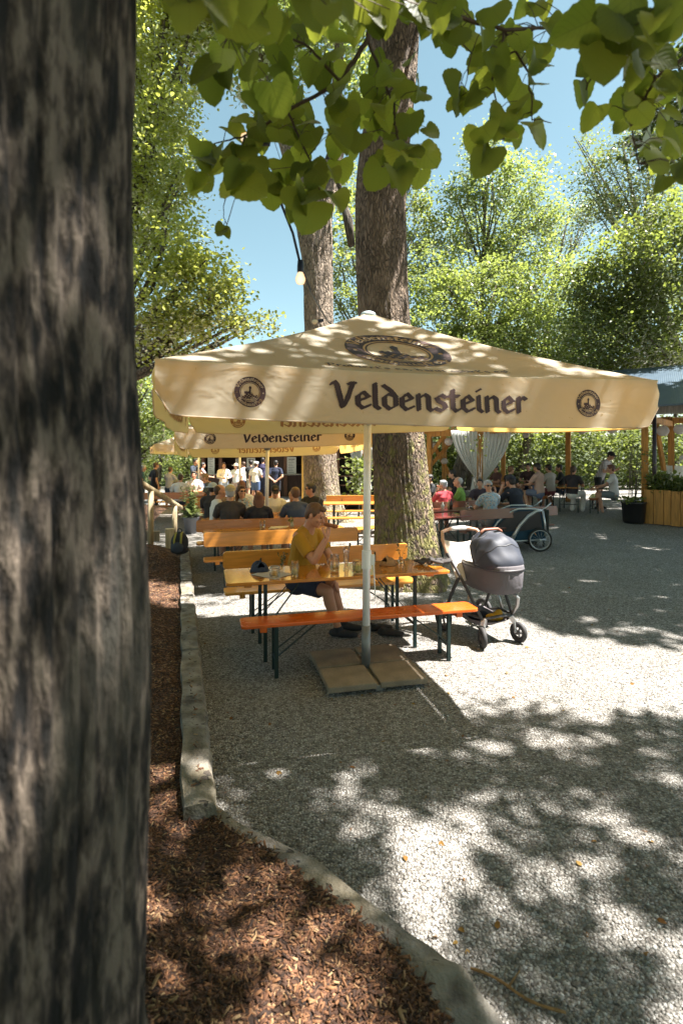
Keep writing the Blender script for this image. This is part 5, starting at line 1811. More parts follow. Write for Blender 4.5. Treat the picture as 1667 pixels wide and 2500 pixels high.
    # legs
    for k, sd in enumerate((1, -1)):
        Hp = Vector((sd * .092, pel.y, hz))
        K, A_ = Vector(kn[k]), Vector(an[k])
        body.tube([V(Hp), V(Hp.lerp(K, .5)), V(K)], [.082 * s, .074 * s, .056 * s], 10, round_ends=True)
        body.tube([V(K), V(K.lerp(A_, .35) + Vector((0, -.015, 0))), V(A_)], [.056 * s, .058 * s, .037 * s], 10, round_ends=True)
        f = A_ + Vector((0, .0, -.045))
        shoe_mb.tube([V(f + Vector((0, -.05, -.005))), V(f + Vector((0, .06, 0))), V(f + Vector((sd * .01, .17, -.01)))], [(.04 * s, .04 * s), (.045 * s, .042 * s), (.036 * s, .028 * s)], 10, side=X, round_ends=True)
        e = .78 if shorts else 1.0
        legs_mb.tube([V(Hp + Vector((0, 0, .03 if pose == 'stand' else 0))), V(Hp.lerp(K, .5)), V(Hp.lerp(K, e))], [.115 * s, .098 * s, .088 * s], 12, round_ends=False)
        if not shorts:
            legs_mb.tube([V(K), V(K.lerp(A_, .4)), V(K.lerp(A_, .98))], [.078 * s, .075 * s, .066 * s], 12, round_ends=True)
    legs_mb.tube([V(pel - up * .07), V(pel + up * .07)], [(.165 * s, .122 * s), (.16 * s, .118 * s)], 14, side=X, round_ends=True)
    blob('body', body, voxel, [sk, EYE], root, 3, raw)
    blob('shirt', shirt_mb, voxel, m_cloth(shirt, pattern=pattern), root, 3)
    blob('trousers', legs_mb, voxel, m_cloth(legs), root, 3)
    if pose == 'stand' or voxel < .012:
        blob('shoes', shoe_mb, voxel, m_cloth(shoecol, 'shoe'), root, 2)
    hm = MB()
    if style != 'bald':
        hair_geo(hm, q, M, style, s)
        blob('hair', hm, voxel * .85, m_hair(hair), root, 2)
    if hat:
        hcol, kind = hat
        h = MB()
        h.ell(q(0, -.012, .06), (.093 * s, .108 * s, .075 * s), M)
        if kind == 'cap':
            h.tube([q(0, .07, .055), q(0, .13, .05), q(0, .165, .042)], [(.075 * s, .007 * s), (.07 * s, .006 * s), (.045 * s, .005 * s)], 12, side=M.col[0], round_ends=True)
        elif kind == 'back':
            h.tube([q(0, -.07, .05), q(0, -.13, .035)], [(.07 * s, .007 * s), (.05 * s, .006 * s)], 12, side=M.col[0], round_ends=True)
        elif kind == 'brim':
            h.lathe(q(0, -.01, .045), [(.07 * s, .008), (.165 * s, -.006), (.165 * s, -.014), (.07 * s, -.006)], 20, M)
        elif kind == 'flat':
            h.ell(q(0, .0, .1), (.1 * s, .13 * s, .03 * s), M)
        o = h.build('hat', m_cloth(hcol), root, smooth=True)
    if glasses:
        g = MB()
        for e in (-1, 1):
            g.ell(q(e * .034, .097, .006), (.027 * s, .007 * s, .02 * s), M)
            g.tube([q(e * .058, .09, .01), q(e * .082, -.0, .008)], .003 * s, 6)
        g.tube([q(-.02, .1, .012), q(.02, .1, .012)], .003 * s, 6)
        g.build('sunglasses', m_plain((.01, .01, .012), .12, name='dark_lens'), root, smooth=True)
    if dress:
        d = MB()
        d.build
    return root

def at(px, Y, z=None):
    x = (px - 833.5) * Y / F
    return (x, Y, gz(x, Y) if z is None else z)
RO = 'people sitting in the row with their backs to us'
WHITE, NAVY, DARK, GREYT, BLUE = (.7, .68, .64), (.018, .022, .045), (.02, .02, .022), (.25, .26, .28), (.05, .11, .25)
J = (.03, .05, .1)
BRN, BLK, BLD, GRY, RED = (.07, .035, .018), (.018, .014, .012), (.35, .22, .09), (.42, .42, .43), (.16, .06, .025)
mp = make_person
mp('person in a white T-shirt turned to the right beside the grey cap wearer', at(524, 9.4), R(-62), 'sit', 1.03, WHITE, J, BRN, 'thin', headyaw=R(-15), voxel=.012)
mp('person in tan cap and dark grey polo shirt seen from behind', at(563, 9.05), R(14), 'sit', 1.02, (.055, .045, .045), J, GRY, 'short', hat=((.42, .36, .24), 'back'), lean=.02, voxel=.012)
mp('person with wavy brown hair and sunglasses looking right, pale flowered top', at(597, 10.25), R(150), 'sit', .97, (.6, .5, .42), J, BRN, 'long', headyaw=R(70), glasses=True, pattern='floral', voxel=.012)
mp('person with long auburn hair down the back of a black top', at(633, 9.1), R(14), 'sit', .9, (.022, .02, .025), J, RED, 'long', voxel=.012)
mp('boy in a black cap and white T-shirt looking down at the table', at(670, 10.7), R(195), 'sit', .93, WHITE, J, BRN, 'short', hat=((.02, .02, .022), 'cap'), tilt_=.5, voxel=.012)
mp('person with short brown hair in a slate blue T-shirt leaning left', at(727, 9.25), R(20), 'sit', .98, (.06, .075, .12), J, (.13, .06, .025), 'short', lean=.05, voxel=.012)
mp('person with dark hair and sunglasses looking left, black top', at(765, 10.5), R(150), 'sit', 1.0, DARK, J, BLK, 'short', headyaw=R(-55), glasses=True, voxel=.012)
mp('blond child half hidden behind the slate blue T-shirt', at(712, 10.6), R(190), 'sit', .82, (.55, .5, .4), J, BLD, 'short')
mp('person in a white T-shirt seen from behind left of the potted plant', at(440, 16.0), R(10), 'sit', 1.0, WHITE, J, BRN, 'short')
mp('child in a tan sun hat beside the white T-shirt far left', at(424, 16.2), R(-30), 'sit', .8, (.4, .36, .3), J, BLD, 'short', hat=((.5, .36, .16), 'brim'))
mp('person in a white shirt facing us above the potted plant', at(475, 17.2), R(185), 'sit', 1.06, WHITE, J, BLK, 'short', skin=SK2)
mp('person in a dark green grey jacket bent over the far left table', at(522, 15.4), R(100), 'sit', 1.05, (.07, .085, .08), J, (.25, .16, .08), 'short', lean=.1)
mp('person in a light blue and white cap behind the tan cap wearer', at(562, 10.7), R(8), 'sit', .95, (.3, .2, .12), J, BRN, 'short', hat=((.5, .6, .72), 'back'))
mp('person in dark clothes at the left end of the sunlit table', at(515, 10.8), R(-10), 'sit', .98, (.03, .028, .03), J, BLK, 'short', hat=((.35, .42, .5), 'brim'))
mp('person with reddish hair in a white T-shirt seen from behind, left of thin pole', at(591, 11.0), R(15), 'sit', 1.02, WHITE, J, RED, 'short')
mp('standing person in teal tank top and shorts at the far left', at(346, 19.5, -.1), R(-60), 'stand', .97, (.04, .11, .12), J, GRY, 'short', arms=('hip', 'down'))
mp('standing stout person all in black with hand in pocket, far left', at(377, 20, -.12), R(-50), 'stand', 1.03, (.012, .012, .02), (.012, .013, .022), BRN, 'short', shorts=False, arms=('down', 'hip'))
mp('standing person in pale grey T-shirt looking away to the left hedge', at(414, 20, -.15), R(-20), 'stand', .95, (.36, .36, .4), J, BRN, 'short')
mp('person in a blue shirt bending over the far left tables', at(463, 19, -.1), R(-80), 'stand', .95, (.14, .24, .42), J, BLK, 'short', lean=.2, hat=((.03, .05, .12), 'cap'))
mp('tall standing person with dark hair behind the blue shirt', at(474, 21, 0), R(-110), 'stand', 1.04, (.02, .03, .05), J, BLK, 'short')
mp('standing person in pink checked shirt left of the kiosk', at(492, 21.5), R(-60), 'stand', .95, (.5, .25, .32), J, BLK, 'short', pattern='plaid')
mp('standing person in white long sleeves and pale jeans with long brown hair', at(546, 21), R(-160), 'stand', .95, (.72, .68, .6), (.35, .42, .52), BRN, 'long', shorts=False, long_sleeve=True)
mp('standing person in beige hat with a strap across the chest', at(577, 21.5), R(170), 'stand', .93, (.6, .66, .68), (.4, .3, .25), BRN, 'short', hat=((.55, .5, .38), 'brim'), arms=('front', 'down'))
mp('standing person in white T-shirt half hidden behind the middle parasol pole', at(597, 22.5), R(60), 'stand', .96, WHITE, J, BRN, 'short', arms=('front', 'front'))
mp('queuing person in white flat cap, cream shirt and jeans shorts', at(624, 21), R(-15), 'stand', .97, (.66, .65, .6), (.06, .1, .2), BRN, 'short', hat=((.7, .75, .75), 'flat'), arms=('front', 'down'))
mp('queuing person in black T-shirt with backpack strap beside the flat cap', at(613, 22.5), R(20), 'stand', 1.0, DARK, (.4, .35, .25), BLK, 'short')
mp('queuing person in dark purple clothes right of the flat cap', at(641, 23.5), R(-5), 'stand', 1.06, (.035, .03, .08), NAVY, BLK, 'short', shorts=False)
mp('queuing person in navy T-shirt with hands folded behind the back', at(673, 20.5), R(0), 'stand', 1.0, (.012, .018, .045), (.012, .014, .022), BLK, 'short', arms=('behind', 'behind'), tilt_=.2)
# right-hand side
mp('grey haired person in bright pink shirt with hand at the mouth', at(1087, 12.45), R(24), 'sit', .96, (.62, .07, .09), J, GRY, 'short', arms=('table', 'chin'), headyaw=R(20))
mp('person in a bright green polo shirt looking left', at(1128, 12.85), R(70), 'sit', 1.03, (.2, .34, .06), J, GRY, 'thin', arms=('table', 'table'), headyaw=R(10))
mp('dark haired person half hidden behind the floral blouse', at(1172, 13.2), R(160), 'sit', .95, (.06, .04, .06), J, BLK, 'short')
mp('person in sunglasses and floral blouse turning round on the dark bench', at(1198, 11.25), R(20), 'sit', 1.02, (.4, .4, .4), (.3, .3, .33), GRY, 'short', headyaw=R(165), glasses=True, pattern='floral', arms=('up', 'table'), shorts=False)
mp('broad person in dark navy shirt hunched over the dark table', at(1268, 11.75), R(30), 'sit', 1.1, (.012, .014, .024), NAVY, BLK, 'short', lean=.1, hat=((.02, .02, .03), 'cap'), arms=('table', 'chin'))
mp('person in dark top seated between trunk and left curtain', at(1056, 15.5), R(100), 'sit', 1.0, DARK, J, BLK, 'short')
mp('person in black shirt and glasses facing left under the pavilion brace', at(1112, 16.3), R(80), 'sit', 1.05, (.015, .015, .018), J, BLK, 'short')
mp('person in black top with bare arm right of the white curtains', at(1240, 16.2), R(-70), 'sit', 1.0, DARK, J, (.15, .07, .03), 'short', arms=('table', 'reach'))
mp('person in brown top behind the black top at the curtain table', at(1215, 18.2), R(110), 'sit', 1.0, (.12, .06, .05), J, BLK, 'short')
mp('dark haired person in a tan top leaning on the middle pavilion table', at(1318, 15.9), R(40), 'sit', 1.08, (.48, .31, .25), (.14, .17, .26), BLK, 'short')
mp('person in a cream shirt facing the tan top across the table', at(1345, 16.8), R(30), 'sit', 1.03, (.45, .41, .36), (.2, .05, .06), BLK, 'short')
mp('person in black shirt with dark hair in the middle of the pavilion', at(1372, 17.4), R(70), 'sit', 1.02, DARK, J, BLK, 'short')
mp('person with dark hair at the back of the pavilion by the inner post', at(1290, 19), R(150), 'sit', 1.03, (.08, .05, .05), J, BLK, 'bun')
mp('person with bare shoulders and white trousers left of the waiter', at(1395, 15.6), R(-50), 'sit', 1.0, (.03, .025, .03), (.62, .6, .57), BRN, 'pony', shorts=False, arms=('table', 'table'), shoecol=(.4, .3, .22), skin=m_skin((.55, .27, .15)))
mp('waiter in black flat hat and checked shirt leaning over a pavilion table', at(1462, 16.9), R(-140), 'stand', 1.04, (.1, .09, .12), DARK, BLK, 'short', hat=((.012, .012, .014), 'brim'), pattern='plaid', lean=.2, arms=('front', 'front'), tilt_=.4)
mp('person in a white T-shirt and grey shorts seated nearest the black pot', at(1500, 15.3), R(65), 'sit', 1.06, (.62, .62, .62), (.16, .19, .21), (.14, .06, .04), 'short', arms=('table', 'reach'))

# the man in yellow: built joint by joint where the photo has them
def man_in_yellow():
    fw = Vector((.9, -.43, 0)).normalized()
    rt = Vector((fw.y, -fw.x, 0))
    pel = Vector((-.47, 5.92, .57))
    sh = Vector((-.385, 5.80, 1.075))
    root = empty('person', (pel.x, pel.y, .47), 'man in a mustard yellow T-shirt eating at the front table', 'person')
    up = (sh - pel).normalized()
    body, raw = MB(), MB()
    X = rt
    body.tube([pel - up * .04, pel + up * .1, pel.lerp(sh, .5), pel.lerp(sh, .82), sh], [(.16, .115), (.155, .11), (.145, .105), (.165, .11), (.12, .08)], 16, side=X, round_ends=True)
    hc = Vector((-.282, 5.715, 1.275))
    hf = Vector((.9, -.33, -.42)).normalized()
    hu = Vector((.42, -.16, 1)).normalized()
    body.tube([sh + Vector((.005, 0, -.01)), sh.lerp(hc, .45), hc - hu * .05 - hf * .02], [.085, .062, .06], 14, round_ends=True)
    s = 1.06
    q, M = head_geo(body, hc, hf, hu, s)
    raw.cur = 1
    for e in (-1, 1):
        raw.ell(q(e * .031, .083, .008), (.012 * s, .0075 * s, .0065 * s), M, 10, 6)
    raw.cur = 0
    # arms
    sR, sL = sh + rt * .185 + Vector((0, 0, -.02)), sh - rt * .185 + Vector((0, 0, -.02))
    eR, wR = Vector((-.285, 5.50, .825)), Vector((-.155, 5.515, 1.055))
    eL, wL = Vector((-.13, 5.90, .80)), Vector((-.085, 5.70, .60))
    for S0, E, H in ((sR, eR, wR), (sL, eL, wL)):
        body.tube([S0, S0.lerp(E, .5), E], [.055, .051, .043], 14, round_ends=True)
        body.tube([E, E.lerp(H, .3), H.lerp(E, .25), H], [.043, .046, .034, .029], 14, round_ends=True)
    hand_geo(body, wR, Vector((.25, .12, .9)), Vector((-.75, .45, .3)), 1.06, .75, 1)
    hand_geo(body, wL, Vector((.1, -.45, -.85)), Vector((-.5, -.3, -.3)), 1.06, .35, -1)
    # legs
    hR, kR, aR = pel + rt * .1 + Vector((0, 0, -.03)), Vector((-.145, 5.52, .505)), Vector((-.035, 5.62, .085))
    hL, kL, aL = pel - rt * .1 + Vector((0, 0, -.03)), Vector((-.09, 5.80, .50)), Vector((.02, 5.84, .085))
    for Hp, K, A_ in ((hR, kR, aR), (hL, kL, aL)):
        body.tube([Hp, Hp.lerp(K, .5), K], [.09, .082, .06], 14, round_ends=True)
        cf = (Hp - K).normalized()
        body.tube([K, K.lerp(A_, .32) + cf * .018, K.lerp(A_, .7), A_], [.059, .061, .045, .038], 14, round_ends=True)
    blob('body', body, .0055, [m_skin((.5, .25, .15)), EYE], root, 4, raw)
    # T-shirt
    t = MB()
    t.tube([pel + up * .0, pel + up * .12, pel.lerp(sh, .5), pel.lerp(sh, .8), sh + up * .0], [(.19, .15), (.182, .142), (.17, .13), (.185, .13), (.135, .09)], 18, side=X, round_ends=True)
    t.tube([sR.lerp(sh, .1), sh + up * .018, sL.lerp(sh, .1)], [.064, .076, .064], 12, round_ends=True)
    for S0, E in ((sR, eR), (sL, eL)):
        t.tube([S0 + Vector((0, 0, .005)), S0.lerp(E, .45), S0.lerp(E, .74)], [.072, .074, .075], 14)
    blob('shirt', t, .0075, m_cloth((.37, .185, .009), 'yellow_jersey'), root, 4)
    sh_mb = MB()
    sh_mb.tube([pel - up * .07, pel + up * .05], [(.178, .14), (.17, .132)], 16, side=X, round_ends=True)
    for Hp, K in ((hR, kR), (hL, kL)):
        sh_mb.tube([Hp, Hp.lerp(K, .5), Hp.lerp(K, .8)], [.118, .105, .098], 14)
    blob('shorts', sh_mb, .008, m_cloth((.02, .025, .05)), root, 3)
    for A_, d in ((aR, Vector((.85, -.3, 0))), (aL, Vector((.9, -.3, 0)))):
        sm = MB()
        f = A_ + Vector((0, 0, -.045))
        d = d.normalized()
        sm.tube([f - d * .06, f + d * .05, f + d * .19], [(.045, .042), (.048, .045), (.036, .03)], 12, side=d.cross(Vector((0, 0, 1))), round_ends=True)
        sm.tube([A_ + Vector((0, 0, -.03)), A_ + Vector((0, 0, .03))], [.047, .05], 12)
        blob('shoe', sm, .007, m_cloth((.025, .025, .028), 'shoe'), root, 2)
    h = MB()
    h.ell(q(0, -.022, .034), (.083 * s, .098 * s, .09 * s), M)
    h.ell(q(0, -.058, -.012), (.074 * s, .05 * s, .07 * s), M)
    h.ell(q(0, .05, .088), (.05 * s, .042 * s, .024 * s), M)
    for e in (-1, 1):
        h.ell(q(e * .069, .008, .03), (.014 * s, .026 * s, .042 * s), M)
    blob('hair', h, .006, m_hair((.10, .045, .02)), root, 2)
    # bread in the hand: a thing of its own
    c = wR + Vector((.035, -.0, .135))
    b = MB().ell(c, (.075, .03, .022), Matrix.Rotation(.25, 3, 'Y')).ell(c + Vector((.05, 0, -.012)), (.04, .028, .022))
    o = blob('bread_roll', b, .006, m_plain((.22, .07, .02), .55, var=.4, name='crust'), None, 2)
    tag(o, 'dark crusty bread roll held to the mouth by the man in yellow', 'bread')
man_in_yellow()
for k, (px, py, rz, lab) in enumerate([(925, 1540, 15, 'dark shoe lying on the gravel right of the pole, farther one'), (952, 1553, -8, 'dark shoe lying on the gravel right of the pole, nearer one')]):
    p = G(px, py)
    u = Vector((math.cos(R(rz)), math.sin(R(rz)), 0))
    mb = MB().tube([p - u * .1 + Vector((0, 0, .04)), p + Vector((0, 0, .042)), p + u * .13 + Vector((0, 0, .03))], [(.036, .036), (.046, .04), (.036, .024)], 12, side=(-u.y, u.x, 0), round_ends=True)
    mb.tube([p - u * .07 + Vector((0, 0, .05)), p - u * .06 + Vector((0, 0, .085))], [.042, .04], 12)
    tag(blob('shoe', mb, .007, m_cloth((.03, .025, .022), 'shoe'), None, 2), lab, 'shoe', 'dark shoes on the gravel')

# ------------------------------------------------------------------ pushchair
def pushchair():
    fw = Vector((.385, -.92, 0)).normalized()       # towards its front wheels
    rt = Vector((-fw.y, fw.x, 0))                   # +rt: photo right
    c = Vector((1.60, 5.36, 0))                    # between the front wheels
    root = empty('pushchair', c, 'grey pushchair with hooded carrycot parked at the right end of the bench', 'pushchair')
    L = lambda f, r, z: c + fw * f + rt * r + Vector((0, 0, z))
    blk = m_plain((.035, .032, .034), .5, name='black_frame')
    met = m_plain((.42, .4, .4), .3, .8, name='brushed_frame')
    gry = m_cloth((.105, .095, .105), 'carrycot_cloth')
    hood_m = m_plain((.03, .034, .05), .62, bump=.9, scale=5.0, name='hood_cloth')
    Mx = Matrix((fw, Vector((0, 0, 1)), rt)).transposed()     # wheel axis along rt
    def wheel(p, r, wdt, twist=0.0):
        M = Matrix.Rotation(twist, 3, 'Z') @ Mx
        w = MB().torus(p, r - wdt / 2, wdt / 2, M, 32, 10).build('wheel', m_plain((.03, .028, .028), .7, name='tyre'), root, smooth=True)
        rm = MB().torus(p, r - wdt * 1.05, .007, M, 28, 6)
        for k in range(5):
            a = 6.283 * k / 5
            rm.beam(p, p + M @ Vector((math.cos(a) * (r - wdt), math.sin(a) * (r - wdt), 0)), .018, .012)
        rm.lathe(p, [(0, -.02), (.022, -.02), (.022, .02), (0, .02)], 14, M)
        rm.build('rim', m_plain((.12, .11, .11), .45, .3, name='rim'), w, smooth=False)
        return w
    for s in (-1, 1):
        wheel(L(.0, s * .225, .105), .105, .05, .25 * s - .1)
        # front fork
        MB().beam(L(0, s * .225 - .04 * s, .105), L(-.03, s * .19, .24), .02, .035).beam(L(-.03, s * .2, .2), L(-.05, s * .16, .27), .05, .05).build('fork', met, root, bevel=.008)
        wheel(L(-.62, s * .27, .15), .15, .05)
    # chassis tubes
    ch = MB()
    for s in (-1, 1):
        ch.tube([L(-.05, s * .19, .28), L(-.3, s * .22, .27), L(-.62, s * .25, .17)], .014, 10)
        ch.tube([L(-.05, s * .19, .27), L(-.3, s * .24, .6), L(-.55, s * .27, .86), L(-.66, s * .26, 1.0)], .016, 12)
        ch.tube([L(-.62, s * .26, .16), L(-.5, s * .26, .4), L(-.36, s * .255, .62)], .018, 10)
    ch.tube([L(-.05, -.19, .27), L(-.02, 0, .29), L(-.05, .19, .27)], .015, 10)
    ch.tube([L(-.62, -.26, .16), L(-.62, .26, .16)], .013, 10)
    ch.build('chassis', blk, root, smooth=True)
    # handlebar loop
    hb = MB()
    pts = [L(-.55, -.27, .86), L(-.64, -.265, .99), L(-.70, -.23, 1.065), L(-.72, -.12, 1.09), L(-.72, .12, 1.09), L(-.70, .23, 1.065), L(-.64, .265, .99), L(-.55, .27, .86)]
    hb.tube(pts, .019, 12, round_ends=True)
    hb.build('handlebar', m_plain((.5, .3, .2), .5, bump=.2, name='leatherette'), root, smooth=True)
    MB().tube([L(-.72, -.09, 1.091), L(-.722, 0, 1.094), L(-.72, .09, 1.091)], .024, 12, round_ends=True).build('grip', m_plain((.55, .56, .58), .4, name='grip_grey'), root, smooth=True)
    # folded seat / apron below the handle: pale cloth
    ap = MB().grid(lambda u, v: L(-.645 + .22 * v - .03 * math.sin(u * 3.14), (u - .5) * (.50 - .06 * v), .985 - .42 * v - .05 * math.sin(u * 3.14) * (1 - v)), 12, 10)
    ap.build('seat_apron', m_cloth((.72, .64, .55), 'pale_cloth'), root, smooth=True, solid=.02)
    # carrycot: rounded tub
    cf, cr, cz = -.10, .045, .0
    def tub(r0, r1, z0, z1, name, mat, n=32):
        vs, fs = [], []
        prof = [(.0, z0), (.8, z0), (.93, z0 + .02), (.98, z0 + .07), (1.0, z0 + .6 * (z1 - z0)), (1.03, z1), (1.0, z1 + .012), (.95, z1), (.9, z1 - .05), (0, z1 - .05)]
        for k, z in prof:
            for j in range(n):
                a = 6.283 * j / n
                e = 2.6
                ca, sa = math.cos(a), math.sin(a)
                x = math.copysign(abs(ca) ** (2 / e), ca) * r0 * k
                y = math.copysign(abs(sa) ** (2 / e), sa) * r1 * k
                vs.append(L(-.29 + x, .12 + y, z + .03 * (ca if z > z0 + .2 else 0)))
        for i in range(len(prof) - 1):
            for j in range(n):
                fs.append((i * n + j, i * n + (j + 1) % n, (i + 1) * n + (j + 1) % n, (i + 1) * n + j))
        return MB().add(vs, fs).build(name, mat, root, smooth=True)
    tub(.36, .23, .50, .76, 'carrycot', gry)
    tub(.368, .237, .715, .755, 'carrycot_rim', m_plain((.06, .055, .06), .5, name='cot_trim'))
    # hood: folded dome over the front half, crest handle on top
    def hood(u, v):
        """u across (0..1), v from front rim over the top to the back"""
        a = math.pi * u
        th = R(-4 + 128 * v)
        rr = .33 + .012 * math.sin(v * 17) 
        y = -math.cos(a) * .245
        prof = math.sin(a) ** .62
        f = math.cos(th) * rr * prof
        z = math.sin(th) * rr * prof * .98
        return L(-.28 + f * 1.0 + .02 * math.cos(a * 2), .12 + y, .775 + z + .012 * math.sin(a * 9 + v * 11) * (.4 + v))
    MB().grid(hood, 34, 26).build('hood', hood_m, root, smooth=True, solid=.008)
    seam = MB()
    for v in (.02, .36, .7, .98):
        seam.tube([hood(k / 24, v) + Vector((0, 0, .004)) for k in range(25)], .0065, 6)
    seam.build('hood_seam', m_plain((.03, .03, .035), .5, name='piping'), root, smooth=True)
    MB().tube([L(-.30, -.01, 1.1), L(-.305, .03, 1.125), L(-.305, .21, 1.125), L(-.30, .25, 1.1)], .015, 10, round_ends=True).build('carry_handle', m_plain((.28, .11, .07), .5, name='brown_leather'), root, smooth=True)
    # footrest arc in front of the cot
    MB().tube([L(-.05, .19, .29), L(.0, .21, .38), L(.02, .20, .46), L(-.02, .16, .52)], [.014, .02, .022, .015], 10).build('bumper', met, root, smooth=True)
    sup = MB()
    for s in (-1, 1):
        sup.tube([L(-.3, s * .16, .5), L(-.26, s * .2, .38), L(-.22, s * .2, .29)], .014, 8)
    sup.build('cot_support', met, root, smooth=True)
    # shopping basket
    bk = MB().grid(lambda u, v: L(-.58 + .52 * v, (u - .5) * .40, .26 - .13 * math.sin(math.pi * min(max(u, .02), .98)) ** .45 * math.sin(math.pi * min(.96, max(.04, v))) ** .5), 16, 16)
    bk.build('basket', m_cloth((.14, .12, .13), 'basket_cloth'), root, smooth=True, solid=.008)
    # things in the basket
    p = L(-.17, .10, .235)
    y = MB().ell(p, (.06, .05, .05)).ell(p + Vector((-.07, -.02, .0)), (.06, .05, .035)).ell(p + Vector((.02, .03, .03)), (.04, .04, .035))
    tag(blob('cloth_bundle', y, .007, m_cloth((.62, .33, .02)), None, 2), 'bright yellow crumpled bundle in the pushchair basket', 'cloth')
    p = L(-.34, -.04, .21)
    y = MB().ell(p, (.09, .07, .05)).ell(p + Vector((.07, .0, .01)), (.06, .06, .045)).ell(p + Vector((-.06, .02, .03)), (.05, .05, .04))
    tag(blob('bag', y, .008, m_cloth((.015, .017, .03)), None, 2), 'small black bag in the pushchair basket beside the yellow bundle', 'bag')
pushchair()

# ------------------------------------------------------------------ bicycle trailer
def trailer():
    g = G(1316, 1346)
    root = empty('bicycle_trailer', (g.x, g.y, 0), 'blue and silver child bicycle trailer parked by the dark bench', 'bicycle trailer')
    d = Vector((-1, .12, 0)).normalized()            # front of the trailer: to the left
    n = Vector((-d.y, d.x, 0))
    n = n if n.y > 0 else -n
    L = lambda a, b, z: Vector((g.x, g.y, 0)) + d * (a * 1.06) + n * b + Vector((0, 0, z if z < .3 else .3 + (z - .3) * .84))
    blue = m_cloth((.008, .045, .085), 'trailer_cloth')
    silver = m_plain((.5, .52, .54), .3, .7, name='silver_tube')
    dark = m_plain((.018, .02, .024), .25, name='dark_window')
    Wd = .72
    # side outline (a, z)
    out = [(-.13, .25), (-.12, .55), (-.03, .88), (.12, .93), (.38, .92), (.58, .82), (.76, .60), (.9, .33), (.96, .2), (.5, .17), (.1, .17)]
    vs = [L(a, .04, z) for a, z in out] + [L(a, .04 + Wd, z) for a, z in out]
    N = len(out)
    MB().add(vs, [tuple(range(N)), tuple(reversed(range(N, 2 * N)))] + [(i, N + i, N + (i + 1) % N, (i + 1) % N) for i in range(N)]).build('body', blue, root, bevel=.02)
    for s, b in ((0, .028), (1, .052 + Wd)):
        win = [(-.06, .5), (-.02, .84), (.1, .9), (.38, .89), (.55, .8), (.73, .58), (.86, .34), (.55, .40), (.3, .42)]
        wv = [L(a, b, z) for a, z in win]
        MB().add(wv, [tuple(range(len(win)))]).build('side_window', dark, root)
        fr = MB()
        fr.tube([L(a, b - .02 if not s else b + .02, z) for a, z in [(1.0, .2), (.9, .36), (.76, .63), (.58, .85), (.38, .95), (.1, .955), (-.06, .92)]], .018, 8)
        fr.tube([L(a, b - .02 if not s else b + .02, z) for a, z in [(-.06, .92), (.05, .9), (.2, .78), (.36, .55), (.44, .36), (.5, .24)]], [.02, .03, .036, .036, .036, .05], 10)
        fr.tube([L(a, b - .02 if not s else b + .02, z) for a, z in [(-.06, .92), (-.1, .6), (-.12, .3)]], .022, 8)
        fr.tube([L(a, b - .03 if not s else b + .03, z) for a, z in [(1.0, .2), (.5, .19), (-.12, .24)]], .018, 8)
        fr.build('frame_tube', silver, root, smooth=True)
        fr2 = MB().tube([L(a, b, z) for a, z in [(-.04, .92), (-.12, .98), (-.22, 1.1)]], .013, 8)
        fr2.build('push_bar', silver, root, smooth=True)
    M = Matrix((d, Vector((0, 0, 1)), n)).transposed()
    for b in (-.05, Wd + .13):
        p = L(0, b, .235)
        w = MB().torus(p, .215, .02, M, 40, 8).build('wheel', m_plain((.02, .02, .02), .7, name='tyre'), root, smooth=True)
        rm = MB().torus(p, .19, .011, M, 40, 6).lathe(p, [(0, -.03), (.025, -.03), (.025, .03), (0, .03)], 12, M)
        for k in range(14):
            a = 6.283 * k / 14
            rm.tube([p, p + M @ Vector((.19 * math.cos(a), .19 * math.sin(a), 0))], .0018, 5)
        rm.build('rim', silver, w, smooth=True)
        MB().box(p + M @ Vector((.09, .12, 0)), (.05, .01, .02), M=M @ Matrix.Rotation(.9, 3, 'Z')).build('reflector', m_plain((.8, .35, .03), .3, name='orange_reflector'), w)
    MB().box(L(-.19, .4, .62), (.06, .5, .5), M=Matrix((d, n, Vector((0, 0, 1)))).transposed()).build('rear_bag', m_cloth((.03, .035, .03)), root, bevel=.02)
trailer()

# ------------------------------------------------------------------ backpack, pot plants, railing
def backpack():
    Y = 8.6
    p = P(439, 1352, Y)
    root = empty('backpack', p, 'black backpack with olive yellow stripes leaning on the kerb', 'backpack')
    m = m_cloth((.018, .02, .026))
    b = MB().ell(p + Vector((0, 0, .17)), (.145, .11, .19)).ell(p + Vector((0, -.06, .11)), (.13, .08, .11)).ell(p + Vector((0, 0, .06)), (.15, .11, .07))
    blob('body', b, .012, m, root, 3)
    pk = MB().ell(p + Vector((0, -.115, .12)), (.1, .05, .085))
    blob('pocket', pk, .01, m_cloth((.04, .05, .07)), root, 3)
    st = MB()
    for s in (-1, 1):
        st.tube([p + Vector((s * .05, -.125, .16)), p + Vector((s * .055, -.11, .24)), p + Vector((s * .045, -.06, .335)), p + Vector((s * .04, .02, .35))], [(.018, .006)] * 4, 8, side=(1, 0, 0))
    st.build('stripe', m_cloth((.3, .26, .05)), root, smooth=True)
    MB().torus(p + Vector((0, .0, .37)), .035, .008, Matrix.Rotation(R(90), 3, 'X')).build('carry_loop', m, root, smooth=True)
backpack()

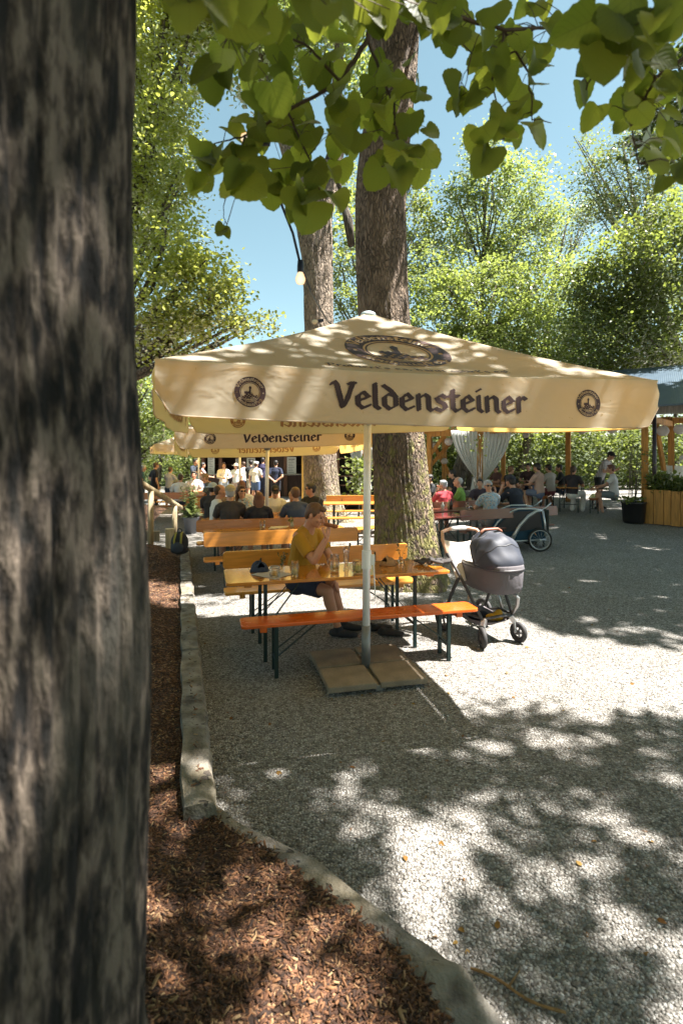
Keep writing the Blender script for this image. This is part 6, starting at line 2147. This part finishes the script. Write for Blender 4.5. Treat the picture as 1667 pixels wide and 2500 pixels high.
def plant_leaves(p, n, spread, h, size, mat, root, seed=0, long_=False):
    rs = np.random.default_rng(seed)
    b = np.array(p) + np.stack([rs.normal(0, spread, n), rs.normal(0, spread, n), rs.random(n) ** .8 * h], 1)
    t = rs.normal(0, 1, (n, 3)) + np.array([0, 0, .5])
    c = b - np.array(p)
    c[:, 2] = .1
    t += c / max(spread, .01) * .8
    o = leaf_mesh('leaves', b, t, rs.normal(0, .5, (n, 3)) + np.array([0, 0, 1.0]), size * rs.uniform(.7, 1.3, n), mat, root)
    o['kind'] = 'stuff'
    return o
def pot_plants():
    # grey pot with tall pale green plant, left
    p = G(467, 1291)
    p = Vector((P(467, 1291, 13.2).x, 13.2, 0))
    root = empty('potted_plant', p, 'tall pale green bushy plant in a grey tapered pot at left', 'potted plant')
    MB().lathe(p, [(0, 0), (.13, 0), (.185, .36), (.2, .37), (.2, .41), (.175, .41), (.165, .36), (0, .35)], 28).build('pot', m_plain((.16, .17, .2), .5, name='grey_pot'), root, smooth=True)
    st = MB()
    B, T, N, S = [], [], [], []
    rs = random.Random(4)
    for k in range(9):
        d = Vector((rs.gauss(0, .13), rs.gauss(0, .1), rs.uniform(.45, .95)))
        if k == 0:
            d = Vector((-.03, 0, 1.08))
        a = p + Vector((0, 0, .36))
        st.tube([a, a + d * .5 + Vector((0, 0, .05)), a + d], [.01, .008, .004], 6)
        for q in range(30):
            t = rs.uniform(.15, 1)
            an = rs.random() * 6.28
            B.append((a + d * t)[:]); T.append((math.cos(an), math.sin(an), rs.uniform(-.3, .5))); N.append((rs.gauss(0, .3), rs.gauss(0, .3), 1)); S.append(rs.uniform(.09, .2) * (1.15 - .5 * t))
    for k in range(60):
        an = rs.random() * 6.28
        B.append((p + Vector((0, 0, .4)))[:]); T.append((math.cos(an), math.sin(an), rs.uniform(.1, 1.0))); N.append((0, 0, 1)); S.append(rs.uniform(.25, .42))
    st.build('stem', m_plain((.12, .14, .04), .6, name='stem'), root, smooth=True)
    narrow = LEAF_T * np.array([.45, 1, 1])
    o = leaf_mesh('leaves', np.array(B), np.array(T), np.array(N), np.array(S), m_leaf((.12, .16, .05), (.24, .29, .12), (.35, .42, .12), .4, name='pale_leaf'), root, template=narrow)
    o['kind'] = 'stuff'
    # big black pot on the right
    p = at(1546, 14.0)
    p = Vector(p)
    root = empty('potted_plant', p, 'big black pot with thin bare shrub before the pavilion corner post', 'potted plant')
    MB().lathe(p, [(0, 0), (.23, 0), (.26, .05), (.29, .5), (.31, .51), (.31, .56), (.27, .56), (.26, .5), (0, .49)], 30).build('pot', m_plain((.012, .012, .014), .45, name='black_pot'), root, smooth=True)
    st = MB()
    rs = random.Random(9)
    for k in range(7):
        a = p + Vector((rs.gauss(0, .06), rs.gauss(0, .06), .5))
        e = a + Vector((rs.uniform(-.1, .35), rs.gauss(0, .1), rs.uniform(1.0, 2.1)))
        st.tube([a, a.lerp(e, .5) + Vector((rs.gauss(0, .05), 0, .1)), e], [.013, .01, .004], 6)
    st.build('stem', m_timber((.12, .09, .07), name='shrub_bark'), root, smooth=True)
    plant_leaves(p + Vector((-.12, -.1, .5)), 70, .12, .16, .1, LEAF_SUN, root, 2)
    plant_leaves(p + Vector((.1, 0, 1.2)), 60, .16, .9, .08, LEAF_DARK, root, 5)
    # wooden planter at the right edge
    z0 = gz(9, 13.5)
    a, b = Vector((P(1572, 1200, 13.9).x, 13.9, z0)), Vector((P(1760, 1200, 12.7).x, 12.7, z0))
    u = (b - a).normalized()
    v = Vector((-u.y, u.x, 0))
    root = empty('planter_box', a, 'raised wooden planter of vertical boards at the right edge', 'planter')
    L = (b - a).length
    mm = m_timber((.5, .24, .06), 'planter_board')
    mb = MB()
    wds, x = [], 0.0
    rs = random.Random(5)
    while x < L:
        w_ = rs.uniform(.16, .24)
        mb.box(a + u * (x + w_ / 2) + v * (rs.uniform(-.006, .006)) + Vector((0, 0, .47 + rs.uniform(-.01, .01))), (w_ - .012, .03, .88), math.atan2(u.y, u.x))
        x += w_
    for k in range(4):
        mb.box(a + v * (.1 + .2 * k) + Vector((0, 0, .47)), (.03, .188, .88), math.atan2(u.y, u.x))
    mb.box(a + u * L / 2 + v * .8 + Vector((0, 0, .47)), (L, .03, .88), math.atan2(u.y, u.x))
    mb.build('board', mm, root, bevel=.004)
    MB().box(a + u * (L / 2) + v * .4 + Vector((0, 0, .8)), (L - .06, .7, .04), math.atan2(u.y, u.x)).build('soil', m_plain((.03, .02, .014), .9, name='soil'), root)
    n = 1900
    rs2 = np.random.default_rng(3)
    uu, vv = rs2.random(n) * L, rs2.random(n) * .8
    bb = np.array(a)[None] + uu[:, None] * np.array(u) + vv[:, None] * np.array(v)
    bb[:, 2] = z0 + .82 + rs2.random(n) ** 1.2 * (.42 + .12 * np.sin(uu * 4))
    o = leaf_mesh('leaves', bb, rs2.normal(0, 1, (n, 3)) + np.array([0, 0, .3]), rs2.normal(0, .5, (n, 3)) + np.array([0, 0, 1.]), rs2.uniform(.06, .13, n), LEAF_DARK, root)
    o['kind'] = 'stuff'
    # slender pale sapling by the curtains
    p = Vector(at(1166, 15.0))
    root = empty('sapling', p, 'slender pale barked sapling in front of the white curtains', 'sapling')
    st = MB()
    for dx, h, k in ((0, 2.3, 1), (.05, 2.0, 2), (-.06, 1.7, 3), (-.12, 1.9, 4)):
        st.tube([p, p + Vector((dx * .5 + .02, 0, h * .4)), p + Vector((dx + .04 * math.sin(k), 0, h * .75)), p + Vector((dx * 2.2, 0, h))], [.03 if k == 1 else .016, .022, .013, .005], 7)
    st.build('trunk', m_bark((.1, .085, .07), (.5, .46, .4), 2.0, name='pale_bark'), root, smooth=True)
    plant_leaves(p + Vector((0, 0, 1.7)), 40, .16, .7, .07, LEAF_MID, root, 8)
    # dark climbing plant by the hut
    p = Vector(at(875, 16.5))
    root = empty('shrub', p, 'dark leafy shrub before the hut with shelves', 'shrub')
    MB().tube([p, p + Vector((.05, 0, 1.0)), p + Vector((-.05, 0, 1.9))], [.03, .02, .008], 7).build('trunk', BARK_FAR, root, smooth=True)
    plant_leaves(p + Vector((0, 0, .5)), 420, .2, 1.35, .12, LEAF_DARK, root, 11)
pot_plants()

def railing():
    log = m_timber((.42, .33, .2), 'peeled_log')
    a, b = P(322, 1166, 9.6), P(441, 1240, 11.4)
    root = empty('log_railing', (b.x, b.y, 0), 'round log handrail slanting down beside the mulch bank', 'railing')
    MB().tube([a + (a - b) * .6, a, a.lerp(b, .5) + Vector((0, 0, .008)), b], [.055, .056, .06, .055], 14, round_ends=True).build('rail', log, root, smooth=True)
    for t in (.86, .35):
        p = a.lerp(b, t)
        MB().tube([Vector((p.x, p.y, -.05)), Vector((p.x, p.y, p.z - .03))], .055, 12).build('post', log, root, smooth=True)
    g = m_timber((.3, .26, .2), 'grey_board')
    o = MB().box((-3.45, 10.7, .16), (.16, .16, .55), .3).box((-3.45, 10.7, .445), (.17, .17, .02), .3).build('kerb_post', m_timber((.6, .52, .36), 'pale_post'), bevel=.01)
    tag(o, 'short pale square wooden post at the far end of the kerb', 'post')
    o = MB().beam((-5.9, 10.0, .42), (-3.62, 10.62, .32), .13, .2).build('edge_beam', g, bevel=.01)
    tag(o, 'grey timber beam closing the far end of the mulch bed', 'beam')
    for k in range(3):
        y = 11.2 + k * .55
        o = MB().beam((-6.6, y - .3, .3 + .17 * k), (-4.25 - .2 * k, y + .25, .26 + .17 * k), .16, .17).build('step', g, bevel=.012)
        tag(o, ['lowest grey timber step behind the railing', 'middle grey timber step behind the railing', 'topmost grey timber step behind the railing'][k], 'step', 'timber steps behind the railing')
    o = MB().grid(lambda u, v: Vector((-7.5 + 3.4 * u, 10.2 + 2.5 * v, .3 + .55 * v - .16 * u + .05 * math.sin(u * 9 + v * 7))), 20, 16).build('mulch_bank', MULCH, smooth=True)
    tag(o, 'small mulch bank behind the railing', 'mulch bank', kind='structure')
railing()

# ------------------------------------------------------------------ string lights
def string_lights():
    wire = m_plain((.012, .016, .035), .5, name='cable')
    root_pts = [P(560, 300, 1.8), P(600, 340, 1.9), P(668, 450, 2.05), P(715, 570, 2.15), P(733, 645, 2.2)]
    tail = [P(733, 645, 2.2) + Vector((.004, 0, -.005)), P(760, 715, 3.2), P(800, 785, 5.5), P(822, 803, 7.6)]
    root = empty('string_lights', root_pts[0], 'dark cable of festoon bulbs hanging through the leaves', 'string lights')
    MB().tube(root_pts, [.0055] * 5, 8).build('cable', wire, root, smooth=True)
    MB().tube(tail, [.004, .005, .007, .008], 7).build('cable', wire, root, smooth=True)
    def bulb(p, d, lit, s=1.0):
        d = Vector(d).normalized()
        M = d.to_track_quat('Z', 'Y').to_matrix()
        so = MB().lathe(p, [(0, -.03 * s), (.013 * s, -.03 * s), (.0155 * s, 0), (.0155 * s, .022 * s), (.012 * s, .026 * s)], 16, M).build('socket', wire, root, smooth=True)
        MB().lathe(p, [(.011 * s, .024 * s), (.016 * s, .034 * s), (.0225 * s, .052 * s), (.0225 * s, .062 * s), (.017 * s, .076 * s), (0, .083 * s)], 18, M).build('bulb', m_emit((1.0, .42, .1), .3) if lit else m_plain((.7, .55, .35), .2, name='opal_bulb'), root, smooth=True)
    bulb(P(733.5, 652, 2.2), (.0, -.02, -1), True, .9)
    bulb(P(640, 345, 1.8), (-1, -.05, .1), True, .9)
    bulb(P(782, 783, 7.4), (-.95, -.2, -.25), False, 1.5)
string_lights()

# ------------------------------------------------------------------ pavilion, kiosk, hut
def pavilion():
    tm = m_timber((.52, .24, .05), 'pavilion_timber')
    tg = m_timber((.3, .28, .25), 'weathered_timber')
    z = .2
    corner = Vector(at(1572, 14.2))
    root = empty('pavilion', corner, 'open timber pavilion with blue metal roof and white curtains', 'pavilion')
    def post(px, Y, top, w=.17, mat=tm, name='post'):
        p = Vector(at(px, Y))
        MB().box((p.x, p.y, p.z + (top - p.z) / 2), (w, w, top - p.z), R(-30)).build(name, mat, root, bevel=.006)
        return Vector((p.x, p.y, top))
    A = post(1573, 14.2, 3.05)
    B = post(1171, 16.4, 2.75, .15)
    C_ = post(1386, 19.5, 3.0, .17)
    D = post(1637, 16.2, 3.0)
    E = post(1048, 17.6, 2.75, .15)
    Fp = post(1084, 21, 2.9, .15)
    Gp = post(1228, 20.3, 2.9, .15)
    Hp = Vector((A.x + 5, A.y - 2.6, 3.05))
    MB().box((Hp.x, Hp.y, 1.6), (.17, .17, 3.0)).build('post', tm, root)
    def bm(a, b, w=.12, h=.2, dz=0.0, mat=tm, name='beam'):
        MB().beam(a + Vector((0, 0, dz)), b + Vector((0, 0, dz)), w, h).build(name, mat, root, bevel=.005)
    bm(A, B, dz=-.06, h=.22)
    bm(B, E, dz=-.08, h=.22)
    bm(E, Fp, dz=-.05)
    bm(Fp, C_, dz=-.05)
    bm(C_, D, dz=.02)
    bm(A + Vector((.12, -.1, .1)), Hp + Vector((0, 0, .1)), mat=tg, h=.26)
    bm(A + Vector((.1, .0, -.15)), D + Vector((0, 0, -.1)), h=.16)
    bm(D, Vector((D.x + 5, D.y - 1.5, 3.0)), h=.18)
    # braces
    def br(a, b):
        MB().beam(a, b, .09, .12).build('brace', tm, root, bevel=.004)
    br(P(1052, 1135, 18.5), P(1110, 1068, 18.5))
    br(P(1060, 1090, 18.9), P(1100, 1165, 18.9))
    br(P(1620, 1150, 15.2), P(1598, 1020, 15.2))
    br(E + Vector((.05, 0, -.75)), E + Vector((.5, -.16, -.1)))
    # roof: one slope towards us, ribbed sheet
    t = NT('blue_sheet_roof')
    wv = t.n('ShaderNodeTexWave', {'Vector': t.coord('Object', (1, 1, 1), (0, 0, R(30))), 'Scale': 6.0}, bands_direction='X').outputs[1]
    nz = t.n('ShaderNodeTexNoise', {'Vector': t.coord('Object'), 'Scale': 3.0, 'Detail': 4.0}).outputs[0]
    c = t.mix(nz, (.03, .055, .08), (.07, .105, .14))
    roofm = t.done(t.bsdf(c, .4, t.bump(wv, .25, .012), Metallic=.0))
    u = (Hp - A).normalized()
    e0, e1 = Vector((2.15, 17.75, 2.9)), Vector((A.x - .68, A.y - .82, 3.17))
    e2 = Vector((A.x + 6, A.y - 4.0, 3.45))
    r0, r1, r2 = Vector((4.6, 22.6, 4.5)), Vector((A.x + 1.2, A.y + 3.0, 4.72)), Vector((A.x + 7.5, A.y + .6, 5.0))
    th = Vector((0, 0, .05))
    vs = [e0, e1, e2, r0, r1, r2]
    vs = vs + [q - th for q in vs]
    MB().add(vs, [(0, 1, 4, 3), (1, 2, 5, 4), (9, 10, 7, 6), (10, 11, 8, 7), (0, 6, 7, 1), (1, 7, 8, 2), (2, 8, 11, 5), (5, 11, 10, 4), (4, 10, 9, 3), (3, 9, 6, 0)]).build('roof', roofm, root)
    # rear slope
    k0, k1 = Vector((6.2, 26, 3.0)), Vector((A.x + 3, A.y + 6.5, 3.0))
    MB().add([r0, r1, k1, k0], [(0, 1, 2, 3)]).build('roof', roofm, root, solid=.05)
    for k in range(9):
        a = e0.lerp(e1, k / 8)
        b = r0.lerp(r1, k / 8)
        MB().beam(a + Vector((0, 0, -.12)), b + Vector((0, 0, -.12)), .07, .14).build('rafter', tm, root)
    # curtains tied to the post
    cur = NT('sheer_curtain')
    wv = cur.n('ShaderNodeTexWave', {'Vector': cur.coord('Object', (1, 1, .05)), 'Scale': 9.0, 'Distortion': 1.0}, bands_direction='X').outputs[1]
    d = cur.n('ShaderNodeBsdfDiffuse', {'Color': cur.mix(wv, (.66, .67, .66), (.88, .88, .86))})
    tl = cur.n('ShaderNodeBsdfTranslucent', {'Color': (.75, .76, .72, 1)})
    cm = cur.done(cur.n('ShaderNodeMixShader', {0: .45, 1: d.outputs[0], 2: tl.outputs[0]}))
    def curtain(xa, xb, xt, y0, y1, Y, name='curtain'):
        """hangs between xa and xb at the top row y0, gathered at xt near the post at row y1 (photo px)"""
        def fn(s, v):
            g = v ** 1.7
            x0 = xa + (xt - xa) * g
            x1 = xb + (xt + (5 if xb > xt else -5) - xb) * v ** .5 * (.9 if abs(xb - xt) < 20 else g)
            p = P(x0 + (x1 - x0) * s, y0 + (y1 - y0) * v, Y)
            return p + Vector((0, .05 * math.sin(s * 44) * (1 - .6 * v), 0))
        MB().grid(fn, 90, 20).build(name, cm, root, smooth=True)
        lo = MB().grid(lambda s, v: P(xt - 5 + 10 * s + (-6 + 12 * s) * v, y1 + 34 * v, Y) + Vector((0, .03 * math.sin(s * 20), 0)), 16, 6)
        lo.build('curtain_tail', cm, root, smooth=True)
    curtain(1100, 1165, 1158, 1050, 1165, 16.2)
    curtain(1248, 1180, 1184, 1050, 1172, 16.2)
    curtain(851, 885, 880, 1090, 1150, 17.3)
    curtain(925, 893, 897, 1090, 1160, 17.3)
    MB().box((P(888, 1100, 17.4).x, 17.4, 1.35), (.13, .13, 2.7)).build('post', tm, root)
    bm(Vector((P(820, 1050, 17.5).x, 17.5, 2.7)), E, dz=0, h=.2)
    # railing with pale cloth between the right posts
    MB().beam(D + Vector((-.3, 0, -1.62)), D + Vector((3.5, -1.0, -1.62)), .03, .5).build('side_cloth', cm, root)
    # gutter pipe by the corner post
    MB().tube([A + Vector((.16, -.16, .1)), Vector((A.x + .16, A.y - .16, .25))], .05, 12).build('downpipe', m_plain((.05, .04, .05), .4, .4, name='pipe'), root, smooth=True)
    # paper lanterns: own things
    lm = NT('paper_lantern')
    nzz = lm.n('ShaderNodeTexWave', {'Vector': lm.coord('Object'), 'Scale': 14.0}, bands_direction='Z').outputs[1]
    d = lm.n('ShaderNodeBsdfDiffuse', {'Color': lm.mix(nzz, (.62, .58, .56), (.78, .75, .73))})
    tl = lm.n('ShaderNodeBsdfTranslucent', {'Color': (.8, .75, .72, 1)})
    lmm = lm.done(lm.n('ShaderNodeMixShader', {0: .4, 1: d.outputs[0], 2: tl.outputs[0]}))
    for px, py, Y, r, lab in ((1095, 1078, 17.3, .135, 'white paper lantern at the top of the pavilion brace'), (1059, 1088, 18.5, .12, 'dim paper lantern left of the pavilion brace'), (1084, 1126, 18.7, .115, 'white paper lantern hanging low in front of the brace'),
                              (1419, 1049, 16.5, .15, 'white paper lantern under the hem right of the inner post'), (1493, 1046, 15.5, .15, 'white paper lantern under the hem nearest the corner post'),
                              (1617, 1052, 15.0, .16, 'pale round lantern just right of the downpipe'), (1658, 1048, 14.6, .15, 'pale round lantern at the right picture edge'), (1664, 1118, 14.8, .08, 'small pale lantern low at the right edge'), (1283, 1062, 17.5, .11, 'dim lantern right of the curtains')):
        p = P(px, py, Y)
        rt = empty('paper_lantern', p, lab, 'lantern', 'paper lanterns in the pavilion')
        MB().ell(p, (r, r, r * .95), None, 20, 12).build('shade', lmm, rt, smooth=True)
        MB().tube([p + Vector((0, 0, r * .9)), p + Vector((0, 0, max(r + .15, 2.95 - p.z)))], .004, 5).build('cord', m_plain((.05, .05, .05), .5, name='cord'), rt)
pavilion()

def kiosk():
    Y = 25.5
    x0, x1 = P(497, 1100, Y).x, P(748, 1100, Y).x
    wd = m_timber((.06, .03, .02), 'dark_stained_timber')
    wd2 = m_timber((.17, .075, .04), 'red_brown_timber')
    root = empty('kiosk', (x0, Y, 0), 'dark stained drinks kiosk with serving hatches behind the queue', 'kiosk')
    cx, w = (x0 + x1) / 2, x1 - x0
    MB().box((cx, Y + 1.6, 1.4), (w, .1, 2.8)).box((x0 + .05, Y + .8, 1.4), (.1, 1.5, 2.8)).box((x1 - .05, Y + .8, 1.4), (.1, 1.5, 2.8)).box((cx, Y, .5), (w, .1, 1.0)).box((cx, Y, 2.45), (w, .1, .5)).build('wall', wd, root)
    for k, fx in enumerate((.0, .17, .33, .49, .62, .8, 1.0)):
        MB().box((x0 + w * fx, Y - .06, 1.35), (.16, .14, 2.7)).build('post', wd2, root, bevel=.005)
    MB().box((cx, Y - .2, 1.06), (w, .45, .05)).build('counter', m_timber((.35, .3, .25), 'counter_board'), root)
    for f0, f1 in ((.36, .47), (.65, .78)):
        MB().box((x0 + w * (f0 + f1) / 2, Y + .02, 1.7), (w * (f1 - f0), .06, 1.2)).build('panel', wd, root)
    MB().add([(x0 - .4, Y - .9, 2.65), (x1 + .4, Y - .9, 2.65), (x1 + .4, Y + 2.2, 3.2), (x0 - .4, Y + 2.2, 3.2)], [(0, 1, 2, 3)]).build('roof', m_plain((.06, .05, .05), .8, name='roof_felt'), root, solid=.08)
    MB().box((cx, Y + 1.4, 1.5), (w - .3, .2, .05)).box((cx, Y + 1.4, 2.0), (w - .3, .2, .05)).build('shelf', wd2, root)
    # rows of small glasses on the back shelf (pattern of one part)
    mb = MB()
    for k in range(40):
        mb.lathe((x0 + .4 + k * (w - .8) / 40, Y + 1.35, 2.03), [(0, 0), (.035, 0), (.04, .14), (0, .14)], 8)
    mb.build('shelf_glasses', m_plain((.4, .4, .42), .2, name='glassware'), root)
    for px, pw, y0, y1, nm in ((516, 16, 1112, 1160, 'white menu board at the left corner of the kiosk'), (613, 20, 1118, 1150, 'white price board behind the flat cap in the queue'), (712, 22, 1116, 1160, 'cream menu board at the right of the kiosk'), (580, 8, 1120, 1140, 'narrow pale notice beside the middle hatch')):
        a = P(px - pw / 2, y1, Y - .16)
        b = P(px + pw / 2, y0, Y - .16)
        bd = MB().box(((a.x + b.x) / 2, Y - .16, (a.z + b.z) / 2), (b.x - a.x, .03, b.z - a.z)).build('menu_board', m_plain((.62, .6, .54), .6, name='board_paper'))
        tag(bd, nm, 'menu board', 'menu boards on the kiosk')
        ln = MB()
        for k in range(9):
            zz = b.z - (b.z - a.z) * (.12 + .09 * k)
            wl = (b.x - a.x) * (.7 if k == 0 else .45 + .3 * ((k * 7) % 3) / 3)
            ln.box(((a.x + b.x) / 2 - (0 if k == 0 else ((b.x - a.x) * .78 - wl) / 2), Y - .179, zz), (wl, .006, .05 if k == 0 else .022))
        ln.build('lettering', m_plain((.22, .2, .18), .7, name='board_print'), bd)
    # hut with shelves between the trunks
    Y = 18.8
    x0, x1 = P(818, 1100, Y).x, P(1000, 1100, Y).x
    root = empty('storage_hut', (x0, Y, 0), 'dark hut with open wooden shelves left of the thick trunk', 'hut')
    cx, w = (x0 + x1) / 2, x1 - x0
    MB().box((cx, Y + .6, 1.35), (w, .06, 2.7)).box((x0, Y + .3, 1.35), (.07, .6, 2.7)).box((x1, Y + .3, 1.35), (.07, .6, 2.7)).build('wall', m_timber((.035, .028, .022), 'black_board'), root)
    fr = MB()
    for k in range(7):
        fr.box((cx - w * .32, Y + .25, .25 + .32 * k), (w * .3, .5, .035))
    fr.box((x0 + .1, Y - .02, 1.25), (.08, .05, 2.2)).box((x0 + w * .34, Y - .02, 1.25), (.08, .05, 2.2))
    fr.build('shelf', m_timber((.24, .13, .075), 'shelf_board'), root)
    MB().add([(x0 - .3, Y - .5, 2.6), (x1 + .3, Y - .5, 2.6), (x1 + .3, Y + 1, 2.9), (x0 - .3, Y + 1, 2.9)], [(0, 1, 2, 3)]).build('roof', m_plain((.06, .05, .05), .8, name='roof_felt'), root, solid=.08)
    # sun lit orange post at the right of the kiosk
    o = MB().box((P(741, 1100, 22).x, 22, 1.35), (.15, .15, 2.7)).build('timber_post', m_timber((.6, .33, .06), 'orange_timber'), bevel=.005)
    tag(o, 'orange timber post left of the forked trunk', 'post')
kiosk()

finish_blobs()
